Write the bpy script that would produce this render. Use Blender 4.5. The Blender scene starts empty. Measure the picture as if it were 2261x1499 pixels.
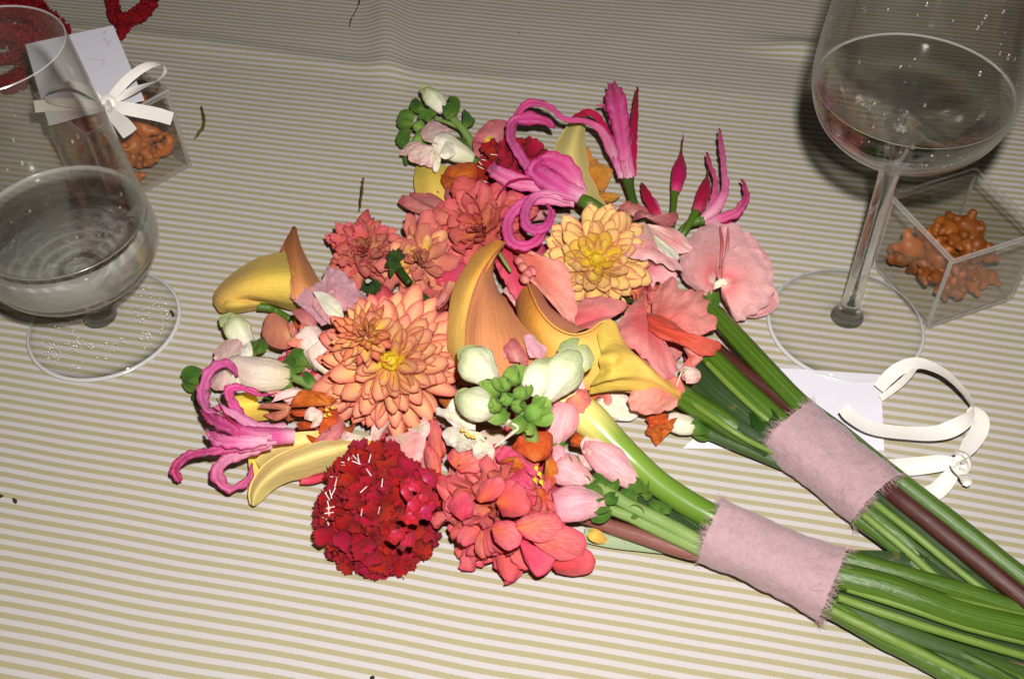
import bpy, bmesh, math, random
import numpy as np
from mathutils import Vector, Matrix, noise as mnoise

# ------------------------------------------------------------------ camera, light, exposure
S = bpy.context.scene
COL = S.collection
W, H = 2261.0, 1499.0                      # pixels of the photograph
FPX = 2450.0                               # focal length in those pixels
TILT, DIST, ROLL = math.radians(48), 0.61, math.radians(-2.0)
FW = Vector((0, math.cos(TILT), -math.sin(TILT)))
_r0 = Vector((1, 0, 0)); _u0 = _r0.cross(FW)
RT = math.cos(ROLL) * _r0 + math.sin(ROLL) * _u0
UP = -math.sin(ROLL) * _r0 + math.cos(ROLL) * _u0
CAMP = -FW * DIST
cam = bpy.data.cameras.new('camera')
cam.sensor_width = 36.0
cam.lens = 36.0 * FPX / W
cam.clip_start, cam.clip_end = 0.02, 50
camo = bpy.data.objects.new('camera', cam)
_m = Matrix((RT, UP, -FW)).transposed().to_4x4(); _m.translation = CAMP
camo.matrix_world = _m
COL.objects.link(camo); S.camera = camo

world = bpy.data.worlds.new('World'); S.world = world; world.use_nodes = True
bg = world.node_tree.nodes['Background']
bg.inputs[0].default_value = (1.0, 0.90, 0.80, 1); bg.inputs[1].default_value = 0.032

flash = bpy.data.lights.new('camera_flash', 'AREA')
flash.shape = 'DISK'; flash.size = 0.016; flash.energy = 5.4; flash.color = (1.0, 0.975, 0.95)
flasho = bpy.data.objects.new('camera_flash', flash)
flasho.location = CAMP + RT * 0.024 + UP * 0.052
_aim = Vector((-0.03, 0.42, 0)) - flasho.location
flasho.rotation_euler = _aim.to_track_quat('-Z', 'Y').to_euler()
COL.objects.link(flasho)

S.render.engine = 'CYCLES'
S.view_settings.view_transform = 'Standard'; S.view_settings.look = 'None'
S.view_settings.exposure = 0.0; S.view_settings.gamma = 1.0
S.cycles.use_denoising = True
S.cycles.max_bounces = 14; S.cycles.transmission_bounces = 12; S.cycles.transparent_max_bounces = 24
S.cycles.glossy_bounces = 5; S.cycles.diffuse_bounces = 3
S.cycles.sample_clamp_indirect = 8
S.cycles.caustics_refractive = True; S.cycles.caustics_reflective = False
S.cycles.blur_glossy = 0.1

# ------------------------------------------------------------------ helpers
def P(px, py, z=0.0):
    """the point z centimetres above the table that the photograph shows at pixel (px, py)"""
    d = FW + RT * ((px - W / 2) / FPX) - UP * ((py - H / 2) / FPX)
    return CAMP + d * ((z / 100.0 - CAMP.z) / d.z)

WLOC = {}                                  # world position of every object's origin
def place(o, world, parent=None):
    """put an object's origin at a world point, under its parent (parents are never rotated)"""
    world = Vector(world); WLOC[o.name] = world
    if parent is not None:
        o.parent = parent; o.location = world - WLOC[parent.name]
    else: o.location = world
    return o
def link(name, mesh, mat=None, parent=None, at=None):
    """one mesh object; with at given the mesh is in world coordinates and gets its origin there"""
    o = bpy.data.objects.new(name, mesh); COL.objects.link(o)
    if mat is not None and len(mesh.materials) == 0: mesh.materials.append(mat)
    if at is None:
        at = WLOC[parent.name] if parent is not None else Vector((0, 0, 0))
    at = Vector(at)
    if at.length > 0: mesh.transform(Matrix.Translation(-at))
    return place(o, at, parent)
def inst(name, mesh, M, parent):
    """an instance of a shared mesh with world matrix M"""
    o = bpy.data.objects.new(name, mesh); COL.objects.link(o)
    if parent is not None:
        o.parent = parent; o.matrix_local = Matrix.Translation(-WLOC[parent.name]) @ M
    else: o.matrix_local = M
    WLOC[o.name] = M.translation.copy()
    return o
def empty(name, loc=(0, 0, 0), parent=None):
    o = bpy.data.objects.new(name, None); COL.objects.link(o); o.empty_display_size = 0.02
    return place(o, loc, parent)
def tag(o, label=None, cat=None, group=None, kind=None):
    if label: o['label'] = label
    if cat: o['category'] = cat
    if group: o['group'] = group
    if kind: o['kind'] = kind
    return o

def mesh_from(name, verts, faces, uvs=None, smooth=True):
    me = bpy.data.meshes.new(name)
    me.from_pydata([tuple(v) for v in verts], [], faces)
    if uvs is not None:
        ul = me.uv_layers.new(name='UVMap')
        li = np.zeros(len(me.loops), dtype=np.int32); me.loops.foreach_get('vertex_index', li)
        ul.data.foreach_set('uv', np.asarray(uvs, dtype=np.float32)[li].ravel())
    if smooth: me.polygons.foreach_set('use_smooth', [True] * len(me.polygons))
    me.update()
    return me

def grid_faces(nu, nv, wrap=False, off=0):
    f = []
    for j in range(nv - 1):
        for i in range(nu - 1 + (1 if wrap else 0)):
            a = off + j * nu + i; b = off + j * nu + (i + 1) % nu
            f.append((a, b, b + nu, a + nu))
    return f

def cr(pts, t):
    """Catmull-Rom through a list of points (np arrays), t in 0..1"""
    n = len(pts)
    if n == 2: return pts[0] * (1 - t) + pts[1] * t
    x = t * (n - 1); i = min(int(x), n - 2); f = x - i
    p1, p2 = pts[i], pts[i + 1]
    p0 = pts[i - 1] if i > 0 else 2 * p1 - p2
    p3 = pts[i + 2] if i + 2 < n else 2 * p2 - p1
    return 0.5 * ((2 * p1) + (-p0 + p2) * f + (2 * p0 - 5 * p1 + 4 * p2 - p3) * f * f + (-p0 + 3 * p1 - 3 * p2 + p3) * f ** 3)

def nz(p, s, seed=0.0):
    return mnoise.noise(Vector((p[0] * s + seed, p[1] * s - seed * 0.7, p[2] * s + seed * 1.3)))

# ------------------------------------------------------------------ materials
MATS = {}
class NT:
    """a tiny node writer"""
    def __init__(s, name):
        s.m = bpy.data.materials.new(name); s.m.use_nodes = True
        s.t = s.m.node_tree; s.t.nodes.clear()
        s.out = s.t.nodes.new('ShaderNodeOutputMaterial')
    def n(s, typ, **kw):
        x = s.t.nodes.new(typ)
        for k, v in kw.items():
            if k.startswith('in_'):
                key = k[3:]; key = int(key) if key.isdigit() else key.replace('_', ' ')
                s.set(x, key, v)
            else: setattr(x, k, v)
        return x
    def set(s, x, key, v):
        sock = x.inputs[key]
        if isinstance(v, bpy.types.NodeSocket): s.t.links.new(v, sock)
        elif isinstance(v, bpy.types.Node): s.t.links.new(v.outputs[0], sock)
        else:
            if isinstance(v, (tuple, list)) and len(v) == 3 and sock.type == 'RGBA': v = (*v, 1)
            sock.default_value = v
    def math(s, op, a, b=None, c=None, clamp=False):
        x = s.n('ShaderNodeMath', operation=op, use_clamp=clamp)
        for i, v in enumerate((a, b, c)):
            if v is not None: s.set(x, i, v)
        return x.outputs[0]
    def mix(s, f, a, b, blend='MIX'):
        x = s.n('ShaderNodeMix', data_type='RGBA', blend_type=blend)
        s.set(x, 0, f); s.set(x, 6, a); s.set(x, 7, b)
        return x.outputs[2]
    def ramp(s, f, stops, interp='LINEAR'):
        x = s.n('ShaderNodeValToRGB'); s.set(x, 0, f)
        x.color_ramp.interpolation = interp
        el = x.color_ramp.elements
        while len(el) < len(stops): el.new(0.5)
        for e, (p, c) in zip(el, stops):
            e.position = p; e.color = (*c, 1) if len(c) == 3 else c
        return x.outputs[0]
    def noise(s, scale, vec=None, detail=3, rough=0.55):
        x = s.n('ShaderNodeTexNoise'); x.inputs['Scale'].default_value = scale
        x.inputs['Detail'].default_value = detail; x.inputs['Roughness'].default_value = rough
        if vec is not None: s.set(x, 'Vector', vec)
        return x.outputs[0]
    def bump(s, h, strength=0.3, dist=0.001, normal=None):
        x = s.n('ShaderNodeBump'); x.inputs['Strength'].default_value = strength
        x.inputs['Distance'].default_value = dist; s.set(x, 'Height', h)
        if normal is not None: s.set(x, 'Normal', normal)
        return x.outputs[0]
    def done(s, shader):
        s.t.links.new(shader if isinstance(shader, bpy.types.NodeSocket) else shader.outputs[0], s.out.inputs[0])
        return s.m

def srgb(r, g, b):
    f = lambda c: (c / 255 / 12.92) if c / 255 <= 0.04045 else ((c / 255 + 0.055) / 1.055) ** 2.4
    return (f(r), f(g), f(b))

def plain_mat(name, col, rough=0.5, spec=0.5, var=0.15, vscale=300, bump=0.0, bscale=600, sheen=0.0):
    if name in MATS: return MATS[name]
    n = NT(name)
    geo = n.n('ShaderNodeTexCoord').outputs['Object']
    f = n.noise(vscale, geo)
    c = n.mix(f, tuple(x * (1 - var) for x in col), tuple(min(1, x * (1 + var)) for x in col))
    b = n.n('ShaderNodeBsdfPrincipled', in_Base_Color=c, in_Roughness=rough)
    b.inputs['Specular IOR Level'].default_value = spec
    if sheen: b.inputs['Sheen Weight'].default_value = sheen
    if bump: n.set(b, 'Normal', n.bump(n.noise(bscale, geo), bump, 0.0006))
    MATS[name] = n.done(b); return MATS[name]

# ------------------------------------------------------------------ tablecloth
def cloth_height(x, y):
    """soft creases of the cloth, metres"""
    h = 0.0
    # a crease running across the far part of the table: the cloth beyond it tips away a little
    ang = math.radians(-13.0)
    v = -math.sin(ang) * x + math.cos(ang) * y
    u = math.cos(ang) * x + math.sin(ang) * y
    v0 = 0.2405 + 0.006 * math.sin(u * 14)
    d = v - v0
    if d > 0: h -= 0.009 * (1 - math.exp(-d * d / (d + 0.012) / 0.06))
    h += 0.0022 * math.exp(-((d) / 0.010) ** 2) * (1 / (1 + math.exp((u + 0.02) / 0.04)))
    # an upright soft fold near the top
    q = u + 0.146 + 0.30 * (v - 0.265)
    h += 0.0075 * math.exp(-(q / 0.013) ** 2) * (1 / (1 + math.exp(-(v - 0.235) / 0.012)))
    h += 0.006 * math.exp(-((u - 0.150) / 0.03) ** 2 - ((v - 0.318) / 0.012) ** 2)
    # a fold near the tall glass
    h += 0.0006 * mnoise.noise(Vector((x * 22, y * 22, 8.3))) + 0.0012 * mnoise.noise(Vector((x * 7, y * 7, 3.1)))
    flat = 1 / (1 + math.exp(-(v - 0.205) / 0.012))
    return h * flat + 0.0004 * (mnoise.noise(Vector((x * 16, y * 26, 1.7))) - 0.6)
def make_cloth():
    n = NT('striped_cotton')
    tc = n.n('ShaderNodeUVMap').outputs[0]
    sep = n.n('ShaderNodeSeparateXYZ'); n.set(sep, 0, tc)
    wob = n.noise(5.0, tc, 2)
    v = n.math('ADD', sep.outputs[1], n.math('MULTIPLY', n.math('SUBTRACT', wob, 0.5), 0.007))
    fine = n.noise(900.0, tc, 2)
    v = n.math('ADD', v, n.math('MULTIPLY', n.math('SUBTRACT', fine, 0.5), 0.0006))
    ph = n.math('FRACT', n.math('MULTIPLY', v, 1 / 0.00545))
    tri = n.math('ABSOLUTE', n.math('SUBTRACT', n.math('MULTIPLY', ph, 2.0), 1.0))
    mr = n.n('ShaderNodeMapRange', interpolation_type='SMOOTHSTEP'); n.set(mr, 0, tri)
    mr.inputs[1].default_value = 0.43; mr.inputs[2].default_value = 0.57
    stripe = mr.outputs[0]
    # weave
    wx = n.math('SINE', n.math('MULTIPLY', sep.outputs[0], 2 * math.pi / 0.00062))
    wy = n.math('SINE', n.math('MULTIPLY', sep.outputs[1], 2 * math.pi / 0.00055))
    wv = n.math('MULTIPLY', wx, wy)
    thread = n.noise(2600.0, tc, 2)
    khaki = n.mix(n.math('MULTIPLY_ADD', wx, 0.38, 0.5), srgb(146, 134, 98), srgb(208, 198, 162))
    khaki = n.mix(n.math('MULTIPLY', thread, 0.4), khaki, srgb(148, 136, 98))
    white = n.mix(thread, srgb(196, 190, 190), srgb(222, 216, 216))
    white = n.mix(n.math('MULTIPLY_ADD', wv, 0.16, 0.16), white, srgb(168, 163, 158))
    c = n.mix(stripe, white, khaki)
    big = n.noise(14.0, tc, 3)
    c = n.mix(n.math('MULTIPLY', big, 0.16), c, srgb(190, 180, 146))
    b = n.n('ShaderNodeBsdfPrincipled', in_Base_Color=c, in_Roughness=0.85)
    b.inputs['Specular IOR Level'].default_value = 0.15
    b.inputs['Sheen Weight'].default_value = 0.08
    h = n.math('ADD', n.math('MULTIPLY', wv, 0.5), thread)
    n.set(b, 'Normal', n.bump(h, 0.35, 0.0003))
    mat = n.done(b)
    xs = np.concatenate([np.linspace(-1.1, -.45, 20), np.linspace(-.44, .44, 260), np.linspace(.45, 1.1, 20)]); ys = np.concatenate([np.linspace(-.8, .1, 40), np.linspace(.105, .62, 170), np.linspace(.64, 1.6, 30)])
    ang = math.radians(-13.2); ca, sa = math.cos(ang), math.sin(ang)
    vs, uv = [], []
    for y in ys:
        for x in xs:
            vs.append((x, y, cloth_height(x, y)))
            uv.append((ca * x + sa * y, -sa * x + ca * y))
    me = mesh_from('tablecloth', vs, grid_faces(len(xs), len(ys)), uv)
    o = link('tablecloth', me, mat)
    tag(o, 'white and khaki pinstriped cotton cloth covering the whole table', 'tablecloth')
    return o
make_cloth()
# ------------------------------------------------------------------ glassware
def thin_glass(name, tint, f0=0.04, rough=0.012, bumpy=0.0, haze=0.0, mottle=False):
    """a thin clear wall: it lets light straight through and mirrors more and more towards grazing angles"""
    if name in MATS: return MATS[name]
    n = NT(name)
    geo = n.n('ShaderNodeNewGeometry')
    dp = n.n('ShaderNodeVectorMath', operation='DOT_PRODUCT'); n.set(dp, 0, geo.outputs['Normal']); n.set(dp, 1, geo.outputs['Incoming'])
    c = n.math('ABSOLUTE', dp.outputs['Value'])
    f = n.math('POWER', n.math('SUBTRACT', 1.0, c, clamp=True), 4.2)
    f = n.math('MULTIPLY_ADD', f, 0.9 - f0, f0)
    tr = n.n('ShaderNodeBsdfTransparent')
    # the light path inside the wall grows at grazing angles, so the edge of the glass greys
    edge = n.math('POWER', n.math('SUBTRACT', 1.0, c, clamp=True), 2.5)
    n.set(tr, 0, n.mix(edge, tint, tuple(t * 0.80 for t in tint)))
    gl = n.n('ShaderNodeBsdfGlossy', in_Color=(1, 1, 1), in_Roughness=rough)
    if bumpy:
        tcn = n.n('ShaderNodeTexCoord').outputs['Object']
        n.set(gl, 'Normal', n.bump(n.noise(bumpy, tcn, 3), 0.3, 0.0005))
    sh = n.n('ShaderNodeMixShader'); n.set(sh, 0, f); n.t.links.new(tr.outputs[0], sh.inputs[1]); n.t.links.new(gl.outputs[0], sh.inputs[2])
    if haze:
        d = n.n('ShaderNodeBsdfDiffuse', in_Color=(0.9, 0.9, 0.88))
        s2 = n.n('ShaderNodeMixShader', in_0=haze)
        if mottle:                                    # white haze in broken rings paints flash light focused by the water
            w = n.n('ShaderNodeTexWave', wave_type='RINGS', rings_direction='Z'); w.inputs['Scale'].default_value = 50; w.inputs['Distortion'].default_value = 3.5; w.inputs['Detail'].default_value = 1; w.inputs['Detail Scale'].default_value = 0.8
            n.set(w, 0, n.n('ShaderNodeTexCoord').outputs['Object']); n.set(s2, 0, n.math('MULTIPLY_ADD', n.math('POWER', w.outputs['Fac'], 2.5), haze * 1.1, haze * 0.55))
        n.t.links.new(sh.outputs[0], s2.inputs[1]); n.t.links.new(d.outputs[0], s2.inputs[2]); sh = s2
    MATS[name] = n.done(sh); return MATS[name]

def solid_glass(name, ior=1.5, clear=0.0, col=(0.97, 0.975, 0.965), wav=0.0, wscale=60, rough=0.0):
    """thick glass or water; clear is the share of light that crosses it unbent"""
    if name in MATS: return MATS[name]
    n = NT(name)
    g = n.n('ShaderNodeBsdfGlass', in_Color=col, in_Roughness=rough, in_IOR=ior)
    if wav:
        tcn = n.n('ShaderNodeTexCoord').outputs['Object']
        n.set(g, 'Normal', n.bump(n.noise(wscale, tcn, 2), wav, 0.002))
    sh = g
    if clear:
        t = n.n('ShaderNodeBsdfTransparent', in_Color=(0.98, 0.985, 0.98))
        sh = n.n('ShaderNodeMixShader', in_0=clear); n.t.links.new(g.outputs[0], sh.inputs[1]); n.t.links.new(t.outputs[0], sh.inputs[2])
    MATS[name] = n.done(sh); return MATS[name]

def lathe(profile, n=96):
    vs, fs, ring = [], [], []
    for (r, z) in profile:
        if r < 1e-7:
            ring.append([len(vs)]); vs.append((0, 0, z))
        else:
            k = len(vs); ring.append(list(range(k, k + n)))
            for i in range(n):
                a = 2 * math.pi * i / n; vs.append((r * math.cos(a), r * math.sin(a), z))
    for A, B in zip(ring, ring[1:]):
        for i in range(n):
            j = (i + 1) % n
            if len(A) == 1 and len(B) == 1: continue
            if len(A) == 1: fs.append((A[0], B[j], B[i]))
            elif len(B) == 1: fs.append((A[i], A[j], B[0]))
            else: fs.append((A[i], A[j], B[j], B[i]))
    return vs, fs
def spline_profile(pts, n):
    pts = [np.array(p, float) for p in pts]
    return [tuple(cr(pts, i / (n - 1))) for i in range(n)]
def lathe_obj(name, prof, mat, root, n=112):
    vs, fs = lathe([(max(r, 0), z) for r, z in prof], n)
    o = bpy.data.objects.new(name, mesh_from(name, vs, fs)); COL.objects.link(o)
    o.data.materials.append(mat)
    return place(o, WLOC[root.name], root)

WALL = thin_glass('wine_glass_wall', (0.945, 0.945, 0.93), rough=0.11)
FOOTM = thin_glass('wine_glass_foot', (1.0, 1.0, 0.995), f0=0.02, rough=0.05)
STEMM = solid_glass('wine_glass_stem', 1.5, 0.2, rough=0.06)
RIMM = thin_glass('wine_glass_edge_painted_glow', (0.93, 0.93, 0.90), f0=0.2, rough=0.2, haze=0.55)  # white haze paints the light carried through to the foot's edge
LIPM = thin_glass('wine_glass_lip', (0.94, 0.94, 0.92), f0=0.22, rough=0.15, haze=0.22)  # white haze paints the bright outline of the lip

def wine_glass(px, py, stem, outer, inner, label):
    root = empty('wine_glass', P(px, py, 0)); tag(root, label, 'wine glass')
    foot = [(0, 0.0004), (0.030, 0.0003), (0.0408, 0.0003)]
    top = [(0.0408, 0.0021), (0.036, 0.0024)] + spline_profile(stem[:4], 14)
    f = lathe_obj('foot', foot + top, FOOTM, root)
    lathe_obj('foot_rim', [(0.0408, 0.0003), (0.0420, 0.0006), (0.0426, 0.0012), (0.0421, 0.0019), (0.0408, 0.00215)], RIMM, root)
    lathe_obj('stem', spline_profile(stem[3:], 40), STEMM, root, 48)
    ro, zo = outer[-1]; ri, zi = inner[0]
    lathe_obj('bowl', spline_profile(outer, 60), WALL, root)
    b = bpy.context
    lathe_obj('bowl_lining', spline_profile(inner, 46), WALL, root)
    lathe_obj('rim', [(ro, zo), (ro * 0.75 + ri * 0.25, zo + 0.0004), ((ro + ri) / 2, zo + 0.00055), (ro * 0.25 + ri * 0.75, zi + 0.0004), (ri, zi)], LIPM, root)
    return root

LS = [(0.036, 0.0024), (0.024, 0.0032), (0.014, 0.0052), (0.0092, 0.0085), (0.0070, 0.014), (0.0066, 0.024), (0.0074, 0.0325), (0.0085, 0.0352)]
LO = [(0.0085, 0.0352), (0.014, 0.0372), (0.025, 0.0402), (0.036, 0.0460), (0.043, 0.0535), (0.0455, 0.0625), (0.0447, 0.076), (0.0425, 0.100), (0.0389, 0.140), (0.0352, 0.1800)]
LI = [(0.0343, 0.1798), (0.0380, 0.140), (0.0416, 0.100), (0.0438, 0.076), (0.0446, 0.0628), (0.0421, 0.0548), (0.035, 0.0490), (0.024, 0.0450), (0.012, 0.0432), (0, 0.0428)]
g1 = wine_glass(232, 718, LS, LO, LI, 'low wide-bellied wine glass part filled with clear water')
RS = [(0.036, 0.0024), (0.024, 0.0030), (0.014, 0.0048), (0.0088, 0.0080), (0.0056, 0.0135), (0.0049, 0.030), (0.0046, 0.060), (0.0046, 0.090), (0.0052, 0.108), (0.0085, 0.1185)]
RO = [(0.0085, 0.1185), (0.018, 0.1240), (0.030, 0.1300), (0.0395, 0.1400), (0.0442, 0.1520), (0.0452, 0.165), (0.0440, 0.184), (0.0405, 0.215), (0.0370, 0.2450)]
RI = [(0.0361, 0.2448), (0.0396, 0.215), (0.0431, 0.184), (0.0443, 0.165), (0.0433, 0.1525), (0.0387, 0.1410), (0.029, 0.1312), (0.017, 0.1262), (0.008, 0.1248), (0, 0.1245)]
g2 = wine_glass(1865, 718, RS, RO, RI, 'tall long-stemmed wine glass filled to its widest point beside the right acrylic box')

def radius_at(profile, z):
    pr = sorted(profile, key=lambda q: q[1])
    for (r0, z0), (r1, z1) in zip(pr, pr[1:]):
        if z0 <= z <= z1: return r0 + (r1 - r0) * (z - z0) / max(1e-9, z1 - z0)
    return pr[-1][0]
def bead_mat():
    if 'water_bead' in MATS: return MATS['water_bead']
    n = NT('water_bead'); t = n.n('ShaderNodeBsdfTransparent', in_Color=(.9, .9, .9)); g = n.n('ShaderNodeBsdfGlossy', in_Color=(1, 1, 1), in_Roughness=0.33)
    m = n.n('ShaderNodeMixShader', in_0=0.35); n.t.links.new(t.outputs[0], m.inputs[1]); n.t.links.new(g.outputs[0], m.inputs[2])
    MATS['water_bead'] = n.done(m); return MATS['water_bead']
def droplets(root, inner, zr, count, seed, name='droplet'):
    """beads of water clinging to the inside of a bowl"""
    rnd = random.Random(seed)
    mat = bead_mat()
    base = bmesh.new(); bmesh.ops.create_icosphere(base, subdivisions=2, radius=1.0)
    me = bpy.data.meshes.new(name); base.to_mesh(me); base.free(); me.polygons.foreach_set('use_smooth', [True] * len(me.polygons)); me.materials.append(mat)
    for i in range(count):
        z = rnd.uniform(*zr); a = rnd.uniform(0, 2 * math.pi)
        r = radius_at(inner, z) - 0.0002
        c = WLOC[root.name] + Vector((r * math.cos(a), r * math.sin(a), z))
        s = rnd.choice((0.0004, 0.0005, 0.0006, 0.0009))
        M = Matrix.Translation(c) @ Matrix.Rotation(a, 4, 'Z') @ Matrix.Diagonal((s * 0.6, s, s * rnd.uniform(1.0, 1.9), 1))
        inst(name, me, M, root)
droplets(g2, RI, (0.160, 0.22), 60, 4)
droplets(g1, LI, (0.085, 0.16), 34, 9)

def water():
    zs = 0.0775
    root = empty('water', WLOC[g1.name]); tag(root, 'still clear water with bubbles standing in the low wine glass', 'water', kind='thing')
    n = NT('water_surface')
    tcn = n.n('ShaderNodeTexCoord').outputs['Object']
    nb = n.bump(n.noise(70, tcn, 2), 0.9, 0.006)
    refr = n.n('ShaderNodeBsdfRefraction', in_Color=(0.985, 0.99, 0.985), in_Roughness=0.0, in_IOR=1.333); n.set(refr, 'Normal', nb)
    tr = n.n('ShaderNodeBsdfTransparent', in_Color=(0.99, 0.99, 0.99))
    gl = n.n('ShaderNodeBsdfGlossy', in_Roughness=0.01); n.set(gl, 'Normal', n.bump(n.noise(30, tcn, 2), 0.08, 0.002))
    mx = n.n('ShaderNodeMixShader', in_0=0.72); n.t.links.new(refr.outputs[0], mx.inputs[1]); n.t.links.new(tr.outputs[0], mx.inputs[2])
    fr = n.n('ShaderNodeFresnel', in_IOR=1.333)
    m2 = n.n('ShaderNodeMixShader'); n.set(m2, 0, fr.outputs[0]); n.t.links.new(mx.outputs[0], m2.inputs[1]); n.t.links.new(gl.outputs[0], m2.inputs[2])
    sm = n.done(m2)
    lathe_obj('water_surface', [(0, zs), (0.020, zs), (0.035, zs), (0.0415, zs + 0.0001), (0.0428, zs + 0.0005), (0.04345, zs + 0.0014)][::-1], sm, root)
    MEN = thin_glass('meniscus', (0.95, 0.95, 0.93), f0=0.2, rough=0.2, haze=0.26)  # white haze paints the light caught round the water's edge
    lathe_obj('meniscus', [(0.0412, zs + .0003), (0.0420, zs + .0009), (0.0430, zs + .0014), (0.0436, zs + .0019), (0.0431, zs + .0009), (0.0420, zs + .0004)], MEN, root)
    REFL = thin_glass('painted_dark_reflection', (0.42, 0.40, 0.34), f0=0.12, rough=0.1)  # dark tint paints the far wall's reflection of the dark room
    lathe_obj('reflection_band', spline_profile([(0.0405, 0.0535), (0.0428, 0.0585), (0.0432, 0.0640), (0.0428, 0.0695)], 12), REFL, root)
    lathe_obj('stem_reflection_ring', [(0.0112, .0436), (0.0118, .0450), (0.0106, .0462), (0.0088, .0464), (0.0080, .0452)], REFL, root, 48)  # added dark ring imitating the stem's reflection in the water
    # the body of water against the glass; its brightness is painted on as haze
    bm_ = thin_glass('water_body_painted_light', (0.985, 0.99, 0.985), f0=0.03, rough=0.1, haze=0.44, mottle=True)
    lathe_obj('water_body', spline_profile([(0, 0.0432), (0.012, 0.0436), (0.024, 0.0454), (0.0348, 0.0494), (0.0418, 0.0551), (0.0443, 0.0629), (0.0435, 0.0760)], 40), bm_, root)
    rnd = random.Random(3)
    bub = bmesh.new(); bmesh.ops.create_icosphere(bub, subdivisions=2, radius=1.0)
    me = bpy.data.meshes.new('bubble'); bub.to_mesh(me); bub.free(); me.polygons.foreach_set('use_smooth', [True] * len(me.polygons))
    me.materials.append(thin_glass('bubble_skin', (0.86, 0.86, 0.82), f0=0.12, rough=0.05))
    for i in range(110):
        if i < 70: r, a = rnd.uniform(0.006, 0.034), rnd.gauss(-0.55, 0.35)
        else: r, a = rnd.uniform(0.01, 0.042), rnd.uniform(0, 6.28)
        s = rnd.uniform(0.00025, 0.0007)
        c = WLOC[root.name] + Vector((r * math.cos(a), r * math.sin(a), zs + 0.0001))
        inst('bubble', me, Matrix.Translation(c) @ Matrix.Diagonal((s, s, s * 0.7, 1)), root)
water()

def tall_water():
    zs = 0.1555; root = empty('water', WLOC[g2.name]); tag(root, 'clear water with a few bubbles standing in the tall wine glass', 'water', kind='thing')
    n = NT('tall_water_surface'); tcn = n.n('ShaderNodeTexCoord').outputs['Object']
    refr = n.n('ShaderNodeBsdfRefraction', in_Color=(0.95, 0.955, 0.94), in_Roughness=0.0, in_IOR=1.333); n.set(refr, 'Normal', n.bump(n.noise(24, tcn, 1), 0.2, 0.004))
    tr = n.n('ShaderNodeBsdfTransparent', in_Color=(0.95, 0.955, 0.94)); gl = n.n('ShaderNodeBsdfGlossy', in_Roughness=0.02)
    mx = n.n('ShaderNodeMixShader', in_0=0.6); n.t.links.new(refr.outputs[0], mx.inputs[1]); n.t.links.new(tr.outputs[0], mx.inputs[2])
    m2 = n.n('ShaderNodeMixShader'); n.set(m2, 0, n.n('ShaderNodeFresnel', in_IOR=1.333).outputs[0]); n.t.links.new(mx.outputs[0], m2.inputs[1]); n.t.links.new(gl.outputs[0], m2.inputs[2])
    lathe_obj('water_surface', [(0, zs), (0.02, zs), (0.036, zs), (0.0425, zs + .0001), (0.0434, zs + .0005), (0.0440, zs + .0013)][::-1], n.done(m2), root)
    lathe_obj('meniscus', [(0.0426, zs + .0002), (0.0432, zs + .0006), (0.0438, zs + .0011), (0.0434, zs + .0004)], MATS['meniscus'], root)
    low_ = [(0, 0.1249), (0.008, 0.1252), (0.017, 0.1266), (0.0288, 0.1316), (0.0384, 0.1414), (0.0429, 0.1528), (0.0436, 0.1552)]
    lathe_obj('water_body', spline_profile(low_, 36), thin_glass('tall_water_body', (0.93, 0.935, 0.915), f0=0.02, rough=0.05), root)
    rnd = random.Random(5); ico = bmesh.new(); bmesh.ops.create_icosphere(ico, subdivisions=2, radius=1.0)
    me = bpy.data.meshes.new('bubble'); ico.to_mesh(me); ico.free(); me.polygons.foreach_set('use_smooth', [True] * len(me.polygons)); me.materials.append(bead_mat())
    for i in range(46):
        z = rnd.uniform(.128, .153); a = rnd.uniform(0, 6.283); r = radius_at(low_, z) - .0004; s_ = rnd.choice((.0004, .0005, .0007))
        inst('bubble', me, Matrix.Translation(WLOC[root.name] + Vector((r * math.cos(a), r * math.sin(a), z))) @ Matrix.Scale(s_, 4), root)
    for (dx, dy, s_) in ((-.006, -.004, .0017), (.005, -.005, .0018)):
        inst('bubble', me, Matrix.Translation(WLOC[root.name] + Vector((dx, dy, .1272))) @ Matrix.Scale(s_, 4), root)
tall_water()

# tiny bubbles caught under the foot of the low glass
def foot_specks():
    rnd = random.Random(12)
    vs, fs = [], []
    ico = bmesh.new(); bmesh.ops.create_icosphere(ico, subdivisions=1, radius=1.0)
    iv = [v.co.copy() for v in ico.verts]; fi = [[v.index for v in f.verts] for f in ico.faces]; ico.free()
    for i in range(520):
        a = rnd.choice((rnd.gauss(-0.2, 0.55), rnd.gauss(-1.9, 0.5), rnd.uniform(0, 6.28)))
        r = rnd.uniform(0.016, 0.036)
        if mnoise.noise(Vector((r * 90 * math.cos(a), r * 90 * math.sin(a), 2.2))) < 0.02: continue
        s = rnd.uniform(0.00022, 0.00062); o = len(vs)
        c = Vector((r * math.cos(a), r * math.sin(a), 0.0027))
        vs += [c + v * s for v in iv]; fs += [[o + k for k in f] for f in fi]
    o = bpy.data.objects.new('foot_bubbles', mesh_from('foot_bubbles', vs, fs)); COL.objects.link(o)
    o.data.materials.append(plain_mat('white_bead', (0.80, 0.79, 0.72), 0.12, 0.8, 0.05))
    place(o, WLOC[g1.name], g1); o['kind'] = 'stuff'
foot_specks()
# ------------------------------------------------------------------ acrylic boxes of sweets
ACR = thin_glass('acrylic_panel', (0.972, 0.968, 0.95), f0=0.045, rough=0.07, bumpy=90.0)
ACRE = thin_glass('acrylic_edge', (0.72, 0.66, 0.58), f0=0.16, rough=0.2, haze=0.22)

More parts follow.
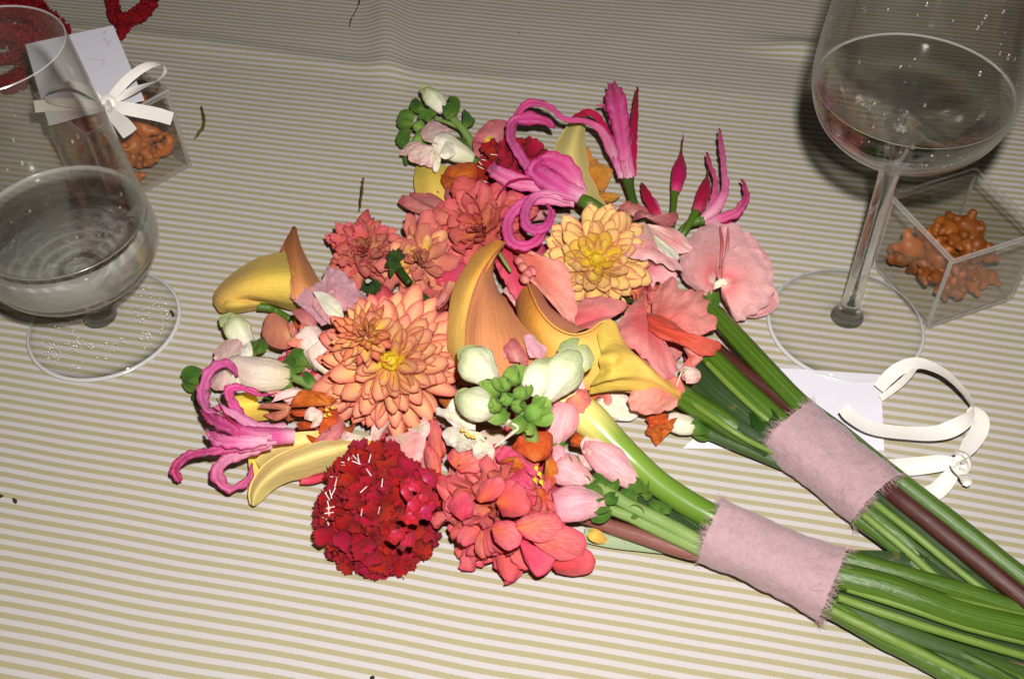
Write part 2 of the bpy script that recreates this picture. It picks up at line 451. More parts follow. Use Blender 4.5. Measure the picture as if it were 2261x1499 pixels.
def box_mesh(name, size, bevel=0.0003, edge_axis=None):
    """a bevelled slab; with edge_axis the faces other than the two big ones get material slot 1"""
    bm = bmesh.new(); bmesh.ops.create_cube(bm, size=1.0)
    for v in bm.verts: v.co = Vector((v.co.x * size[0], v.co.y * size[1], v.co.z * size[2]))
    if bevel: bmesh.ops.bevel(bm, geom=list(bm.edges), offset=bevel, segments=1, affect='EDGES')
    if edge_axis is not None:
        for f in bm.faces:
            if abs(f.normal[edge_axis]) < 0.9: f.material_index = 1
    me = bpy.data.meshes.new(name); bm.to_mesh(me); bm.free(); return me

def gummy_mesh(name, seed):
    rnd = random.Random(seed)
    blobs = [((0, 0, 0), (0.0052, 0.0044, 0.0066)), ((0, 0.0003, 0.0093), (0.0042, 0.0039, 0.0039)),
             ((0.0033, 0, 0.0127), (0.0021, 0.0018, 0.0021)), ((-0.0033, 0, 0.0127), (0.0021, 0.0018, 0.0021)),
             ((0.0046, 0.0022, 0.0032), (0.0023, 0.0032, 0.0024)), ((-0.0046, 0.0022, 0.0032), (0.0023, 0.0032, 0.0024)),
             ((0.0040, 0.0024, -0.0052), (0.0025, 0.0034, 0.0025)), ((-0.0040, 0.0024, -0.0052), (0.0025, 0.0034, 0.0025))]
    bm = bmesh.new()
    for c, s in blobs:
        r = bmesh.ops.create_icosphere(bm, subdivisions=2, radius=1.0)
        for v in r['verts']:
            q = v.co; v.co = Vector((c[0] + q.x * s[0], c[1] + q.y * s[1], c[2] - 0.0035 + q.z * s[2]))
    for v in bm.verts: v.co += v.co.normalized() * 0.0006 * mnoise.noise(v.co * 200 + Vector((seed, 0, 0)))
    raw = bpy.data.meshes.new(name); bm.to_mesh(raw); bm.free()
    # melt the lumps into one soft moulded sweet
    tmp = bpy.data.objects.new('tmp', raw); COL.objects.link(tmp)
    m1 = tmp.modifiers.new('r', 'REMESH'); m1.mode = 'VOXEL'; m1.voxel_size = 0.0009; m1.use_smooth_shade = True
    m2 = tmp.modifiers.new('s', 'SMOOTH'); m2.factor = 0.5; m2.iterations = 5
    dg = bpy.context.evaluated_depsgraph_get(); me = bpy.data.meshes.new_from_object(tmp.evaluated_get(dg)); me.name = name
    bpy.data.objects.remove(tmp); bpy.data.meshes.remove(raw)
    me.polygons.foreach_set('use_smooth', [True] * len(me.polygons)); return me
def gummy_mat():
    n = NT('amber_gummy')
    geo = n.n('ShaderNodeTexCoord').outputs['Object']
    c = n.mix(n.noise(160, geo), (0.32, 0.074, 0.005), (0.50, 0.145, 0.012))
    b = n.n('ShaderNodeBsdfPrincipled', in_Base_Color=c, in_Roughness=0.48)
    b.inputs['Subsurface Weight'].default_value = 0.5; b.inputs['Subsurface Radius'].default_value = (0.006, 0.0025, 0.0006)
    b.inputs['Subsurface Scale'].default_value = 0.6; b.inputs['Transmission Weight'].default_value = 0.10
    hs = n.n('ShaderNodeHueSaturation'); n.set(hs, 'Color', c); n.set(hs, 'Value', n.math('MULTIPLY_ADD', n.n('ShaderNodeObjectInfo').outputs['Random'], 0.6, 0.7)); n.set(b, 'Base Color', hs.outputs[0])
    n.set(b, 'Normal', n.bump(n.noise(500, geo), 0.25, 0.0005))
    return n.done(b)
GUM = gummy_mat()
GMESH = [gummy_mesh('gummy_sweet', s) for s in range(3)]
for g in GMESH: g.materials.append(GUM)

def acrylic_box(front, right, height, side, label, where, heap, seed, depth=None):
    """front and right are the photo pixels of two neighbouring bottom corners"""
    c = P(*front); b = P(*right); ex = (b - c); ex.z = 0; ex.normalize(); ey = Vector((-ex.y, ex.x, 0))
    c = b - ex * side; t = 0.0021; hb = height
    root = empty('acrylic_box', c); tag(root, label, 'box', 'clear acrylic boxes of sweets')
    R = Matrix((ex, ey, Vector((0, 0, 1)))).transposed().to_4x4()
    def slab(name, centre, size, axis):
        me = box_mesh(name, size, 0.0003, axis); me.materials.append(ACR); me.materials.append(ACRE)
        w = c + ex * centre[0] + ey * centre[1] + Vector((0, 0, centre[2]))
        return inst(name, me, Matrix.Translation(w) @ R, root)
    s = side; zl = hb - 0.0095
    slab('base', (s / 2, s / 2, t / 2 + 0.0005), (s - 2 * t - 0.0006, s - 2 * t - 0.0006, t), 2)
    z0 = 0.0005; wh = zl + 0.006 - z0
    slab('side_panel', (s / 2, t / 2, z0 + wh / 2), (s, t, wh), 1)
    slab('side_panel', (s / 2, s - t / 2, z0 + wh / 2), (s, t, wh), 1)
    slab('side_panel', (t / 2, s / 2, z0 + wh / 2), (t, s - 2 * t - 0.0003, wh), 0)
    slab('side_panel', (s - t / 2, s / 2, z0 + wh / 2), (t, s - 2 * t - 0.0003, wh), 0)
    slab('lid', (s / 2, s / 2, hb - t / 2), (s, s, t), 2)
    rnd = random.Random(seed)
    k = 0
    for (u, v, z) in heap:
        q = c + ex * (u * s) + ey * (v * s) + Vector((0, 0, z))
        Rm = Matrix.Rotation(rnd.uniform(0, 6.28), 4, 'Z') @ Matrix.Rotation(math.radians(rnd.uniform(55, 120)), 4, 'X') @ Matrix.Rotation(rnd.uniform(0, 6.28), 4, 'Z')
        o = inst('gummy_sweet', GMESH[k % 3], Matrix.Translation(q) @ Rm @ Matrix.Scale(rnd.uniform(1.05, 1.2), 4), None)
        tag(o, 'amber gummy sweet stuck in the clump inside ' + where, 'sweet', 'gummy sweets in ' + where); k += 1
    return root, c, ex, ey
def heap(seed, layers):
    rnd = random.Random(seed); out = []
    for z, n_, r0, (cu, cv) in layers:
        for i in range(n_):
            for _ in range(60):
                u, v = cu + rnd.uniform(-r0, r0), cv + rnd.uniform(-r0, r0)
                if min(u, v, 1 - u, 1 - v) < 0.20: continue
                if all((u - a) ** 2 + (v - b) ** 2 > 0.024 or abs(z - c) > .006 for a, b, c in out): out.append((u, v, z + rnd.uniform(-.001, .001))); break
    return out
heapR = heap(3, [(.0125, 13, .34, (.5, .5)), (.0205, 10, .30, (.48, .5)), (.030, 6, .22, (.48, .52)), (.038, 3, .14, (.5, .55))])
boxR = acrylic_box((2043, 730), (2235, 665), 0.0536, 0.0562, 'clear acrylic cube of amber gummy sweets beside the tall glass', 'the right acrylic box', heapR, 5)
heapL = heap(8, [(.0125, 14, .31, (.5, .5)), (.0215, 14, .31, (.5, .5)), (.0305, 14, .31, (.52, .48)), (.0395, 12, .31, (.5, .5)), (.046, 6, .26, (.5, .5))])
boxL = acrylic_box((330, 423), (425, 368), 0.0600, 0.0580, 'clear acrylic cube of amber gummy sweets with a white bow and card on its lid', 'the left acrylic box', heapL, 8)
# ------------------------------------------------------------------ petals, leaves, stems: shapes
def petal_mat(name, stops, edge=None, ep=3.0, es=0.7, veins=0.25, vs=34, rough=0.6, transl=0.07, mott=0.12, streak=None, vbump=0.25, rim=None, rs_=0.85, bands=None):
    """pigment runs along the petal (v) and towards its margin (u); veins run lengthwise"""
    if name in MATS: return MATS[name]
    n = NT(name)
    uv = n.n('ShaderNodeUVMap').outputs[0]
    sep = n.n('ShaderNodeSeparateXYZ'); n.set(sep, 0, uv)
    obj = n.n('ShaderNodeTexCoord').outputs['Object']
    soft = n.noise(110, obj, 3)
    v = n.math('ADD', sep.outputs[1], n.math('MULTIPLY', n.math('SUBTRACT', soft, 0.5), 0.25))
    c = n.ramp(v, stops)
    mp = n.n('ShaderNodeMapping'); n.set(mp, 0, uv); mp.inputs['Scale'].default_value = (vs, 2.2, 1)
    vn = n.noise(1.0, mp.outputs[0], 3, 0.6)
    vf = n.math('POWER', n.math('ABSOLUTE', n.math('MULTIPLY_ADD', vn, 2.0, -1.0), clamp=True), 0.40)
    if edge is not None:
        d = n.math('ABSOLUTE', n.math('MULTIPLY_ADD', sep.outputs[0], 2.0, -1.0))
        d = n.math('MAXIMUM', d, n.math('MULTIPLY_ADD', sep.outputs[1], 6.0, -5.0))
        d = n.math('POWER', n.math('MAXIMUM', d, 0.0), ep, clamp=True)
        c = n.mix(n.math('MULTIPLY', d, es), c, edge)
    if bands is not None:                              # two pale lengthwise bands either side of the midrib
        bf = n.math('MULTIPLY_ADD', n.math('COSINE', n.math('MULTIPLY', sep.outputs[0], 4 * math.pi)), -0.5, 0.5)
        bf = n.math('MULTIPLY', n.math('POWER', bf, 2.0), n.math('MULTIPLY_ADD', soft, 0.75, -0.08), clamp=True)
        c = n.mix(bf, c, bands)
    if rim is not None:  # darker margin pigment, plus painted shade where petals overlap
        dr = n.math('ABSOLUTE', n.math('MULTIPLY_ADD', sep.outputs[0], 2.0, -1.0))
        dr = n.math('MAXIMUM', dr, n.math('MULTIPLY_ADD', sep.outputs[1], 5.0, -4.0))
        c = n.mix(n.math('MULTIPLY', n.math('POWER', n.math('MAXIMUM', dr, 0.0), 9.0, clamp=True), rs_), c, rim)
    dark = n.mix(1.0, c, (0.72, 0.55, 0.50), 'MULTIPLY') if streak is None else streak
    c = n.mix(n.math('MULTIPLY', n.math('SUBTRACT', 1.0, vf), min(1.0, veins * 1.6)), c, dark)
    big = n.noise(45, obj, 2)
    c = n.mix(n.math('MULTIPLY', big, mott), c, n.mix(1.0, c, (1.0, 0.86, 0.70), 'MULTIPLY'))
    rnd_ = n.n('ShaderNodeObjectInfo').outputs['Random']
    hs = n.n('ShaderNodeHueSaturation'); n.set(hs, 'Color', c)
    n.set(hs, 'Value', n.math('MULTIPLY_ADD', rnd_, 0.24, 0.94)); n.set(hs, 'Hue', n.math('MULTIPLY_ADD', n.math('FRACT', n.math('MULTIPLY', rnd_, 7.31)), 0.02, 0.49))
    c = hs.outputs[0]
    b = n.n('ShaderNodeBsdfPrincipled', in_Base_Color=c, in_Roughness=rough)
    b.inputs['Specular IOR Level'].default_value = 0.22
    b.inputs['Sheen Weight'].default_value = 0.05
    h = n.math('ADD', vn, n.math('ADD', n.math('MULTIPLY', n.noise(900, obj, 2), 0.5), n.math('MULTIPLY', n.noise(260, obj, 3), 0.9)))
    nb = n.bump(h, vbump * 2.2, 0.0010); n.set(b, 'Normal', nb)
    t = n.n('ShaderNodeBsdfTranslucent'); n.set(t, 0, c); n.set(t, 'Normal', nb)
    m = n.n('ShaderNodeMixShader', in_0=transl); n.t.links.new(b.outputs[0], m.inputs[1]); n.t.links.new(t.outputs[0], m.inputs[2])
    MATS[name] = n.done(m); return MATS[name]

def PW(p): return np.array(P(p[0], p[1], p[2]))
VIEW = np.array(CAMP)

def surf(name, rows, mat, parent, nu=18, nv=22, ruf=0.0, rs=160, wr=0.0, ws=90, seed=0.0, edge_only=True, pleat=0, pd=0.0):
    """a smooth sheet through rows of (px, py, z): v runs over the rows, u along each row"""
    R = [[PW(p) for p in r] for r in rows]
    grid = np.zeros((nv, nu, 3))
    cols = np.array([[cr(r, i / (nu - 1)) for i in range(nu)] for r in R])
    for j in range(nv):
        for i in range(nu):
            grid[j, i] = cr([cols[k, i] for k in range(len(R))], j / (nv - 1))
    nrm = np.cross(np.gradient(grid, axis=1), np.gradient(grid, axis=0))
    nrm /= np.maximum(np.linalg.norm(nrm, axis=2, keepdims=True), 1e-12)
    out = grid.copy(); uv = []
    for j in range(nv):
        for i in range(nu):
            u, v = i / (nu - 1), j / (nv - 1); uv.append((u, v)); p = grid[j, i]
            e = max(abs(2 * u - 1), 2 * v - 1) if edge_only else 1.0
            d = ruf * (max(e, 0) ** 3) * nz(p, rs, seed) + wr * nz(p, ws, seed + 7) + 0.35 * wr * (abs(nz(p, ws * 2.2, seed + 3)) - 0.25)
            if pleat: d += pd * (1 - v) ** 1.6 * math.cos(2 * math.pi * pleat * u ** 1.2 + 0.6 * math.sin(5 * v))
            out[j, i] = p + nrm[j, i] * d / 100.0
    vs = out.reshape(-1, 3)
    vs[:, 2] = np.maximum(vs[:, 2], 0.0006)
    me = mesh_from(name, vs, grid_faces(nu, nv), uv)
    return link(name, me, mat, parent, at=Vector(grid[nv // 2, nu // 2]))

def frames(pts, twist=None, ref=None):
    """tangent, side, normal along a polyline; normals look back at the camera unless twisted"""
    n = len(pts); T = np.gradient(pts, axis=0); T /= np.maximum(np.linalg.norm(T, axis=1, keepdims=True), 1e-12)
    N = np.zeros_like(pts); B = np.zeros_like(pts)
    prev = None
    for i in range(n):
        w = (VIEW - pts[i]) if ref is None else np.array(ref, float)
        if prev is not None: w = 0.35 * w / np.linalg.norm(w) + prev
        w = w - T[i] * (w @ T[i]); w /= max(np.linalg.norm(w), 1e-12); prev = w
        b = np.cross(T[i], w)
        a = 0.0
        if twist is not None:
            a = math.radians(float(np.interp(i / (n - 1), np.linspace(0, 1, len(twist)), twist)))
        N[i] = w * math.cos(a) + b * math.sin(a); B[i] = -w * math.sin(a) + b * math.cos(a)
    return T, B, N

def strip(name, path, width, mat, parent, cup=0.3, crimp=0.0, cs=220, twist=None, nu=7, nv=None, wr=0.0, seed=0.0, ref=None, world=False, floor=0.0006, ridge=0.0):
    """a ribbon-like petal, leaf or sepal along path [(px,py,z)], width in cm along it"""
    ctrl = [np.array(p, float) for p in path] if world else [PW(p) for p in path]
    nv = nv or max(10, 6 * len(path))
    pts = np.array([cr(ctrl, j / (nv - 1)) for j in range(nv)])
    T, B, N = frames(pts, twist, ref)
    wid = np.array([cr([np.array([w]) for w in width], j / (nv - 1))[0] for j in range(nv)]) / 100.0
    wid = np.maximum(wid, 0.0002)
    vs, uv = [], []
    for j in range(nv):
        for i in range(nu):
            u = i / (nu - 1); s = 2 * u - 1
            p = pts[j] + B[j] * s * wid[j] / 2 + N[j] * (cup * wid[j] * (s * s - 0.4) + ridge * wid[j] * math.cos(3 * math.pi * s))
            d = crimp * (0.5 + 0.9 * j / nv) * abs(s) ** 2 * (nz(p, cs, seed) + 0.9 * nz(p, cs * 2.6, seed + 2)) + wr * nz(p, cs * 0.6, seed + 5)
            p = p + N[j] * d / 100 + B[j] * (0.6 * crimp * abs(s) ** 2 * nz(p, cs, seed + 11)) / 100
            if p[2] < floor: p[2] = floor
            vs.append(p); uv.append((u, j / (nv - 1)))
    me = mesh_from(name, vs, grid_faces(nu, nv), uv)
    return link(name, me, mat, parent, at=Vector(pts[0]))

def tube(name, path, rad, mat, parent, n=12, nv=None, flat=1.0, lump=0.0, ls=120, seed=0.0, caps=True, world=False, ridges=0, rdepth=0.0, ref=None, floor=0.0004):
    """a round or flattened stem along path [(px,py,z)], radii in cm"""
    if name in ('flower_tube', 'bud') and n > 9:
        lump = max(lump * .7, 0.06); n = max(n, 20); nv = nv or 22
        if not ridges: ridges, rdepth = 5, 0.07
    ctrl = [np.array(p, float) for p in path] if world else [PW(p) for p in path]
    nv = nv or max(10, 6 * len(path))
    pts = np.array([cr(ctrl, j / (nv - 1)) for j in range(nv)])
    T, B, N = frames(pts, None, ref)
    rr = np.array([max(0.004, cr([np.array([w]) for w in rad], j / (nv - 1))[0]) for j in range(nv)]) / 100.0
    vs, uv = [], []
    for j in range(nv):
        for i in range(n):
            a = 2 * math.pi * i / n
            k = 1 + (rdepth * math.cos(ridges * a) if ridges else 0)
            p = pts[j] + (B[j] * math.cos(a) + N[j] * flat * math.sin(a)) * rr[j] * k
            if lump: p = p + (B[j] * math.cos(a) + N[j] * math.sin(a)) * lump / 100 * (nz(p, ls, seed) + 0.7 * nz(p, ls * 2.4, seed + 3) - 0.5 * abs(nz(p, ls * 3.5, seed + 8)))
            if p[2] < floor: p[2] = floor
            vs.append(p); uv.append((abs(2 * i / n - 1), j / (nv - 1)))
    fs = grid_faces(n, nv, wrap=True)
    if caps:
        fs.append(tuple(range(n))[::-1]); fs.append(tuple((nv - 1) * n + i for i in range(n)))
    me = mesh_from(name, vs, fs, uv)
    return link(name, me, mat, parent, at=Vector(pts[0]))

def bud(name, path, rad, mat, parent, **kw):
    """a closed plump body: radii fall to nothing at the tip"""
    return tube(name, path, list(rad) + [0.02], mat, parent, **kw)

def unit_petal(name, shape='dahlia', cup=0.35, curl=0.1, tipcurl=0.0, width=0.4, ruf=0.0, seed=0, nu=7, nv=10, lobes=0, tip=0.0, crease=0.0):
    """a petal of unit length along +Y, face up +Z, for shared instances"""
    vs, uv = [], []
    for j in range(nv):
        v = 1 - (1 - j / (nv - 1)) ** 1.7
        if shape == 'dahlia': w = width * (0.30 + 0.70 * math.sin(min(1, v / 0.62) * math.pi / 2)) * (math.sqrt(max(0, 1 - max(0, (v - 0.5) / 0.5) ** 2.1)) if v < 1 else 0.0)
        elif shape == 'point': w = width * (math.sin(math.pi * (0.12 + 0.88 * v) ** 0.85) ** 0.8 if v < 1 else 0)
        else: w = width * (0.25 + 0.75 * v ** 0.8) * (1.0 if v < 0.75 else math.sqrt(max(0, 1 - ((v - 0.75) / 0.25) ** 2 * 0.75)))
        w = max(w, 0.012)
        for i in range(nu):
            u = i / (nu - 1); s = 2 * u - 1
            ext = 0.0
            if lobes and v > 0.7: ext = 0.06 * math.cos(s * math.pi * lobes) * (v - 0.7) / 0.3
            if tip: ext += tip * (1 - abs(s)) ** 1.3 * max(0, (v - .72) / .28)
            x = s * w; y = v + ext
            z = cup * (x * x) / max(width, 1e-6) + curl * v * v + tipcurl * max(0, v - 0.6) ** 2 * 4
            d = ruf * (abs(s) ** 2 * 0.6 + max(0, v - 0.5)) * mnoise.noise(Vector((x * 5 + seed * 3.1, y * 5, seed * 1.7)))
            d += 0.45 * ruf * (0.3 + abs(s)) * mnoise.noise(Vector((x * 15 + seed * 2.1, y * 13, seed * 4.7)))
            z += d + crease * math.cos(3.0 * math.pi * s + 0.8 * math.sin(4 * v + seed)) * min(1, 2.5 * v) * (1.15 - v); x += 0.5 * d
            vs.append((x, y, z)); uv.append((u, v))
    return mesh_from(name, vs, grid_faces(nu, nv), uv)

def basis(axis):
    a = Vector(axis).normalized()
    s = a.cross(Vector((0, 0, 1)))
    if s.length < 1e-4: s = Vector((1, 0, 0))
    s.normalize(); return s, a.cross(s), a

def bloom(name, c, axis, parent, spec, meshes, seed, floor=0.002, sub='petal', jit=1.0):
    """a many-petalled head. spec: list of (count, polar0, polar1, len0, len1, foot, wide, meshset)
    polar angles in degrees from the axis, lengths and foot radius in cm"""
    root = empty(name, c, parent)
    rnd = random.Random(seed); s, t, a = basis(axis); c = Vector(c)
    k = rnd.randint(0, 50)
    for (cnt, p0, p1, l0, l1, f0, f1, wide, keys) in spec:
        for i in range(cnt):
            q = i / max(1, cnt - 1)
            th = math.radians(p0 + (p1 - p0) * q + rnd.gauss(0, 4 * jit)); L = (l0 + (l1 - l0) * q) * rnd.uniform(1 - .1 * jit, 1 + .08 * jit) / 100
            ph = k * 2.399963 + rnd.gauss(0, 0.06 * jit); k += 1
            rad = s * math.cos(ph) + t * math.sin(ph)
            d = (a * math.cos(th) + rad * math.sin(th)).normalized()
            foot = (f0 + (f1 - f0) * q) / 100
            base = c + rad * foot * math.sin(th) + a * foot * math.cos(th) * 0.55
            nrm = (a - d * a.dot(d))
            if nrm.length < 1e-3: nrm = -rad
            nrm.normalize()
            tilt = rnd.gauss(0, 0.10 * jit); nrm = (Matrix.Rotation(tilt, 4, d) @ nrm); side = d.cross(nrm).normalized()
            tip = base + d * L
            if tip.z < floor:                                 # rest on the cloth, do not go through it
                d = (d + Vector((0, 0, (floor - tip.z) / L))).normalized(); side = d.cross(nrm).normalized(); nrm = side.cross(d)
            Wd = wide * rnd.uniform(0.92, 1.1)
            M = Matrix((side * L * Wd, d * L, nrm * L)).transposed().to_4x4(); M.translation = base
            inst(sub, meshes[rnd.choice(keys)], M, root)
    return root

def fan(name, base, edge, mat, parent, bulge=0.3, ruf=0.12, rs=170, wr=0.05, ws=110, nu=None, nv=16, seed=0.0, pleat=6, pd=0.02, floor=0.0006):
    """a petal: rays run from its base (px, py, z) to an outline of such points; the middle is bulged towards the camera"""
    b = PW(base); E = [PW(e) for e in edge]
    nu = nu or max(20, 6 * len(edge))
    rim = np.array([cr(E, i / (nu - 1)) for i in range(nu)])
    mid = rim.mean(0); nrm = VIEW - mid; nrm /= np.linalg.norm(nrm)
    vs, uv = [], []
    for j in range(nv):
        v = j / (nv - 1); vv = 0.02 + 0.98 * v
        for i in range(nu):
            u = i / (nu - 1)
            p = b + (rim[i] - b) * vv
            d = bulge * math.sin(math.pi * min(1, vv * 0.92)) * (0.35 + 0.65 * math.sin(math.pi * u))
            d += ruf * vv ** 2.2 * (nz(p, rs, seed) * 2.2 + 1.5 * nz(p, rs * 2.9, seed + 31)) + wr * 3.0 * vv * (nz(p, ws, seed + 9) + 0.7 * (abs(nz(p, ws * 2, seed + 4)) - 0.3) - 0.35 * abs(nz(p, ws * 4.5, seed + 14)))
            if pleat: d += pd * vv * (1 - 0.4 * vv) * math.cos(2 * math.pi * pleat * u + seed)
            q = p + nrm * d / 100
            out = (rim[i] - b); q = q + out * (0.09 * ruf / 0.12) * vv ** 4 * nz(rim[i], rs * 1.6, seed + 21)
            if q[2] < floor: q[2] = floor
            vs.append(q); uv.append((u, v))
    me = mesh_from(name, vs, grid_faces(nu, nv), uv)
    return link(name, me, mat, parent, at=Vector(b))

def pompon(name, c, axis, parent, rad, flat, cnt, size, meshes, keys, seed, stretch=(1, 1), floor=0.002):
    """a domed head of small ruffled petals that lie over one another like shingles"""
    root = empty(name, c, parent); rnd = random.Random(seed); s, t, a = basis(axis); c = Vector(c)
    for i in range(cnt):
        q = (i + 0.5) / cnt; th = math.acos(1 - 1.12 * q); ph = i * 2.399963
        rd = s * math.cos(ph) * stretch[0] + t * math.sin(ph) * stretch[1]
        p = c + (rd * math.sin(th) + a * math.cos(th) * flat) * (rad / 100) * (1 + 0.16 * mnoise.noise(Vector((math.cos(ph) * 1.3 * math.sin(th), math.sin(ph) * 1.3 * math.sin(th), seed + th))))
        nrm = (rd * math.sin(th) + a * math.cos(th) / flat * 1.0).normalized()
        out = (rd - nrm * rd.dot(nrm)); out = out.normalized() if out.length > 1e-3 else s.copy()
        out = (Matrix.Rotation(rnd.gauss(0, 1.0 if th < 0.7 else 0.6), 4, nrm) @ out)
        d = (out + nrm * (0.6 + rnd.gauss(0, .45))).normalized(); side = d.cross(nrm).normalized(); n2 = side.cross(d)
        L = size / 100 * rnd.uniform(.75, 1.35)
        p = p - out * L * 0.45 - nrm * rnd.uniform(0, .0035)
        if p.z < floor: p.z = floor
        if (p + d * L).z < floor: d = (d + Vector((0, 0, (floor - (p + d * L).z) / L))).normalized(); side = d.cross(n2).normalized(); n2 = side.cross(d)
        M = Matrix((side * L, d * L, n2 * L)).transposed().to_4x4(); M.translation = p
        inst('petal', meshes[rnd.choice(keys)], M, root)
    return root
# ------------------------------------------------------------------ flower pigments
C = srgb
M_CORAL = petal_mat('coral_dahlia_petal', [(0.0, C(255, 205, 60)), (0.42, C(255, 206, 100)), (0.78, C(255, 194, 140)), (1.0, C(248, 166, 132))], edge=C(226, 108, 96), ep=2.2, es=0.85, rim=C(186, 66, 60))
M_CORALO = petal_mat('coral_dahlia_outer_petal', [(0.0, C(252, 196, 90)), (0.5, C(255, 200, 128)), (0.8, C(253, 184, 142)), (1.0, C(246, 152, 126))], edge=C(222, 98, 94), ep=2.2, es=0.85, rim=C(190, 60, 62))
M_CORALI = petal_mat('coral_dahlia_heart_petal', [(0.0, C(250, 190, 60)), (0.45, C(244, 160, 100)), (1.0, C(232, 140, 104))], edge=C(190, 78, 58), ep=1.8, es=0.75, rim=C(150, 54, 40))
M_GOLD = petal_mat('golden_heart_petal', [(0.0, C(255, 205, 20)), (0.65, C(255, 214, 70)), (1.0, C(250, 180, 100))], edge=C(240, 140, 96), ep=4, es=0.6, rim=C(214, 104, 64))
M_PEACH = petal_mat('peach_dahlia_petal', [(0.0, C(255, 214, 60)), (0.4, C(255, 216, 104)), (1.0, C(255, 218, 146))], edge=C(226, 138, 110), ep=4, es=0.9, rim=C(204, 110, 84))
M_PEACHI = petal_mat('peach_dahlia_heart_petal', [(0.0, C(250, 226, 30)), (0.65, C(255, 222, 56)), (1.0, C(252, 204, 110))], edge=C(226, 138, 110), ep=3, es=0.8, rim=C(196, 104, 70))
M_RED = petal_mat('coral_red_dahlia_petal', [(0.0, C(240, 160, 70)), (0.35, C(246, 156, 112)), (0.7, C(248, 152, 136)), (1.0, C(246, 142, 144))], edge=C(222, 84, 96), ep=2.2, es=0.7, veins=0.55, vs=26, streak=C(196, 54, 64), rim=C(168, 34, 50))
M_REDB = petal_mat('red_dahlia_petal_back', [(0.0, C(226, 130, 60)), (0.5, C(232, 112, 92)), (1.0, C(236, 118, 118))], edge=C(180, 28, 42), ep=2.5, es=0.6, veins=0.5, rim=C(150, 24, 36))
M_DRY = petal_mat('wilting_dahlia_petal', [(0.0, C(222, 160, 90)), (0.5, C(228, 142, 116)), (1.0, C(214, 98, 96))], edge=C(168, 50, 52), ep=2, es=0.7, veins=0.5, rim=C(140, 40, 44))
M_AMBER = petal_mat('amber_dahlia_petal', [(0.0, C(176, 92, 20)), (0.6, C(206, 142, 52)), (1.0, C(214, 160, 76))], edge=C(150, 84, 30), veins=0.5)
M_SCAB = petal_mat('dark_red_scabiosa_petal', [(0.0, C(104, 6, 20)), (0.5, C(158, 10, 26)), (1.0, C(190, 26, 42))], edge=C(120, 6, 18), ep=4, es=0.4, veins=0.35, transl=0.12, rough=0.6, rim=C(104, 4, 14))
M_SCABP = petal_mat('cerise_scabiosa_petal', [(0.0, C(232, 130, 170)), (0.3, C(206, 46, 92)), (1.0, C(182, 20, 48))], edge=C(176, 14, 44), veins=0.35)
M_NER = petal_mat('magenta_nerine_petal', [(0.0, C(244, 190, 216)), (0.25, C(222, 96, 168)), (0.65, C(208, 68, 148)), (1.0, C(186, 36, 108))], edge=C(198, 40, 128), ep=2.0, es=0.6, veins=0.7, vs=20, rim=C(170, 24, 104), bands=C(246, 168, 214))
M_NERP = petal_mat('pale_magenta_nerine_petal', [(0.0, C(246, 200, 222)), (0.4, C(228, 120, 184)), (1.0, C(208, 70, 152))], edge=C(204, 56, 146), ep=2.0, es=0.6, veins=0.7, vs=20, rim=C(180, 36, 120), bands=C(252, 206, 232))
M_NERB = petal_mat('crimson_nerine_bud', [(0.0, C(206, 70, 120)), (0.2, C(184, 22, 84)), (0.7, C(164, 14, 62)), (1.0, C(138, 20, 48))], veins=0.4, vs=16, transl=0.08)
M_CALY = petal_mat('yellow_calla_spathe', [(0.0, C(206, 190, 80)), (0.3, C(236, 206, 92)), (0.7, C(240, 200, 100)), (1.0, C(226, 180, 84))], veins=0.30, vs=40, rough=0.62, transl=0.10, vbump=0.2)
M_CALP = petal_mat('pale_yellow_calla_spathe', [(0.0, C(232, 222, 130)), (0.4, C(244, 226, 140)), (0.8, C(246, 226, 146)), (1.0, C(226, 200, 90))], veins=0.27, vs=40, rough=0.62, transl=0.10, vbump=0.2)
M_CALO = petal_mat('orange_calla_spathe', [(0.0, C(202, 128, 44)), (0.25, C(234, 170, 72)), (0.6, C(252, 208, 104)), (1.0, C(252, 216, 110))], edge=C(196, 116, 50), ep=5, es=0.6, veins=0.38, vs=40, rough=0.62, transl=0.10, vbump=0.2)
M_CALK = petal_mat('peach_calla_spathe', [(0.0, C(206, 128, 60)), (0.4, C(226, 150, 104)), (1.0, C(236, 164, 108))], edge=C(230, 176, 110), ep=6, es=0.5, veins=0.57, vs=40, rough=0.62, transl=0.10, vbump=0.2)
M_CALB = petal_mat('copper_calla_tip', [(0.0, C(150, 84, 26)), (0.4, C(192, 116, 62)), (1.0, C(226, 156, 100))], veins=0.38, vs=40, rough=0.62, transl=0.10, vbump=0.2)
M_PINK = petal_mat('rose_pink_sweet_pea_petal', [(0.0, C(240, 206, 190)), (0.2, C(226, 122, 126)), (0.5, C(238, 168, 168)), (1.0, C(242, 190, 192))], edge=C(206, 118, 128), ep=6, es=0.5, veins=0.35, vs=26)
M_BLUSH = petal_mat('blush_sweet_pea_petal', [(0.0, C(240, 214, 190)), (0.3, C(238, 186, 180)), (0.65, C(230, 150, 152)), (1.0, C(240, 196, 196))], edge=C(222, 150, 150), ep=5, es=0.5, veins=0.3, vs=26)
M_SALM = petal_mat('salmon_sweet_pea_petal', [(0.0, C(228, 124, 116)), (0.35, C(226, 112, 106)), (0.8, C(238, 156, 148)), (1.0, C(236, 152, 148))], edge=C(204, 92, 88), ep=5, es=0.5, veins=0.4, vs=26)
M_ORRED = petal_mat('orange_red_sweet_pea_petal', [(0.0, C(206, 78, 52)), (0.5, C(212, 84, 58)), (1.0, C(220, 110, 92))], edge=C(190, 60, 48), veins=0.45, vs=26)
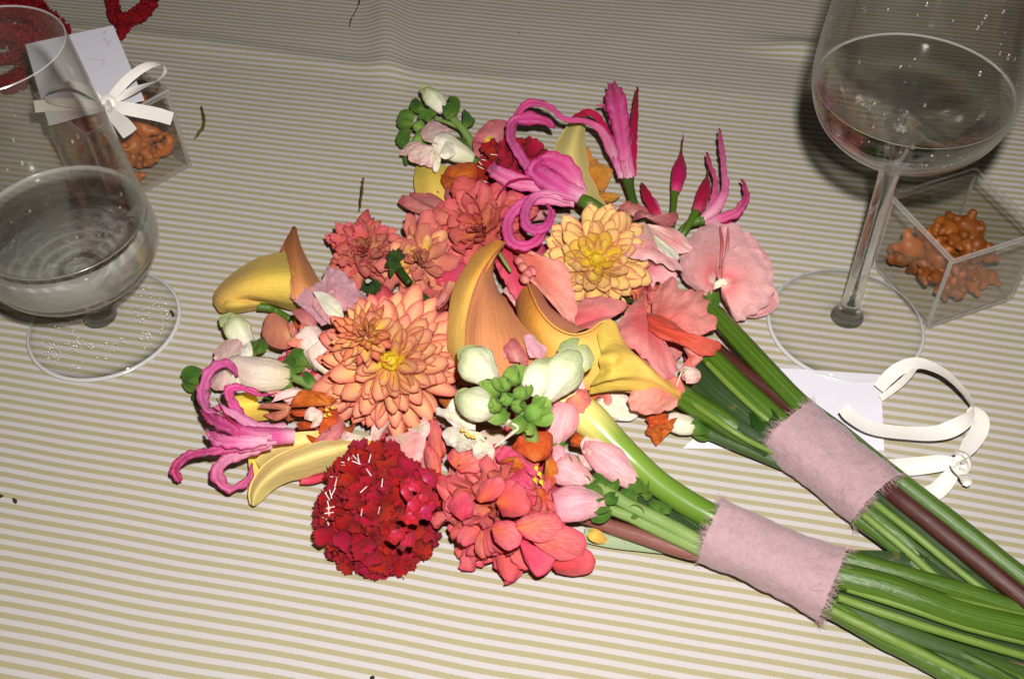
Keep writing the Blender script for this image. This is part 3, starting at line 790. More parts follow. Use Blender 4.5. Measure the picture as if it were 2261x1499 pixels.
M_MAUVE = petal_mat('mauve_pink_sweet_pea_petal', [(0.0, C(226, 170, 160)), (0.3, C(226, 158, 166)), (1.0, C(230, 182, 196))], edge=C(206, 140, 162), ep=5, es=0.5, veins=0.3, vs=26)
M_SNAPW = petal_mat('cream_snapdragon_petal', [(0.0, C(226, 230, 190)), (0.4, C(240, 238, 208)), (1.0, C(244, 238, 224))], edge=C(238, 206, 196), ep=5, es=0.5, veins=0.12, vs=20, transl=0.2)
M_SNAPP = petal_mat('pink_tinged_snapdragon_petal', [(0.0, C(232, 224, 190)), (0.5, C(238, 212, 198)), (1.0, C(234, 192, 188))], edge=C(222, 160, 160), ep=4, es=0.5, veins=0.25, vs=20)
M_SNAPD = petal_mat('dusty_rose_snapdragon_petal', [(0.0, C(222, 180, 170)), (0.5, C(214, 130, 132)), (1.0, C(200, 108, 116))], edge=C(178, 84, 96), veins=0.4, vs=20, rim=C(150, 66, 78))
M_SNAPO = petal_mat('peach_snapdragon_petal', [(0.0, C(240, 190, 140)), (0.4, C(228, 140, 110)), (1.0, C(226, 134, 122))], edge=C(206, 100, 100), veins=0.35, vs=20, rim=C(170, 70, 70))
M_ORANGE = petal_mat('burnt_orange_petal', [(0.0, C(214, 130, 60)), (0.5, C(206, 104, 34)), (1.0, C(196, 92, 40))], edge=C(170, 66, 26), veins=0.4, vs=20, rim=C(130, 50, 20))
M_HOT = petal_mat('hot_pink_petal', [(0.0, C(222, 70, 90)), (0.6, C(226, 80, 110)), (1.0, C(232, 110, 130))], edge=C(200, 40, 80), veins=0.45, vs=20, rim=C(170, 30, 60))
M_TUBEW = petal_mat('white_snapdragon_tube', [(0.0, C(206, 212, 150)), (0.4, C(238, 230, 210)), (1.0, C(240, 214, 206))], veins=0.5, vs=14, streak=C(226, 190, 176))
M_TUBEP = petal_mat('pink_snapdragon_tube', [(0.0, C(240, 222, 210)), (0.5, C(240, 200, 200)), (1.0, C(232, 160, 166))], edge=C(220, 120, 140), ep=3, es=0.4, veins=0.6, vs=14, streak=C(222, 138, 152))
M_BUDG = petal_mat('pale_green_snapdragon_bud', [(0.0, C(238, 236, 222)), (0.45, C(226, 231, 192)), (1.0, C(188, 210, 122))], veins=0.2, vs=14, rough=0.35, transl=0.15)
M_BUDM = petal_mat('green_snapdragon_bud', [(0.0, C(84, 126, 44)), (0.5, C(122, 160, 66)), (1.0, C(158, 190, 98))], veins=0.2, vs=14, rough=0.5, transl=0.1)
M_SEP = petal_mat('green_sepal', [(0.0, C(110, 140, 54)), (0.5, C(78, 124, 40)), (1.0, C(66, 108, 36))], edge=C(120, 150, 70), ep=4, es=0.4, veins=0.3, vs=18, rough=0.5, transl=0.15)
M_SEPD = petal_mat('dark_green_sepal', [(0.0, C(70, 96, 34)), (1.0, C(44, 74, 24))], veins=0.3, vs=18, rough=0.5, transl=0.1)

def stem_mat(name, a, b, rough=0.32, streaks=(26, 1.2), spec=0.55):
    if name in MATS: return MATS[name]
    n = NT(name)
    uv = n.n('ShaderNodeUVMap').outputs[0]; obj = n.n('ShaderNodeTexCoord').outputs['Object']
    mp = n.n('ShaderNodeMapping'); n.set(mp, 0, uv); mp.inputs['Scale'].default_value = (streaks[0], streaks[1], 1)
    f = n.noise(1.0, mp.outputs[0], 4, 0.65)
    c = n.ramp(f, [(0.3, a), (0.7, b)])
    c = n.mix(n.math('MULTIPLY', n.noise(60, obj, 3), 0.35), c, tuple(x * 0.55 for x in a))
    sp = n.n('ShaderNodeMapRange', interpolation_type='SMOOTHSTEP'); n.set(sp, 0, n.noise(75, obj, 4, 0.7)); sp.inputs[1].default_value = 0.62; sp.inputs[2].default_value = 0.72
    c = n.mix(n.math('MULTIPLY', sp.outputs[0], 0.45), c, C(120, 104, 52))
    bs = n.n('ShaderNodeBsdfPrincipled', in_Base_Color=c, in_Roughness=n.math('MULTIPLY_ADD', f, 0.35, rough - 0.12)); bs.inputs['Specular IOR Level'].default_value = spec
    n.set(bs, 'Normal', n.bump(n.math('ADD', f, n.math('MULTIPLY', n.noise(300, obj, 3), 0.6)), 0.45, 0.0007))
    MATS[name] = n.done(bs); return MATS[name]
ST_GREEN = stem_mat('bright_green_stem', C(46, 80, 14), C(104, 138, 40), 0.32)
ST_MID = stem_mat('mid_green_stem', C(38, 66, 14), C(74, 104, 30), 0.42)
ST_SNAP = stem_mat('pale_green_stem', C(112, 142, 66), C(150, 176, 96), 0.5)
ST_BROWN = stem_mat('maroon_stem', C(64, 26, 20), C(92, 42, 30), 0.4)
ST_ROSE = stem_mat('rosy_brown_stem', C(122, 66, 58), C(156, 98, 86), 0.4)
LEAF = stem_mat('dark_green_leaf', C(26, 48, 20), C(72, 98, 50), 0.5, (18, 0.25), 0.3)
LEAFP = stem_mat('pale_leaf_back', C(150, 168, 128), C(178, 190, 152), 0.6, (18, 0.3), 0.2)
def calla_stem():
    n = NT('calla_stem_yellow_to_green')
    uv = n.n('ShaderNodeUVMap').outputs[0]; sep = n.n('ShaderNodeSeparateXYZ'); n.set(sep, 0, uv)
    mp = n.n('ShaderNodeMapping'); n.set(mp, 0, uv); mp.inputs['Scale'].default_value = (16, 1.0, 1)
    f = n.noise(1.0, mp.outputs[0], 4, 0.6)
    c = n.ramp(n.math('ADD', sep.outputs[1], n.math('MULTIPLY', n.math('SUBTRACT', f, 0.5), 0.14)), [(0.0, C(244, 226, 150)), (0.14, C(226, 212, 124)), (0.30, C(128, 158, 60)), (1.0, C(80, 118, 30))])
    bs = n.n('ShaderNodeBsdfPrincipled', in_Base_Color=c, in_Roughness=0.3); bs.inputs['Specular IOR Level'].default_value = 0.4
    return n.done(bs)
ST_CALLA = calla_stem()
# ------------------------------------------------------------------ the two bouquets
BA = empty('bouquet', P(1500, 780, 0)); tag(BA, 'bouquet lying behind the other, with a yellow-peach dahlia and its band over the white card', 'bouquet', 'bouquets lying on the tablecloth')
BB = empty('bouquet', P(1200, 1030, 0)); tag(BB, 'front bouquet with a big coral dahlia, white snapdragons and a dark red scabiosa', 'bouquet', 'bouquets lying on the tablecloth')
_g = lambda name, px, py, z, par: empty(name, P(px, py, z), par)

def petal_set(mats, **kw):
    out = {}
    for k, m in mats.items():
        me = unit_petal('petal', seed=len(out) * 1.37, **kw); me.materials.append(m); out[k] = me
    return out
def toward(c, dx=0.0, dy=0.0):
    """an axis that looks at the camera, leaning dx to the right and dy up in the picture"""
    v = (CAMP - Vector(c)).normalized()
    return (v + RT * dx + UP * dy).normalized()

# ---- dahlias
def make_sets():
    D = {}
    D['co'] = petal_set({0: M_CORALO, 1: M_CORALO, 2: M_CORAL}, shape='dahlia', cup=0.50, curl=0.10, tipcurl=-0.02, width=0.16, ruf=0.06, tip=.04, crease=.006)
    D['cm'] = petal_set({0: M_CORAL, 1: M_CORAL, 2: M_CORALO}, shape='dahlia', cup=0.60, curl=0.14, tipcurl=0.04, width=0.20, ruf=0.06, tip=.04, crease=.006)
    D['cg'] = petal_set({0: M_GOLD, 1: M_CORAL}, shape='dahlia', cup=0.6, curl=0.1, tipcurl=0.05, width=0.27, ruf=0.04, tip=.05)
    D['ci'] = petal_set({0: M_CORALI, 1: M_CORALI, 2: M_CORAL}, shape='point', cup=0.8, curl=0.25, tipcurl=0.08, width=0.24, ruf=0.06)
    D['po'] = petal_set({0: M_PEACH, 1: M_PEACH, 2: M_PEACH}, shape='dahlia', cup=0.6, curl=0.16, tipcurl=0.05, width=0.22, ruf=0.08, tip=.05)
    D['pi'] = petal_set({0: M_PEACHI, 1: M_PEACHI, 2: M_PEACH}, shape='dahlia', cup=0.6, curl=0.2, tipcurl=0.05, width=0.30, ruf=0.08, tip=.04)
    D['ro'] = petal_set({0: M_RED, 1: M_RED, 2: M_RED, 3: M_REDB}, shape='dahlia', cup=0.55, curl=0.12, tipcurl=-0.10, width=0.25, ruf=0.2, nu=11, nv=13, crease=.022)
    D['rm'] = petal_set({0: M_RED, 1: M_REDB, 2: M_RED}, shape='dahlia', cup=0.55, curl=0.22, tipcurl=0.10, width=0.28, ruf=0.2, nu=11, nv=13, crease=.022)
    D['dr'] = petal_set({0: M_DRY, 1: M_DRY, 2: M_RED}, shape='point', cup=0.55, curl=0.1, tipcurl=0.0, width=0.24, ruf=0.2, nu=9, nv=12, crease=.02)
    D['pe'] = petal_set({0: M_SNAPO, 1: M_CORAL, 2: M_SNAPO}, shape='dahlia', cup=0.55, curl=0.15, tipcurl=0.0, width=0.24, ruf=0.16, nu=9, nv=12, crease=.018)
    D['sc'] = petal_set({0: M_SCAB, 1: M_SCAB, 2: M_SCAB}, shape='wide', cup=0.2, curl=0.2, tipcurl=-0.2, width=0.46, ruf=0.36, lobes=3, nu=11, nv=12)
    D['sp'] = petal_set({0: M_SCABP, 1: M_SCAB}, shape='wide', cup=0.2, curl=0.2, tipcurl=-0.2, width=0.48, ruf=0.36, lobes=3, nu=11, nv=12)
    return D
DS = make_sets()
def joined(*names):
    """several petal sets as one indexed list"""
    out = []
    for n_ in names: out += list(DS[n_].values())
    return out
def dahlia(name, parent, px, py, z, lean, spec, seed, floor=0.003, jit=1.0):
    c = P(px, py, z); ms, out = [], []
    for (cnt, p0, p1, l0, l1, f0, f1, wide, key) in spec:
        k0 = len(ms); ms += list(DS[key].values()); out.append((cnt, p0, p1, l0, l1, f0, f1, wide, range(k0, len(ms))))
    return bloom(name, c, toward(c, *lean), parent, out, ms, seed, floor, jit=jit)

# peach and yellow dahlia of the back bouquet
dahlia('dahlia', BA, 1318, 578, 2.7, (-0.02, 0.22), [(20, 100, 92, 2.75, 2.6, .3, .3, 1.0, 'po'), (20, 88, 76, 2.6, 2.4, .35, .4, 1.0, 'po'), (18, 72, 60, 2.2, 1.9, .4, .45, 1.05, 'po'),
        (15, 64, 56, 1.75, 1.45, .45, .5, 1.0, 'pi'), (12, 58, 46, 1.2, 0.95, .5, .55, 1.0, 'pi'), (8, 42, 10, 0.75, 0.6, .5, .4, 0.8, 'pi')], 3)
def disc(px, py, z, up, r, mat, par):
    c = P(px, py, z); a = toward(c) 
    tube('disc', [tuple(c + a * up * .2), tuple(c + a * up * .6), tuple(c + a * up)], [r, r * 1.05, r * .5], mat, par, n=16, world=True, lump=.12, ls=500)
DISC = plain_mat('golden_green_disc', C(206, 176, 40), .6, .3, .35, 900, .6, 1500)
disc(1318, 572, 2.7, .009, .42, DISC, BA)
# loose coral dahlia in its middle
dahlia('dahlia', BA, 1062, 505, 2.6, (-0.25, 0.15), [(18, 104, 92, 2.9, 2.7, .3, .3, 1.0, 'ro'), (17, 86, 70, 2.5, 2.2, .35, .4, 1.0, 'ro'), (14, 64, 44, 2.0, 1.6, .4, .4, 0.95, 'rm'), (9, 38, 10, 1.4, 1.0, .4, .3, 0.8, 'rm')], 14, jit=2.0)
# small wilting dahlia and a ragged peach one at the left
dahlia('dahlia', BA, 800, 552, 1.9, (-0.15, 0.10), [(20, 112, 95, 1.6, 1.6, .6, .6, 1.2, 'dr'), (22, 90, 70, 1.4, 1.25, .6, .6, 1.3, 'dr'), (20, 66, 40, 1.15, .95, .5, .4, 1.4, 'dr'), (16, 38, 8, .95, .8, .35, .1, 1.3, 'dr')], 21, jit=3)
dahlia('dahlia', BA, 925, 572, 1.9, (-0.05, 0.25), [(16, 108, 92, 2.0, 1.9, .5, .5, 1.05, 'pe'), (16, 86, 66, 1.7, 1.5, .5, .5, 1.2, 'pe'), (15, 60, 30, 1.3, 1.0, .45, .35, 1.3, 'pe'), (9, 26, 6, .9, .8, .3, .1, 1.2, 'pe')], 27, jit=3)
# amber dahlia petals behind the yellow calla
am = _g('dahlia', 1310, 400, 1.2, BA)
for b_, e_ in (((1296, 410, 1.1), [(1285, 385, 1.2), (1300, 370, 1.6), (1330, 362, 1.7), (1350, 375, 1.5), (1345, 405, 1.2), (1330, 425, 1.0)]),
               ((1310, 440, 1.0), [(1318, 425, 1.2), (1345, 425, 1.3), (1372, 432, 1.0), (1352, 446, .8), (1330, 450, .7)]),
               ((1290, 370, 1.0), [(1285, 345, 1.3), (1297, 325, 1.4), (1310, 350, 1.3), (1320, 370, 1.2)]),
               ((1300, 380, 1.0), [(1300, 360, 1.3), (1318, 352, 1.2), (1325, 365, 1.1)])):
    fan('petal', b_, e_, M_AMBER, am, 0.3, 0.08, seed=b_[0])

# dark red scabiosa heads
STM = plain_mat('white_anther', (0.82, 0.68, 0.62), 0.5, 0.4, 0.1)
def stamen_mesh():
    bm = bmesh.new(); bmesh.ops.create_cone(bm, cap_ends=True, segments=5, radius1=0.00022, radius2=0.0003, depth=0.0042)
    me = bpy.data.meshes.new('stamen'); bm.to_mesh(me); bm.free(); me.materials.append(STM); return me
STAMEN = stamen_mesh()
def scabiosa(parent, px, py, z, lean, rad, flat, cnt, size, seed, pins, stretch=(1, 1)):
    c = P(px, py, z); ms = joined('sc', 'sp'); ax = toward(c, *lean)
    r = pompon('scabiosa', c, ax, parent, rad, flat, cnt, size, ms, (0, 1, 2, 0, 1, 2, 0, 1, 2, 4), seed, stretch)
    rnd = random.Random(seed); s, t, a = basis(ax)
    for (qx, qy) in pins:
        d = Vector(P(qx, qy, z + rad * .55)) - c
        u, v = d.dot(s) / (rad / 100 * stretch[0]), d.dot(t) / (rad / 100 * stretch[1]); rr = math.hypot(u, v)
        if rr > 1.02: u, v, rr = u / rr * 1.02, v / rr * 1.02, 1.02
        base = c + s * u * rad / 100 * stretch[0] + t * v * rad / 100 * stretch[1] + a * (math.sqrt(max(0, 1.04 - rr * rr)) * rad / 100 * flat + 0.0075)
        axis = (s * rnd.gauss(0, 1) + t * rnd.gauss(0, 1) + a * rnd.gauss(0, .4)).normalized()
        inst('stamen', STAMEN, Matrix.Translation(base) @ axis.to_track_quat('Z', 'Y').to_matrix().to_4x4(), r)
    return r
scabiosa(BA, 1130, 395, 1.4, (-0.2, 0.25), 1.85, .75, 85, 1.15, 5, [(1062 + random.Random(i).uniform(-12, 40), 340 + i * 9 + random.Random(i * 7).uniform(-6, 6)) for i in range(14)])

# ---- nerines
def nerine_petal(path, width, mat, par, crimp=0.22, cup=0.2, twist=None, seed=0):
    return strip('petal', path, width, mat, par, cup=cup * .45, crimp=crimp * 1.15 + .03, cs=230, ridge=.07, twist=twist, nu=13, nv=13 * len(path), wr=0.05, seed=seed)
n1 = _g('nerine', 1385, 400, 2.6, BA)
nerine_petal([(1390, 392, 2.9), (1378, 330, 3.3), (1368, 265, 3.6), (1358, 215, 3.7), (1350, 184, 3.3)], [.75, .85, 1.15, 1.25, .45], M_NER, n1, .10, .35, seed=1)
nerine_petal([(1396, 390, 2.7), (1398, 320, 3.0), (1402, 255, 3.0), (1408, 192, 2.8)], [.5, .5, .42, .12], M_NERB, n1, .06, .5, seed=2)
nerine_petal([(1380, 385, 2.7), (1350, 330, 3.1), (1325, 285, 3.5), (1290, 268, 3.9), (1245, 262, 4.2), (1210, 235, 4.5), (1170, 228, 4.3), (1142, 252, 4.0), (1132, 300, 3.8), (1150, 345, 3.6), (1190, 385, 3.5)], [.6, .72, .5, .34, .34, .34, .5, .42, .36, .36, .3], M_NER, n1, .10, .4, seed=3)
nerine_petal([(1376, 372, 2.6), (1345, 305, 3.0), (1322, 262, 3.4), (1295, 248, 3.6), (1262, 264, 3.7), (1246, 268, 3.5)], [.4, .42, .42, .4, .3, .1], M_NERB, n1, .08, .4, seed=4)
nerine_petal([(1386, 380, 2.5), (1360, 300, 2.7), (1338, 238, 2.6), (1318, 232, 2.4)], [.3, .3, .25, .1], M_NERP, n1, .08, .4, seed=5)
nerine_petal([(1376, 392, 2.8), (1362, 345, 3.0), (1352, 300, 3.0)], [.6, .6, .2], M_NERP, n1, .08, .4, seed=6)
for q in ((1392, 300), (1398, 290), (1384, 310)): tube('stamen', [(1388, 388, 2.9), (1390, 340, 3.2), (q[0], q[1], 3.2)], [.04, .035, .03], M_NERP, n1, n=5)
tube('stem', [(1386, 394, 2.5), (1392, 420, 2.3), (1402, 455, 2.0), (1418, 490, 1.4)], [.36, .26, .24, .24], ST_MID, n1, n=10)

n2 = _g('nerine', 1270, 440, 4.0, BA)
tube('stem', [(1283, 440, 4.0), (1303, 452, 3.9), (1340, 470, 3.5), (1372, 486, 2.8), (1400, 500, 2.0)], [.34, .42, .26, .22, .22], ST_GREEN, n2, n=12)
nerine_petal([(1288, 436, 4.1), (1250, 420, 4.5), (1215, 400, 4.9), (1180, 375, 5.0), (1200, 352, 5.2)], [.8, 1.1, 1.2, 1.0, .5], M_NER, n2, .14, .3, seed=11)
nerine_petal([(1285, 425, 4.3), (1262, 385, 4.9), (1238, 362, 5.2), (1205, 352, 5.2), (1185, 362, 5.0)], [.7, 1.1, 1.2, .8, .3], M_NER, n2, .16, .3, seed=12)
nerine_petal([(1270, 440, 3.8), (1200, 414, 4.3), (1140, 400, 4.5), (1098, 382, 4.6), (1078, 366, 4.2)], [.7, .7, .95, .85, .35], M_NERP, n2, .14, .3, seed=13)
nerine_petal([(1268, 446, 3.9), (1200, 440, 4.3), (1150, 452, 4.5), (1122, 488, 4.6), (1126, 530, 4.7), (1162, 543, 4.8), (1196, 520, 4.9), (1212, 480, 4.8)], [.6, .6, .65, .62, .6, .55, .5, .2], M_NER, n2, .12, .35, seed=14)
nerine_petal([(1262, 440, 4.1), (1195, 428, 4.6), (1165, 452, 4.8), (1160, 490, 5.0), (1182, 508, 5.1), (1208, 498, 5.2), (1218, 470, 5.2), (1205, 452, 5.1)], [.5, .5, .55, .6, .6, .5, .4, .15], M_NER, n2, .12, .35, seed=15)
nerine_petal([(1255, 432, 3.9), (1190, 395, 4.2), (1150, 345, 4.3), (1128, 305, 4.3), (1132, 270, 4.2), (1170, 262, 4.1), (1205, 268, 3.9), (1226, 285, 3.6)], [.5, .55, .6, .6, .62, .75, .55, .12], M_NER, n2, .16, .35, seed=16)
nerine_petal([(1250, 436, 4.2), (1180, 398, 4.7), (1130, 400, 4.9), (1105, 425, 4.8), (1098, 440, 4.6)], [.16, .14, .14, .12, .08], M_NERB, n2, .02, .3, seed=17)

n3 = _g('nerine', 1520, 480, 1.6, BA)
bud('bud', [(1490, 425, 1.6), (1497, 395, 1.8), (1503, 350, 1.9), (1510, 290, 1.8)], [.24, .38, .42, .08], M_NERB, n3, n=12)
tube('stem', [(1490, 422, 1.6), (1488, 450, 1.5), (1484, 490, 1.3), (1486, 520, 1.0)], [.22, .19, .18, .18], ST_GREEN, n3, n=10)
bud('bud', [(1538, 468, 1.8), (1548, 440, 2.0), (1560, 400, 2.0), (1566, 362, 1.9)], [.3, .4, .38, .08], M_NERB, n3, n=12)
tube('stem', [(1537, 468, 1.8), (1525, 490, 1.7), (1510, 515, 1.4), (1498, 530, 1.0)], [.26, .22, .2, .2], ST_GREEN, n3, n=10)
nerine_petal([(1553, 484, 1.9), (1580, 460, 2.4), (1600, 425, 2.8), (1598, 370, 3.0), (1592, 320, 2.9), (1588, 283, 2.7)], [.45, .65, .5, .36, .34, .1], M_NERP, n3, .08, .5, seed=21)
nerine_petal([(1556, 488, 1.7), (1600, 480, 2.0), (1632, 462, 2.3), (1648, 432, 2.3), (1638, 395, 2.1)], [.5, .6, .55, .4, .15], M_NER, n3, .14, .4, seed=22)
nerine_petal([(1556, 480, 1.8), (1574, 445, 2.2), (1580, 400, 2.4), (1566, 360, 2.5), (1560, 336, 2.3)], [.4, .45, .3, .28, .1], M_NER, n3, .08, .5, seed=23)
nerine_petal([(1560, 492, 1.3), (1600, 492, 1.3), (1634, 500, 1.1)], [.3, .45, .1], M_NERB, n3, .06, .4, seed=24)
tube('stem', [(1556, 486, 1.7), (1540, 488, 1.6), (1518, 498, 1.5), (1496, 520, 1.1)], [.34, .30, .24, .22], ST_GREEN, n3, n=10)
nerine_petal([(1455, 478, 1.2), (1440, 455, 1.5), (1425, 425, 1.6), (1416, 404, 1.4)], [.4, .55, .5, .1], M_NERB, n3, .05, .5, seed=25)
nerine_petal([(1458, 478, 1.1), (1445, 450, 1.3), (1432, 425, 1.3)], [.3, .4, .1], M_NER, n3, .05, .5, seed=26)

# ---- callas of the back bouquet
k1 = _g('calla_lily', 1280, 400, 1.6, BA)
surf('spathe', [[(1278, 250, 1.6), (1292, 240, 1.9), (1298, 250, 1.6)], [(1246, 288, 1.6), (1275, 280, 2.5), (1292, 290, 1.6)], [(1220, 335, 1.6), (1262, 330, 2.9), (1296, 340, 1.5)],
                [(1212, 385, 1.6), (1262, 385, 2.9), (1312, 400, 1.3)], [(1236, 430, 1.5), (1285, 430, 2.6), (1334, 445, 1.1)], [(1300, 470, 1.4), (1330, 470, 1.9), (1362, 476, 1.0)]], M_CALP, k1, 16, 26, wr=.02)
surf('spathe_inside', [[(1278, 250, 1.5), (1290, 246, 1.2), (1298, 250, 1.5)], [(1246, 288, 1.5), (1272, 290, .8), (1292, 290, 1.5)], [(1220, 335, 1.5), (1262, 335, .4), (1296, 340, 1.4)], [(1212, 385, 1.5), (1262, 390, .3), (1312, 400, 1.2)], [(1240, 430, 1.4), (1290, 432, .4), (1334, 445, 1.0)]], M_CALY, k1, 10, 14)
k2 = _g('calla_lily', 950, 400, 1.2, BA)
surf('spathe', [[(918, 368, 1.0), (945, 360, 1.5), (985, 365, 1.4)], [(914, 400, 1.0), (948, 398, 1.7), (990, 400, 1.6)], [(920, 432, .9), (952, 432, 1.5), (1000, 440, 1.3)], [(940, 462, .7), (965, 465, 1.1), (1005, 470, 1.0)]], M_CALY, k2, 12, 14, wr=.02)
k3 = _g('calla_lily', 1240, 720, 3.5, BA)                     # orange one whose rim sweeps to the right
surf('spathe', [[(1168, 626, 5.6), (1152, 640, 5.0), (1140, 668, 4.0), (1140, 700, 3.0)], [(1178, 655, 5.7), (1164, 690, 5.0), (1152, 722, 4.0), (1150, 760, 3.0)], [(1196, 690, 5.6), (1186, 730, 4.9), (1178, 762, 3.9), (1180, 800, 2.9)],
                [(1228, 722, 5.3), (1220, 760, 4.6), (1214, 795, 3.7), (1214, 832, 2.8)], [(1268, 736, 5.0), (1264, 775, 4.4), (1258, 815, 3.5), (1258, 850, 2.6)], [(1305, 726, 4.7), (1304, 780, 4.3), (1300, 825, 3.3), (1302, 862, 2.4)],
                [(1336, 708, 4.4), (1338, 770, 4.2), (1338, 825, 3.2), (1342, 864, 2.3)]], M_CALO, k3, 16, 34, wr=.03)
surf('spathe', [[(1168, 626, 5.6), (1180, 628, 4.9), (1192, 640, 4.2)], [(1178, 655, 5.72), (1196, 660, 4.8), (1214, 676, 4.0)], [(1196, 690, 5.62), (1222, 690, 4.7), (1250, 705, 3.8)], [(1228, 722, 5.32), (1254, 712, 4.5), (1280, 722, 3.7)], [(1268, 736, 5.02), (1282, 730, 4.6), (1300, 724, 4.2)]], M_CALK, k3, 12, 24)
surf('spathe', [[(1318, 742, 4.7), (1328, 790, 4.7), (1308, 850, 3.2), (1300, 868, 2.2)], [(1336, 712, 4.6), (1356, 790, 4.9), (1348, 840, 4.0), (1350, 866, 2.4)], [(1356, 714, 4.4), (1378, 785, 4.6), (1392, 835, 3.9), (1398, 872, 2.3)],
                [(1368, 740, 4.0), (1406, 790, 4.3), (1430, 838, 3.6), (1430, 876, 2.2)], [(1392, 775, 3.4), (1428, 805, 3.9), (1462, 848, 3.3), (1464, 880, 2.1)], [(1440, 805, 2.8), (1460, 820, 3.1), (1500, 866, 2.6), (1502, 884, 1.9)]], M_CALY, k3, 44, 34, wr=.06, ws=140, pleat=3.5, pd=.2)

strip('spathe_rim', [(1164, 624, 5.8), (1176, 652, 5.95), (1194, 688, 5.85), (1226, 722, 5.55), (1266, 738, 5.25), (1302, 730, 4.95), (1326, 712, 4.75), (1350, 706, 4.6)], [.06, .1, .11, .11, .11, .12, .13, .08], M_CALO, k3, cup=-.55)
strip('spathe_rim', [(1278, 248, 1.9), (1248, 286, 1.9), (1222, 333, 1.9), (1214, 385, 1.85), (1234, 425, 1.8)], [.05, .08, .08, .08, .05], M_CALP, k1, cup=-.5)

# ---- sweet peas of the back bouquet
s1 = _g('sweet_pea', 1600, 610, 2.2, BA)                       # the big round pink one
fan('petal', (1578, 625, 2.6), [(1568, 660, 2.1), (1535, 640, 1.8), (1505, 612, 1.7), (1500, 575, 2.0), (1515, 535, 2.3), (1545, 505, 2.4), (1572, 494, 2.4), (1590, 520, 2.7), (1592, 560, 2.8), (1586, 600, 2.7)], M_PINK, s1, .55, .10, seed=1)
fan('petal', (1588, 628, 2.2), [(1560, 495, 2.1), (1590, 490, 2.3), (1625, 500, 2.4), (1655, 515, 2.1), (1680, 545, 1.7), (1700, 570, 1.4), (1690, 600, 1.4)], M_PINK, s1, .5, .10, seed=2, pleat=3, pd=.10)
fan('petal', (1592, 628, 2.9), [(1596, 560, 2.9), (1612, 545, 3.0), (1650, 542, 2.9), (1688, 562, 2.5), (1706, 592, 2.2), (1708, 630, 2.0), (1700, 665, 1.7), (1675, 690, 1.4), (1640, 706, 1.1), (1622, 705, 1.2), (1608, 680, 1.6), (1594, 655, 2.2)], M_PINK, s1, .6, .10, nu=60, seed=3)
fan('petal', (1660, 690, 1.0), [(1640, 700, .9), (1672, 702, .6), (1705, 690, .5), (1722, 668, .8), (1712, 640, 1.1), (1700, 640, 1.4)], M_BLUSH, s1, .2, .06, seed=4)
fan('petal', (1596, 632, 3.0), [(1575, 640, 2.8), (1580, 622, 3.1), (1598, 616, 3.2), (1606, 628, 3.1)], M_SNAPW, s1, .15, .05, seed=5)
for p_ in ([(1572, 642, 2.4), (1566, 665, 2.3), (1570, 685, 2.0)], [(1580, 645, 2.4), (1582, 668, 2.4), (1576, 688, 2.1)]): strip('sepal', p_, [.3, .35, .1], M_SEP, s1)
strip('fold', [(1590, 500, 2.75), (1594, 540, 3.1), (1590, 590, 3.2)], [.1, .22, .08], M_SALM, s1, cup=-.6)
strip('fold', [(1608, 500, 2.75), (1606, 545, 3.05), (1596, 590, 3.2)], [.1, .2, .08], M_PINK, s1, cup=-.6)

s2 = _g('sweet_pea', 1440, 540, 3.0, BA)                       # blush one over the peach dahlia
fan('petal', (1425, 480, 2.9), [(1392, 490, 2.8), (1408, 465, 2.6), (1432, 470, 2.8), (1460, 478, 2.6), (1494, 468, 2.4), (1490, 495, 2.5), (1475, 508, 2.7)], M_SNAPD, s2, .3, .12, seed=1)
fan('petal', (1425, 492, 3.6), [(1424, 490, 3.6), (1380, 500, 3.3), (1358, 530, 3.2), (1356, 555, 3.2), (1400, 570, 3.6), (1450, 580, 3.6), (1500, 600, 3.2), (1502, 585, 3.2), (1470, 545, 3.5)], M_BLUSH, s2, .5, .10, seed=2)
fan('petal', (1428, 494, 3.6), [(1450, 500, 3.5), (1490, 505, 3.2), (1520, 530, 2.8), (1528, 552, 2.6), (1500, 560, 2.9), (1465, 550, 3.4), (1440, 525, 3.7)], M_BLUSH, s2, .35, .08, seed=3)
fan('petal', (1442, 520, 3.9), [(1450, 520, 3.9), (1475, 540, 3.7), (1496, 558, 3.4), (1498, 572, 3.3), (1475, 568, 3.6), (1452, 550, 3.9)], M_SNAPW, s2, .2, .04, seed=4)
fan('petal', (1420, 580, 2.2), [(1395, 570, 2.6), (1440, 578, 2.9), (1490, 600, 2.7), (1488, 620, 2.4), (1470, 632, 2.2), (1450, 622, 2.2), (1440, 638, 2.0)], M_PINK, s2, .2, .10, seed=5)
fan('petal', (1400, 478, 2.2), [(1366, 470, 2.2), (1372, 450, 2.1), (1395, 445, 2.2), (1420, 455, 2.2), (1440, 475, 2.2)], M_SNAPD, s2, .2, .14, seed=6)

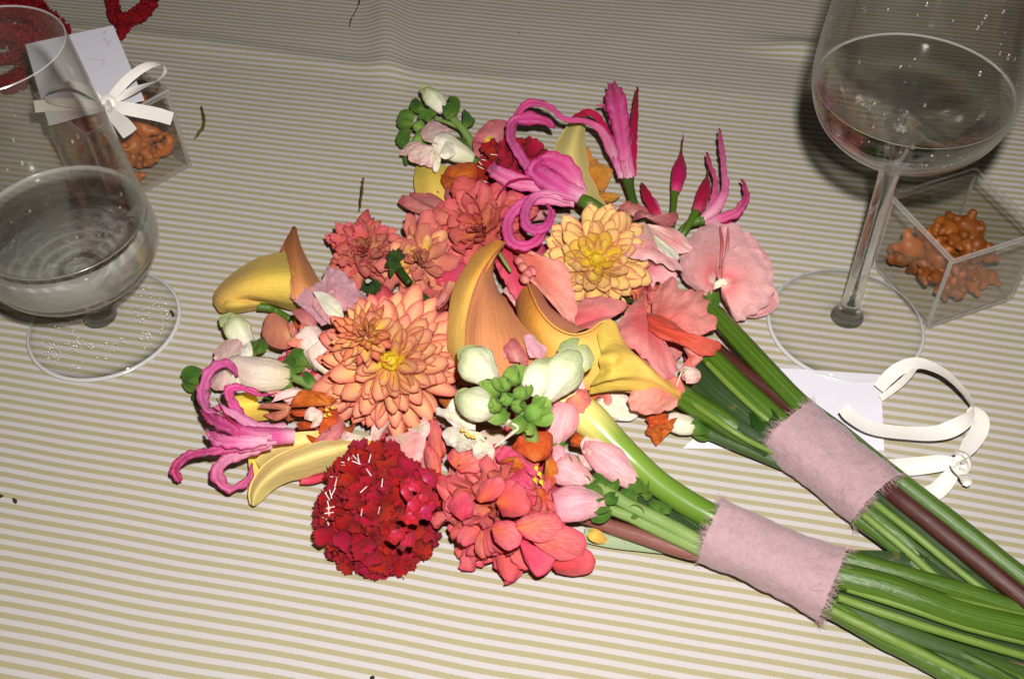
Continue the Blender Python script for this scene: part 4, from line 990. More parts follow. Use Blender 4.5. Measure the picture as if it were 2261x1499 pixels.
s3 = _g('sweet_pea', 1480, 740, 3.0, BA)                       # salmon one with an orange-red keel
fan('petal', (1440, 740, 3.0), [(1440, 665, 2.9), (1462, 622, 2.7), (1485, 620, 2.9), (1510, 640, 3.0), (1545, 640, 3.0), (1560, 655, 3.0), (1565, 690, 2.8), (1582, 712, 2.5), (1578, 725, 2.5), (1540, 745, 2.9), (1505, 750, 3.1)], M_SALM, s3, .55, .14, seed=1, wr=.09)
fan('petal', (1428, 690, 3.6), [(1420, 655, 3.3), (1395, 672, 3.2), (1368, 712, 3.2), (1364, 745, 3.3), (1400, 775, 3.6), (1430, 800, 3.6), (1455, 832, 3.3), (1490, 825, 3.0), (1494, 800, 3.0), (1475, 765, 3.3), (1445, 740, 3.6)], M_SALM, s3, .5, .10, seed=2)
fan('petal', (1432, 712, 4.0), [(1428, 690, 3.9), (1470, 700, 4.0), (1520, 735, 3.9), (1560, 745, 3.5), (1592, 758, 3.1), (1588, 775, 2.9), (1555, 788, 2.9), (1535, 778, 3.1), (1500, 760, 3.6), (1460, 748, 3.9), (1432, 728, 4.0)], M_ORRED, s3, .5, .10, seed=3, wr=.09)
fan('petal', (1520, 790, 2.6), [(1505, 760, 3.0), (1530, 775, 3.0), (1552, 790, 2.6), (1535, 812, 2.3), (1545, 835, 2.0), (1510, 840, 2.1), (1500, 815, 2.4)], M_SALM, s3, .25, .12, seed=4)
fan('petal', (1500, 830, 2.8), [(1490, 850, 2.8), (1475, 836, 2.9), (1455, 838, 3.0), (1410, 850, 2.8), (1388, 875, 2.5), (1396, 902, 2.1), (1420, 915, 1.7), (1460, 910, 1.5), (1500, 895, 1.5), (1518, 875, 1.7), (1508, 850, 2.2)], M_SALM, s3, .6, .12, nu=50, seed=5, wr=.12)
fan('petal', (1510, 815, 2.6), [(1500, 822, 2.7), (1512, 808, 2.8), (1535, 812, 2.6), (1548, 826, 2.3), (1538, 845, 2.0), (1515, 846, 2.1)], M_SNAPP, s3, .2, .06, seed=6)
strip('tendril', [(1518, 812, 3.0), (1505, 822, 3.1), (1500, 835, 3.0), (1494, 852, 2.8)], [.06, .06, .06, .05], M_SNAPW, s3)

s4 = _g('sweet_pea', 1210, 610, 3.4, BA)                       # broad salmon petals in the middle
fan('petal', (1145, 560, 3.2), [(1115, 545, 3.2), (1150, 545, 3.6), (1200, 565, 3.8), (1240, 580, 3.8), (1262, 610, 3.7), (1268, 650, 3.5), (1285, 690, 3.4), (1275, 715, 3.4), (1245, 700, 3.6), (1200, 650, 3.9), (1160, 610, 3.7)], M_SALM, s4, .6, .10, nu=50, seed=1)
fan('petal', (1270, 720, 3.5), [(1268, 680, 3.4), (1290, 660, 3.4), (1330, 655, 3.4), (1375, 668, 3.2), (1378, 685, 3.1), (1340, 708, 3.6), (1305, 728, 3.8)], M_SALM, s4, .4, .08, seed=2)
fan('petal', (1120, 540, 2.8), [(1085, 560, 2.6), (1100, 600, 2.9), (1130, 650, 3.0), (1160, 690, 3.1), (1170, 660, 3.2), (1155, 600, 3.2)], M_HOT, s4, .4, .10, seed=3)
fan('petal', (1150, 600, 2.6), [(1110, 640, 2.6), (1140, 680, 2.8), (1180, 720, 2.8), (1200, 690, 3.0), (1190, 640, 3.1)], M_PINK, s4, .3, .10, seed=4)
for q in ((1148, 578, 4.2), (1156, 592, 4.3), (1166, 604, 4.3), (1160, 618, 4.3), (1176, 600, 4.2)):
    bud('floret', [(q[0] - 8, q[1] - 8, q[2] - .3), (q[0], q[1], q[2] + .1), (q[0] + 8, q[1] + 8, q[2])], [.12, .26, .2], M_SALM, s4, n=8)
tube('stem', [(1098, 552, 4.4), (1112, 575, 4.3), (1128, 600, 4.0)], [.1, .1, .08], ST_SNAP, s4, n=6)

# ---- snapdragons of the back bouquet
d1 = _g('snapdragon', 1000, 280, 1.6, BA)
tube('stem', [(950, 232, 1.6), (985, 250, 1.7), (1012, 275, 1.6), (1032, 300, 1.4), (1052, 335, 1.1)], [.17, .22, .24, .26, .28], ST_SNAP, d1, n=10)
tube('stem', [(960, 262, 1.4), (990, 272, 1.5), (1015, 285, 1.4), (1028, 305, 1.3)], [.1, .13, .13, .12], ST_SNAP, d1, n=8)
bud('bud', [(980, 246, 1.9), (965, 228, 2.2), (948, 210, 2.3), (932, 196, 2.1)], [.34, .52, .62, .42], M_BUDG, d1, n=14, lump=.04)
fan('petal', (948, 214, 2.6), [(926, 205, 2.5), (930, 192, 2.5), (950, 190, 2.6), (968, 200, 2.6)], M_BUDG, d1, .2, .1, seed=3)
for (p_, w_) in (([(985, 262, 1.9), (1000, 246, 2.2), (1002, 225, 2.2), (990, 215, 2.0)], [.3, .7, .7, .15]), ([(985, 258, 2.2), (988, 240, 2.4), (982, 228, 2.3)], [.3, .7, .2]),
                 ([(935, 245, 1.5), (920, 235, 1.7), (914, 218, 1.5)], [.4, .8, .2]), ([(965, 245, 1.6), (945, 252, 1.8), (925, 250, 1.7)], [.3, .6, .2]),
                 ([(915, 260, 1.4), (895, 255, 1.6), (878, 268, 1.3)], [.4, .8, .2]), ([(910, 275, 1.3), (890, 272, 1.5), (880, 280, 1.2)], [.4, .7, .2]),
                 ([(950, 270, 1.9), (940, 255, 2.1), (924, 262, 1.9)], [.3, .7, .2]), ([(905, 285, 1.3), (888, 300, 1.5), (878, 318, 1.1)], [.4, .7, .2]),
                 ([(900, 300, 1.2), (890, 315, 1.3), (880, 322, 1.0)], [.4, .6, .2]), ([(1026, 285, 1.6), (1032, 265, 1.8), (1024, 242, 1.5)], [.3, .6, .1]), ([(1028, 282, 1.5), (1040, 268, 1.6), (1038, 258, 1.3)], [.2, .5, .1]),
                 ([(915, 340, 1.0), (900, 345, 1.0), (896, 365, .7)], [.3, .6, .2]), ([(1040, 335, 1.9), (1020, 318, 2.1), (1006, 305, 1.9)], [.3, .6, .15]), ([(1046, 352, 1.8), (1055, 358, 1.8), (1066, 355, 1.6)], [.2, .4, .1])):
    strip('sepal', p_, w_, M_SEP, d1, cup=.4)
bud('bud', [(935, 285, 1.7), (922, 280, 1.9), (910, 278, 1.7)], [.25, .4, .25], M_BUDM, d1, n=10)
bud('bud', [(945, 300, 1.5), (925, 310, 1.7), (905, 318, 1.5)], [.5, .55, .35], M_BUDM, d1, n=10)
d1b = _g('snapdragon', 960, 325, 1.9, BA)
tube('flower_tube', [(1046, 352, 1.7), (1015, 340, 2.0), (985, 325, 2.2), (965, 315, 2.3)], [.3, .62, .8, .7], M_SNAPW, d1b, n=16, lump=.08)
fan('petal', (965, 318, 2.8), [(968, 320, 2.8), (935, 310, 2.6), (930, 290, 2.4), (945, 272, 2.3), (968, 268, 2.4), (990, 285, 2.5), (990, 302, 2.7)], M_SNAPP, d1b, .3, .12, seed=1)
fan('petal', (958, 328, 3.0), [(958, 322, 3.0), (925, 318, 2.8), (905, 330, 2.4), (902, 348, 2.1), (915, 362, 2.0), (935, 366, 2.2), (956, 368, 2.3), (962, 350, 2.8)], M_SNAPP, d1b, .3, .14, seed=2)
fan('petal', (962, 335, 2.9), [(956, 345, 2.9), (956, 375, 2.5), (962, 382, 2.3), (970, 372, 2.5), (974, 350, 2.8)], M_SNAPW, d1b, .2, .08, seed=3)
fan('petal', (925, 330, 2.0), [(930, 312, 2.1), (905, 315, 1.8), (888, 330, 1.5), (884, 342, 1.3), (900, 345, 1.5)], M_SNAPP, d1b, .15, .12, seed=4)
fan('petal', (975, 330, 3.1), [(985, 310, 2.9), (1000, 318, 2.8), (1005, 340, 2.7), (985, 352, 2.8), (970, 345, 3.0)], M_SNAPW, d1b, .2, .06, seed=5)
d2 = _g('snapdragon', 1085, 310, 1.9, BA)                      # open dusty pink floret with a yellow throat
fan('petal', (1082, 318, 1.8), [(1042, 315, 1.9), (1050, 295, 2.0), (1080, 268, 2.1), (1105, 262, 2.1), (1122, 275, 1.9), (1128, 305, 1.8), (1120, 335, 1.7)], M_SNAPD, d2, .25, .10, seed=1)
fan('petal', (1082, 322, 2.2), [(1042, 312, 2.1), (1044, 335, 1.9), (1058, 350, 1.8), (1085, 352, 1.8), (1110, 345, 1.8)], M_SNAPD, d2, .3, .10, seed=2)
fan('petal', (1090, 320, 2.0), [(1068, 318, 2.3), (1072, 305, 2.4), (1085, 300, 2.4), (1092, 312, 2.4), (1086, 328, 2.4), (1075, 330, 2.4)], plain_mat('yellow_throat', C(226, 180, 70), .5, .3, .2), d2, .2, .06, seed=3)
d3 = _g('snapdragon', 945, 470, 1.8, BA)                       # drooping dusty rose floret
fan('petal', (995, 475, 2.2), [(990, 450, 2.2), (955, 428, 2.0), (925, 425, 1.8), (905, 432, 1.7), (940, 450, 2.2), (970, 465, 2.4)], M_SNAPD, d3, .3, .1, seed=1)
fan('petal', (975, 480, 2.5), [(965, 460, 2.5), (930, 445, 2.3), (895, 432, 1.9), (878, 445, 1.6), (905, 465, 2.0), (940, 478, 2.3), (960, 490, 2.4)], M_SNAPD, d3, .4, .1, seed=2)
fan('petal', (970, 480, 2.2), [(968, 462, 2.3), (995, 455, 2.2), (1005, 480, 2.0), (998, 505, 1.8), (975, 505, 2.1)], M_SNAPP, d3, .3, .08, seed=3)
strip('petal', [(940, 472, 2.0), (942, 495, 1.9), (946, 522, 1.6)], [.4, .5, .4], M_SNAPD, d3, cup=.5, crimp=.08)
strip('petal', [(925, 475, 1.7), (920, 490, 1.6), (926, 512, 1.3)], [.4, .5, .2], M_SNAPD, d3, cup=.5, crimp=.08)
strip('petal', [(970, 500, 1.9), (962, 515, 1.7), (952, 525, 1.4)], [.3, .4, .2], M_SNAPD, d3, cup=.5, crimp=.08)
d4 = _g('snapdragon', 1020, 405, 2.1, BA)                      # burnt orange floret
fan('petal', (1020, 400, 2.2), [(978, 395, 2.0), (985, 372, 2.2), (1010, 362, 2.4), (1040, 358, 2.4), (1055, 375, 2.3), (1050, 400, 2.3)], M_ORANGE, d4, .4, .12, seed=1)
fan('petal', (1015, 398, 2.5), [(975, 385, 2.1), (976, 405, 2.0), (990, 420, 2.0), (1015, 420, 2.3), (1045, 415, 2.4), (1048, 398, 2.5)], M_ORANGE, d4, .3, .12, seed=2)
fan('petal', (1005, 420, 2.2), [(985, 410, 2.2), (982, 435, 2.0), (992, 452, 1.9), (1015, 450, 2.2), (1035, 440, 2.3), (1030, 415, 2.4)], M_SNAPD, d4, .3, .1, seed=3)

# green calyx and stalk between the two small dahlias
cx = _g('calyx', 875, 580, 2.2, BA)
for i, q in enumerate(((862, 548), (888, 545), (895, 560), (852, 565), (850, 590), (862, 612), (885, 600))): strip('sepal', [(872, 572, 2.6), ((872 + q[0]) / 2, (572 + q[1]) / 2, 2.9), (q[0], q[1], 2.5)], [.2, .4, .08], M_SEPD, cx)
tube('stem', [(868, 572, 2.5), (885, 600, 2.6), (905, 625, 2.6)], [.24, .22, .2], stem_mat('deep_green_stem', C(34, 62, 18), C(50, 84, 28)), cx, n=8)
# ---- front bouquet: dahlias
dahlia('dahlia', BB, 862, 800, 3.6, (-0.10, 0.06), [(32, 103, 95, 3.5, 3.4, .3, .3, 0.95, 'co'), (32, 92, 84, 3.15, 2.9, .35, .4, 0.95, 'co'), (30, 80, 70, 2.75, 2.45, .4, .45, 1.0, 'cm'),
        (28, 66, 54, 2.3, 1.95, .45, .5, 0.95, 'cm'), (16, 60, 52, 1.85, 1.6, .45, .45, 0.95, 'cm'), (12, 62, 56, 1.55, 1.4, .6, .7, 0.95, 'cg'), (8, 66, 60, 1.15, 1.0, .9, 1.0, 1.1, 'cg'), (5, 60, 30, .8, .75, 1.1, .9, 1.2, 'cg'), (3, 20, 5, .8, .8, .8, .6, 1.1, 'cg')], 7, jit=1.5)
_c = P(862, 800, 3.6)
disc(862, 797, 3.6, .0105, .45, DISC, BB)
# its unopened heart sits off centre, up and to the left, with golden petals under it
hx = P(808, 740, 5.35)
bloom('dahlia_heart', hx, toward(hx, -0.45, 0.25), BB, [(22, 96, 74, 1.35, 1.25, .45, .5, 1.0, (0, 1, 2)), (22, 70, 44, 1.1, .9, .5, .45, .9, (0, 1, 2)), (16, 40, 5, .8, .65, .4, .15, .85, (0, 1, 2))], joined('ci'), 8)
# coral-red dahlia with long loose petals
dahlia('dahlia', BB, 1105, 1130, 2.1, (-0.05, 0.02), [(24, 106, 96, 2.75, 2.5, .3, .3, 0.85, 'ro'), (22, 92, 78, 2.5, 2.2, .35, .4, 0.88, 'ro'), (22, 76, 58, 2.2, 1.7, .4, .45, 0.85, 'rm'), (14, 54, 20, 1.5, 1.1, .45, .4, 0.8, 'rm')], 31, jit=2.0)
lp = _g('loose_petals', 1180, 1180, 3.0, BB)
fan('petal', (1140, 1165, 4.0), [(1140, 1150, 4.1), (1165, 1135, 4.1), (1205, 1132, 3.9), (1235, 1140, 3.5), (1245, 1160, 3.2), (1230, 1188, 3.1), (1195, 1198, 3.4), (1160, 1188, 3.8)], M_RED, lp, .45, .06, seed=1)
fan('petal', (1165, 1185, 3.4), [(1185, 1165, 3.6), (1240, 1158, 3.3), (1280, 1175, 2.7), (1296, 1200, 2.2), (1285, 1225, 1.9), (1240, 1238, 2.0), (1195, 1215, 2.8)], M_RED, lp, .45, .06, seed=2)
fan('petal', (1215, 1245, 1.6), [(1235, 1235, 1.9), (1265, 1215, 2.0), (1300, 1212, 1.8), (1315, 1240, 1.2), (1305, 1262, .8), (1270, 1272, .6), (1230, 1265, .8)], M_HOT, lp, .4, .06, seed=3)
fan('petal', (1085, 1165, 3.6), [(1095, 1150, 3.8), (1130, 1150, 3.9), (1152, 1175, 3.7), (1145, 1205, 3.3), (1120, 1215, 3.2), (1092, 1195, 3.4)], M_RED, lp, .35, .05, seed=4)
fan('petal', (1145, 1190, 3.0), [(1160, 1190, 3.1), (1190, 1215, 2.7), (1225, 1225, 2.3), (1215, 1255, 1.8), (1185, 1270, 1.7), (1160, 1240, 2.3)], M_HOT, lp, .35, .08, seed=5)
fan('petal', (1060, 1110, 3.8), [(1048, 1100, 3.8), (1060, 1072, 3.9), (1080, 1055, 4.1), (1100, 1050, 4.2), (1116, 1062, 4.2), (1112, 1085, 4.2), (1090, 1105, 4.1)], M_REDB, lp, .4, .06, seed=6)
fan('petal', (1095, 1110, 4.0), [(1110, 1060, 4.3), (1140, 1060, 4.3), (1165, 1090, 4.2), (1175, 1125, 4.0), (1150, 1140, 4.0), (1110, 1140, 4.1)], M_REDB, lp, -.25, .1, seed=7)
fan('petal', (1020, 1150, 2.9), [(1000, 1135, 2.8), (985, 1110, 2.6), (995, 1090, 2.8), (1020, 1082, 3.1), (1045, 1100, 3.3), (1042, 1140, 3.2)], M_HOT, lp, .4, .07, seed=8)
fan('petal', (975, 1010, 2.4), [(960, 1010, 2.1), (945, 980, 2.1), (948, 935, 2.4), (962, 928, 2.6), (980, 960, 2.8), (985, 1000, 2.8)], M_RED, lp, .35, .07, seed=9)
fan('petal', (975, 1060, 2.2), [(960, 1058, 1.9), (940, 1025, 1.8), (938, 995, 2.0), (955, 985, 2.3), (975, 1015, 2.6)], M_RED, lp, .3, .07, seed=10)
fan('petal', (985, 1085, 2.3), [(958, 1080, 1.8), (945, 1060, 1.7), (955, 1040, 1.9), (985, 1050, 2.4), (1000, 1070, 2.6)], M_HOT, lp, .3, .07, seed=11)
fan('petal', (1000, 1030, 2.8), [(985, 1010, 2.8), (1005, 985, 3.0), (1035, 985, 3.2), (1070, 1010, 3.5), (1060, 1040, 3.4), (1020, 1045, 3.1)], M_RED, lp, .35, .1, seed=12)

scabiosa(BB, 832, 1128, 1.3, (-0.05, 0.05), 2.35, .58, 240, .98, 11, [(722 + random.Random(i).uniform(-14, 24), 1050 + i * 7 + random.Random(i * 3).uniform(-7, 7)) for i in range(15)] + [(775 + random.Random(i).uniform(-18, 22), 1008 + random.Random(i * 5).uniform(-10, 24)) for i in range(9)] + [(820, 1018), (806, 1084), (800, 1132), (838, 1128), (846, 1070), (818, 1048)], (0.95, 1.14))
pk = _g('cerise_petals', 905, 1100, 3.5, BB)
for k_, (fx, fy, fz, ang_) in enumerate(((885, 1088, 4.0, 20), (905, 1082, 3.9, 60), (925, 1095, 3.7, -10), (900, 1110, 4.0, -30), (930, 1120, 3.6, -50), (905, 1130, 3.8, -80), (940, 1105, 3.5, 30), (868, 1170, 3.6, -60), (890, 1185, 3.3, -40), (935, 1062, 3.0, 40))):
    e_ = []
    for t_ in range(7):
        q_ = math.radians(ang_ - 75 + 25 * t_); L_ = 27 + 5 * ((t_ + k_) % 2)
        e_.append((fx + L_ * math.cos(q_), fy - L_ * math.sin(q_), fz - .05))
    fan('petal', (fx, fy, fz + .1), e_, M_SCABP, pk, .12, .34, seed=k_ * 3.1, nu=30)
strip('petal', [(720, 1050, 1.0), (690, 1058, .9), (662, 1062, .8)], [.4, .45, .3], M_HOT, pk, cup=.5)

# ---- front bouquet: callas
q1 = _g('calla_lily', 1060, 680, 4.0, BB)                      # tall central one, yellow outside, peach inside
surf('spathe', [[(1078, 538, 6.00), (1098, 530, 6.15), (1120, 536, 5.80)], [(1046, 560, 5.80), (1078, 556, 6.35), (1108, 546, 6.20)], [(1020, 600, 5.60), (1052, 596, 6.45), (1086, 580, 6.40)], [(1000, 640, 5.30), (1030, 640, 6.25), (1060, 628, 6.40)],
                [(990, 690, 4.90), (1014, 695, 5.75), (1040, 690, 6.20)], [(986, 745, 4.40), (1004, 752, 5.15), (1030, 755, 5.80)], [(994, 785, 4.00), (1010, 790, 4.65), (1036, 800, 5.30)], [(1030, 830, 3.60), (1045, 830, 4.15), (1062, 840, 4.60)]], M_CALO, q1, 16, 34, wr=.03)
surf('spathe', [[(1120, 535, 5.85), (1112, 545, 5.6), (1104, 552, 5.4), (1100, 556, 5.2)], [(1098, 556, 6.3), (1094, 570, 5.9), (1090, 584, 5.5), (1086, 592, 5.3)], [(1072, 588, 6.55), (1080, 606, 6.2), (1092, 626, 5.8), (1100, 640, 5.4)], [(1052, 630, 6.6), (1074, 646, 6.6), (1104, 664, 6.1), (1126, 676, 5.5)],
                [(1036, 690, 6.3), (1070, 694, 6.7), (1116, 704, 6.1), (1150, 712, 5.2)], [(1028, 750, 5.9), (1070, 748, 6.5), (1130, 748, 5.9), (1180, 746, 4.8)], [(1036, 800, 5.4), (1080, 796, 6.0), (1150, 796, 5.3), (1206, 782, 4.3)], [(1070, 850, 4.6), (1110, 850, 5.0), (1180, 845, 4.4), (1230, 830, 3.6)]], M_CALK, q1, 26, 38, wr=.03)
strip('spathe_rim', [(1112, 540, 6.1), (1088, 566, 6.55), (1062, 606, 6.75), (1042, 660, 6.65), (1031, 720, 6.3), (1032, 790, 5.6)], [.06, .08, .08, .08, .07, .05], M_CALK, q1, cup=-.5)
tube('stem', [(1235, 880, 3.4), (1300, 925, 3.2), (1352, 975, 2.8), (1400, 1020, 2.4), (1455, 1068, 2.1), (1520, 1112, 1.9), (1580, 1145, 1.8), (1640, 1180, 1.6)], [.95, .88, .74, .66, .62, .62, .6, .55], ST_CALLA, q1, n=20, nv=60)
q2 = _g('calla_lily', 600, 630, 1.8, BB)                       # yellow one at the far left
surf('spathe', [[(652, 552, 2.0), (650, 605, 3.3), (660, 660, 2.2), (690, 690, .5)], [(625, 556, 1.9), (618, 605, 3.4), (628, 660, 2.3), (640, 685, .6)], [(580, 565, 1.7), (572, 608, 3.2), (585, 655, 2.4), (600, 672, .9)],
                [(535, 588, 1.4), (530, 620, 2.7), (545, 652, 2.4), (560, 664, 1.2)], [(496, 618, 1.1), (496, 640, 2.0), (515, 660, 2.0), (528, 672, 1.3)], [(474, 645, .8), (478, 658, 1.4), (494, 676, 1.5), (505, 684, 1.1)], [(470, 664, .5), (472, 672, .8), (484, 688, .8), (494, 692, .6)]], M_CALY, q2, 22, 34, wr=.02)
surf('spathe_roll', [[(472, 655, .9), (480, 680, 1.1), (500, 690, .5)], [(500, 655, 1.9), (505, 678, 1.7), (512, 692, .6)], [(530, 658, 1.9), (535, 676, 1.7), (538, 690, .5)], [(560, 664, 1.5), (562, 674, 1.3), (566, 684, .5)], [(590, 668, 1.0), (592, 674, .9), (594, 680, .5)]], M_CALY, q2, 10, 20)
surf('spathe_tip', [[(646, 502, 2.0), (650, 499, 2.2), (655, 503, 2.0)], [(638, 520, 2.2), (648, 518, 2.6), (659, 522, 2.2)], [(632, 545, 2.5), (650, 545, 3.0), (668, 550, 2.3)], [(636, 580, 2.9), (660, 582, 3.3), (690, 592, 2.0)], [(640, 620, 3.3), (672, 622, 3.3), (712, 628, 1.8)], [(646, 660, 3.0), (690, 662, 2.8), (740, 660, 1.6)]], M_CALB, q2, 16, 26, wr=.02)
surf('spathe_inside', [[(645, 505, 1.9), (648, 503, 1.9)], [(630, 530, 1.8), (644, 530, 2.1)], [(620, 556, 1.7), (650, 560, 2.2)], [(640, 580, 1.6), (655, 580, 2.0)]], M_CALB, q2, 6, 12)
tube('stem', [(570, 676, 1.0), (592, 680, .9), (612, 688, .6), (640, 705, .5)], [.28, .22, .2, .2], ST_GREEN, q2, n=10)
q3 = _g('calla_lily', 680, 1010, 1.5, BB)                      # pale yellow one at the lower left
surf('spathe', [[(552, 1112, .5), (558, 1116, .9), (566, 1116, .5)], [(548, 1090, .8), (562, 1092, 1.5), (580, 1104, .6)], [(556, 1062, 1.2), (580, 1066, 2.1), (606, 1080, .7)], [(580, 1030, 1.7), (612, 1040, 2.6), (642, 1062, .8)],
                [(620, 1003, 2.2), (654, 1020, 2.9), (690, 1054, .8)], [(680, 980, 2.5), (708, 1002, 2.9), (744, 1040, .8)], [(740, 968, 2.3), (762, 988, 2.6), (795, 1020, .9)], [(820, 962, 1.8), (830, 980, 2.2), (850, 1000, 1.0)]], M_CALP, q3, 20, 36, wr=.02)
surf('spathe_far_side', [[(548, 985, 1.9), (560, 1010, 1.3), (575, 1035, 1.7)], [(590, 965, 2.3), (600, 990, 1.5), (615, 1012, 2.1)], [(650, 955, 2.4), (655, 980, 1.8), (665, 995, 2.3)], [(720, 950, 2.2), (720, 970, 1.9), (730, 980, 2.2)]], M_CALP, q3, 12, 20, wr=.05)
surf('spathe_inside', [[(546, 990, 1.8), (552, 1050, 1.0), (562, 1070, .9)], [(556, 1000, 1.5), (572, 1040, .9), (585, 1052, 1.4)], [(580, 1000, 1.4), (596, 1025, 1.0), (612, 1030, 1.8)]], M_CALY, q3, 10, 14)
surf('spathe_lobe', [[(515, 872, 1.3), (540, 866, 1.8), (575, 866, 1.6)], [(512, 895, 1.3), (535, 893, 1.0), (570, 890, .9)], [(524, 920, 1.5), (545, 918, 1.0), (590, 905, 1.0)], [(545, 935, 1.8), (570, 930, 1.4), (600, 925, 1.3)]], M_CALY, q3, 12, 14)

strip('spathe_rim', [(646, 500, 2.25), (640, 530, 2.6), (640, 575, 3.2), (646, 620, 3.45), (652, 660, 3.1)], [.05, .08, .09, .09, .06], M_CALB, q2, cup=-.5)
strip('spathe_rim', [(552, 1112, .8), (550, 1088, 1.1), (558, 1060, 1.5), (582, 1028, 2.0), (622, 1001, 2.5), (682, 978, 2.7)], [.05, .09, .1, .1, .1, .05], M_CALP, q3, cup=-.5)

# ---- front bouquet: nerine at the far left
n4 = _g('nerine', 560, 960, 2.6, BB)
tube('flower_tube', [(650, 962, 2.9), (610, 963, 3.0), (560, 965, 3.1), (515, 968, 3.2)], [0.34, 0.41, 0.51, 0.66], M_NER, n4, n=14, caps=False, ridges=6, rdepth=.06)
nerine_petal([(630, 946, 3.1), (570, 945, 3.4), (520, 915, 3.7), (490, 900, 3.9), (462, 905, 3.6), (448, 875, 3.4), (455, 835, 3.4), (480, 806, 3.5), (508, 806, 3.4), (526, 830, 3.1)], [0.41, 0.57, 0.49, 0.33, 0.45, 0.49, 0.51, 0.49, 0.41, 0.16], M_NERP, n4, .2, .35, seed=31)
nerine_petal([(600, 950, 3.2), (545, 930, 3.5), (512, 890, 3.7), (508, 860, 3.7), (540, 858, 3.6), (580, 872, 3.4), (612, 868, 3.2)], [0.41, 0.49, 0.51, 0.41, 0.33, 0.21, 0.08], M_NER, n4, .22, .35, seed=32)
nerine_petal([(610, 975, 3.1), (550, 985, 3.3), (505, 985, 3.3), (470, 995, 3.2), (430, 1000, 2.8), (400, 1018, 2.3), (388, 1040, 1.7), (398, 1062, 1.2)], [0.41, 0.57, 0.61, 0.49, 0.41, 0.45, 0.49, 0.25], M_NER, n4, .2, .35, seed=33)
nerine_petal([(600, 982, 3.0), (540, 998, 3.1), (500, 1015, 2.9), (480, 1045, 2.4), (495, 1072, 1.7), (525, 1076, 1.5), (550, 1055, 1.7), (556, 1022, 2.1)], [0.41, 0.57, 0.57, 0.59, 0.51, 0.34, 0.30, 0.10], M_NERP, n4, .24, .35, seed=34)
nerine_petal([(600, 965, 3.4), (540, 955, 3.7), (500, 940, 3.8), (468, 925, 3.5), (450, 905, 3.1)], [0.41, 0.66, 0.70, 0.57, 0.25], M_NER, n4, .2, .3, seed=35)
nerine_petal([(590, 972, 3.5), (530, 975, 3.8), (480, 970, 3.6), (455, 945, 3.2)], [0.41, 0.66, 0.57, 0.16], M_NERP, n4, .2, .3, seed=36)
for q in ((478, 880), (470, 900), (490, 905)): tube('stamen', [(530, 945, 3.9), (500, 920, 4.1), (q[0], q[1], 4.0)], [.05, .05, .03], M_NERB, n4, n=5)

# ---- front bouquet: sweet pea and snapdragon florets at the left
s5 = _g('sweet_pea', 725, 645, 3.3, BB)
fan('petal', (735, 690, 3.4), [(668, 660, 2.9), (690, 632, 2.9), (712, 618, 3.0), (722, 585, 2.9), (735, 592, 3.1), (755, 600, 3.2), (778, 618, 3.0), (785, 635, 2.9), (812, 655, 2.7), (800, 672, 2.9), (775, 685, 3.3)], M_MAUVE, s5, .45, .12, seed=1, wr=.09)
fan('petal', (745, 705, 3.8), [(700, 668, 3.7), (680, 640, 3.4), (645, 628, 2.7), (636, 650, 2.5), (650, 665, 2.8), (680, 690, 3.2), (710, 720, 3.2)], M_MAUVE, s5, .4, .10, seed=2)
fan('petal', (755, 695, 4.2), [(735, 640, 3.9), (720, 648, 3.9), (700, 655, 3.8), (690, 672, 3.6), (705, 695, 3.7), (730, 718, 3.7), (752, 722, 3.9)], M_BLUSH, s5, .45, .08, seed=3)
fan('petal', (760, 700, 4.3), [(752, 668, 4.2), (722, 648, 4.2), (694, 644, 4.0), (700, 660, 4.1), (718, 690, 4.2), (742, 708, 4.2)], M_SNAPW, s5, .3, .06, seed=4)
d5 = _g('snapdragon', 650, 730, 2.4, BB)
tube('flower_tube', [(708, 815, 2.2), (700, 785, 2.5), (690, 760, 2.7), (675, 740, 2.8)], [.35, .6, .72, .7], M_TUBEW, d5, n=14, lump=.05)
fan('petal', (650, 742, 2.9), [(660, 760, 2.9), (625, 772, 2.3), (595, 762, 1.9), (578, 735, 1.8), (585, 705, 2.1), (605, 692, 2.3), (625, 702, 2.7), (645, 720, 3.0)], M_SNAPO, d5, .5, .08, seed=1)
fan('petal', (660, 735, 3.1), [(645, 750, 3.1), (635, 760, 3.0), (660, 770, 2.9), (682, 760, 2.9), (690, 735, 3.0), (680, 712, 3.0), (662, 715, 3.2)], M_SNAPO, d5, .4, .08, seed=2)
fan('petal', (685, 735, 3.0), [(660, 700, 3.0), (645, 690, 2.8), (660, 680, 2.8), (690, 685, 2.9), (700, 715, 3.0), (698, 745, 3.0)], M_SNAPD, d5, .35, .08, seed=3)
fan('petal', (640, 738, 3.1), [(632, 712, 3.1), (648, 716, 3.2), (652, 735, 3.2), (644, 745, 3.1)], M_SNAPO, d5, .1, .05, seed=4)
tube('flower_tube', [(735, 830, 2.3), (722, 800, 2.6), (705, 770, 2.8)], [.3, .7, .75], M_TUBEW, d5, n=14, lump=.08)
d6 = _g('snapdragon', 560, 810, 2.0, BB)
tube('flower_tube', [(638, 832, 2.0), (605, 830, 2.2), (570, 826, 2.3), (540, 815, 2.3), (520, 805, 2.2)], [.55, .82, .88, .7, .6], M_TUBEW, d6, n=16, lump=.06)
fan('petal', (530, 808, 2.5), [(505, 805, 2.2), (482, 800, 1.9), (470, 785, 1.7), (480, 765, 1.8), (505, 748, 2.0), (530, 752, 2.3), (540, 775, 2.6)], M_SNAPP, d6, .3, .12, seed=1)
fan('petal', (535, 805, 2.7), [(522, 795, 2.6), (530, 775, 2.7), (550, 755, 2.7), (558, 775, 2.7), (555, 800, 2.8)], M_SNAPW, d6, .2, .05, seed=2)
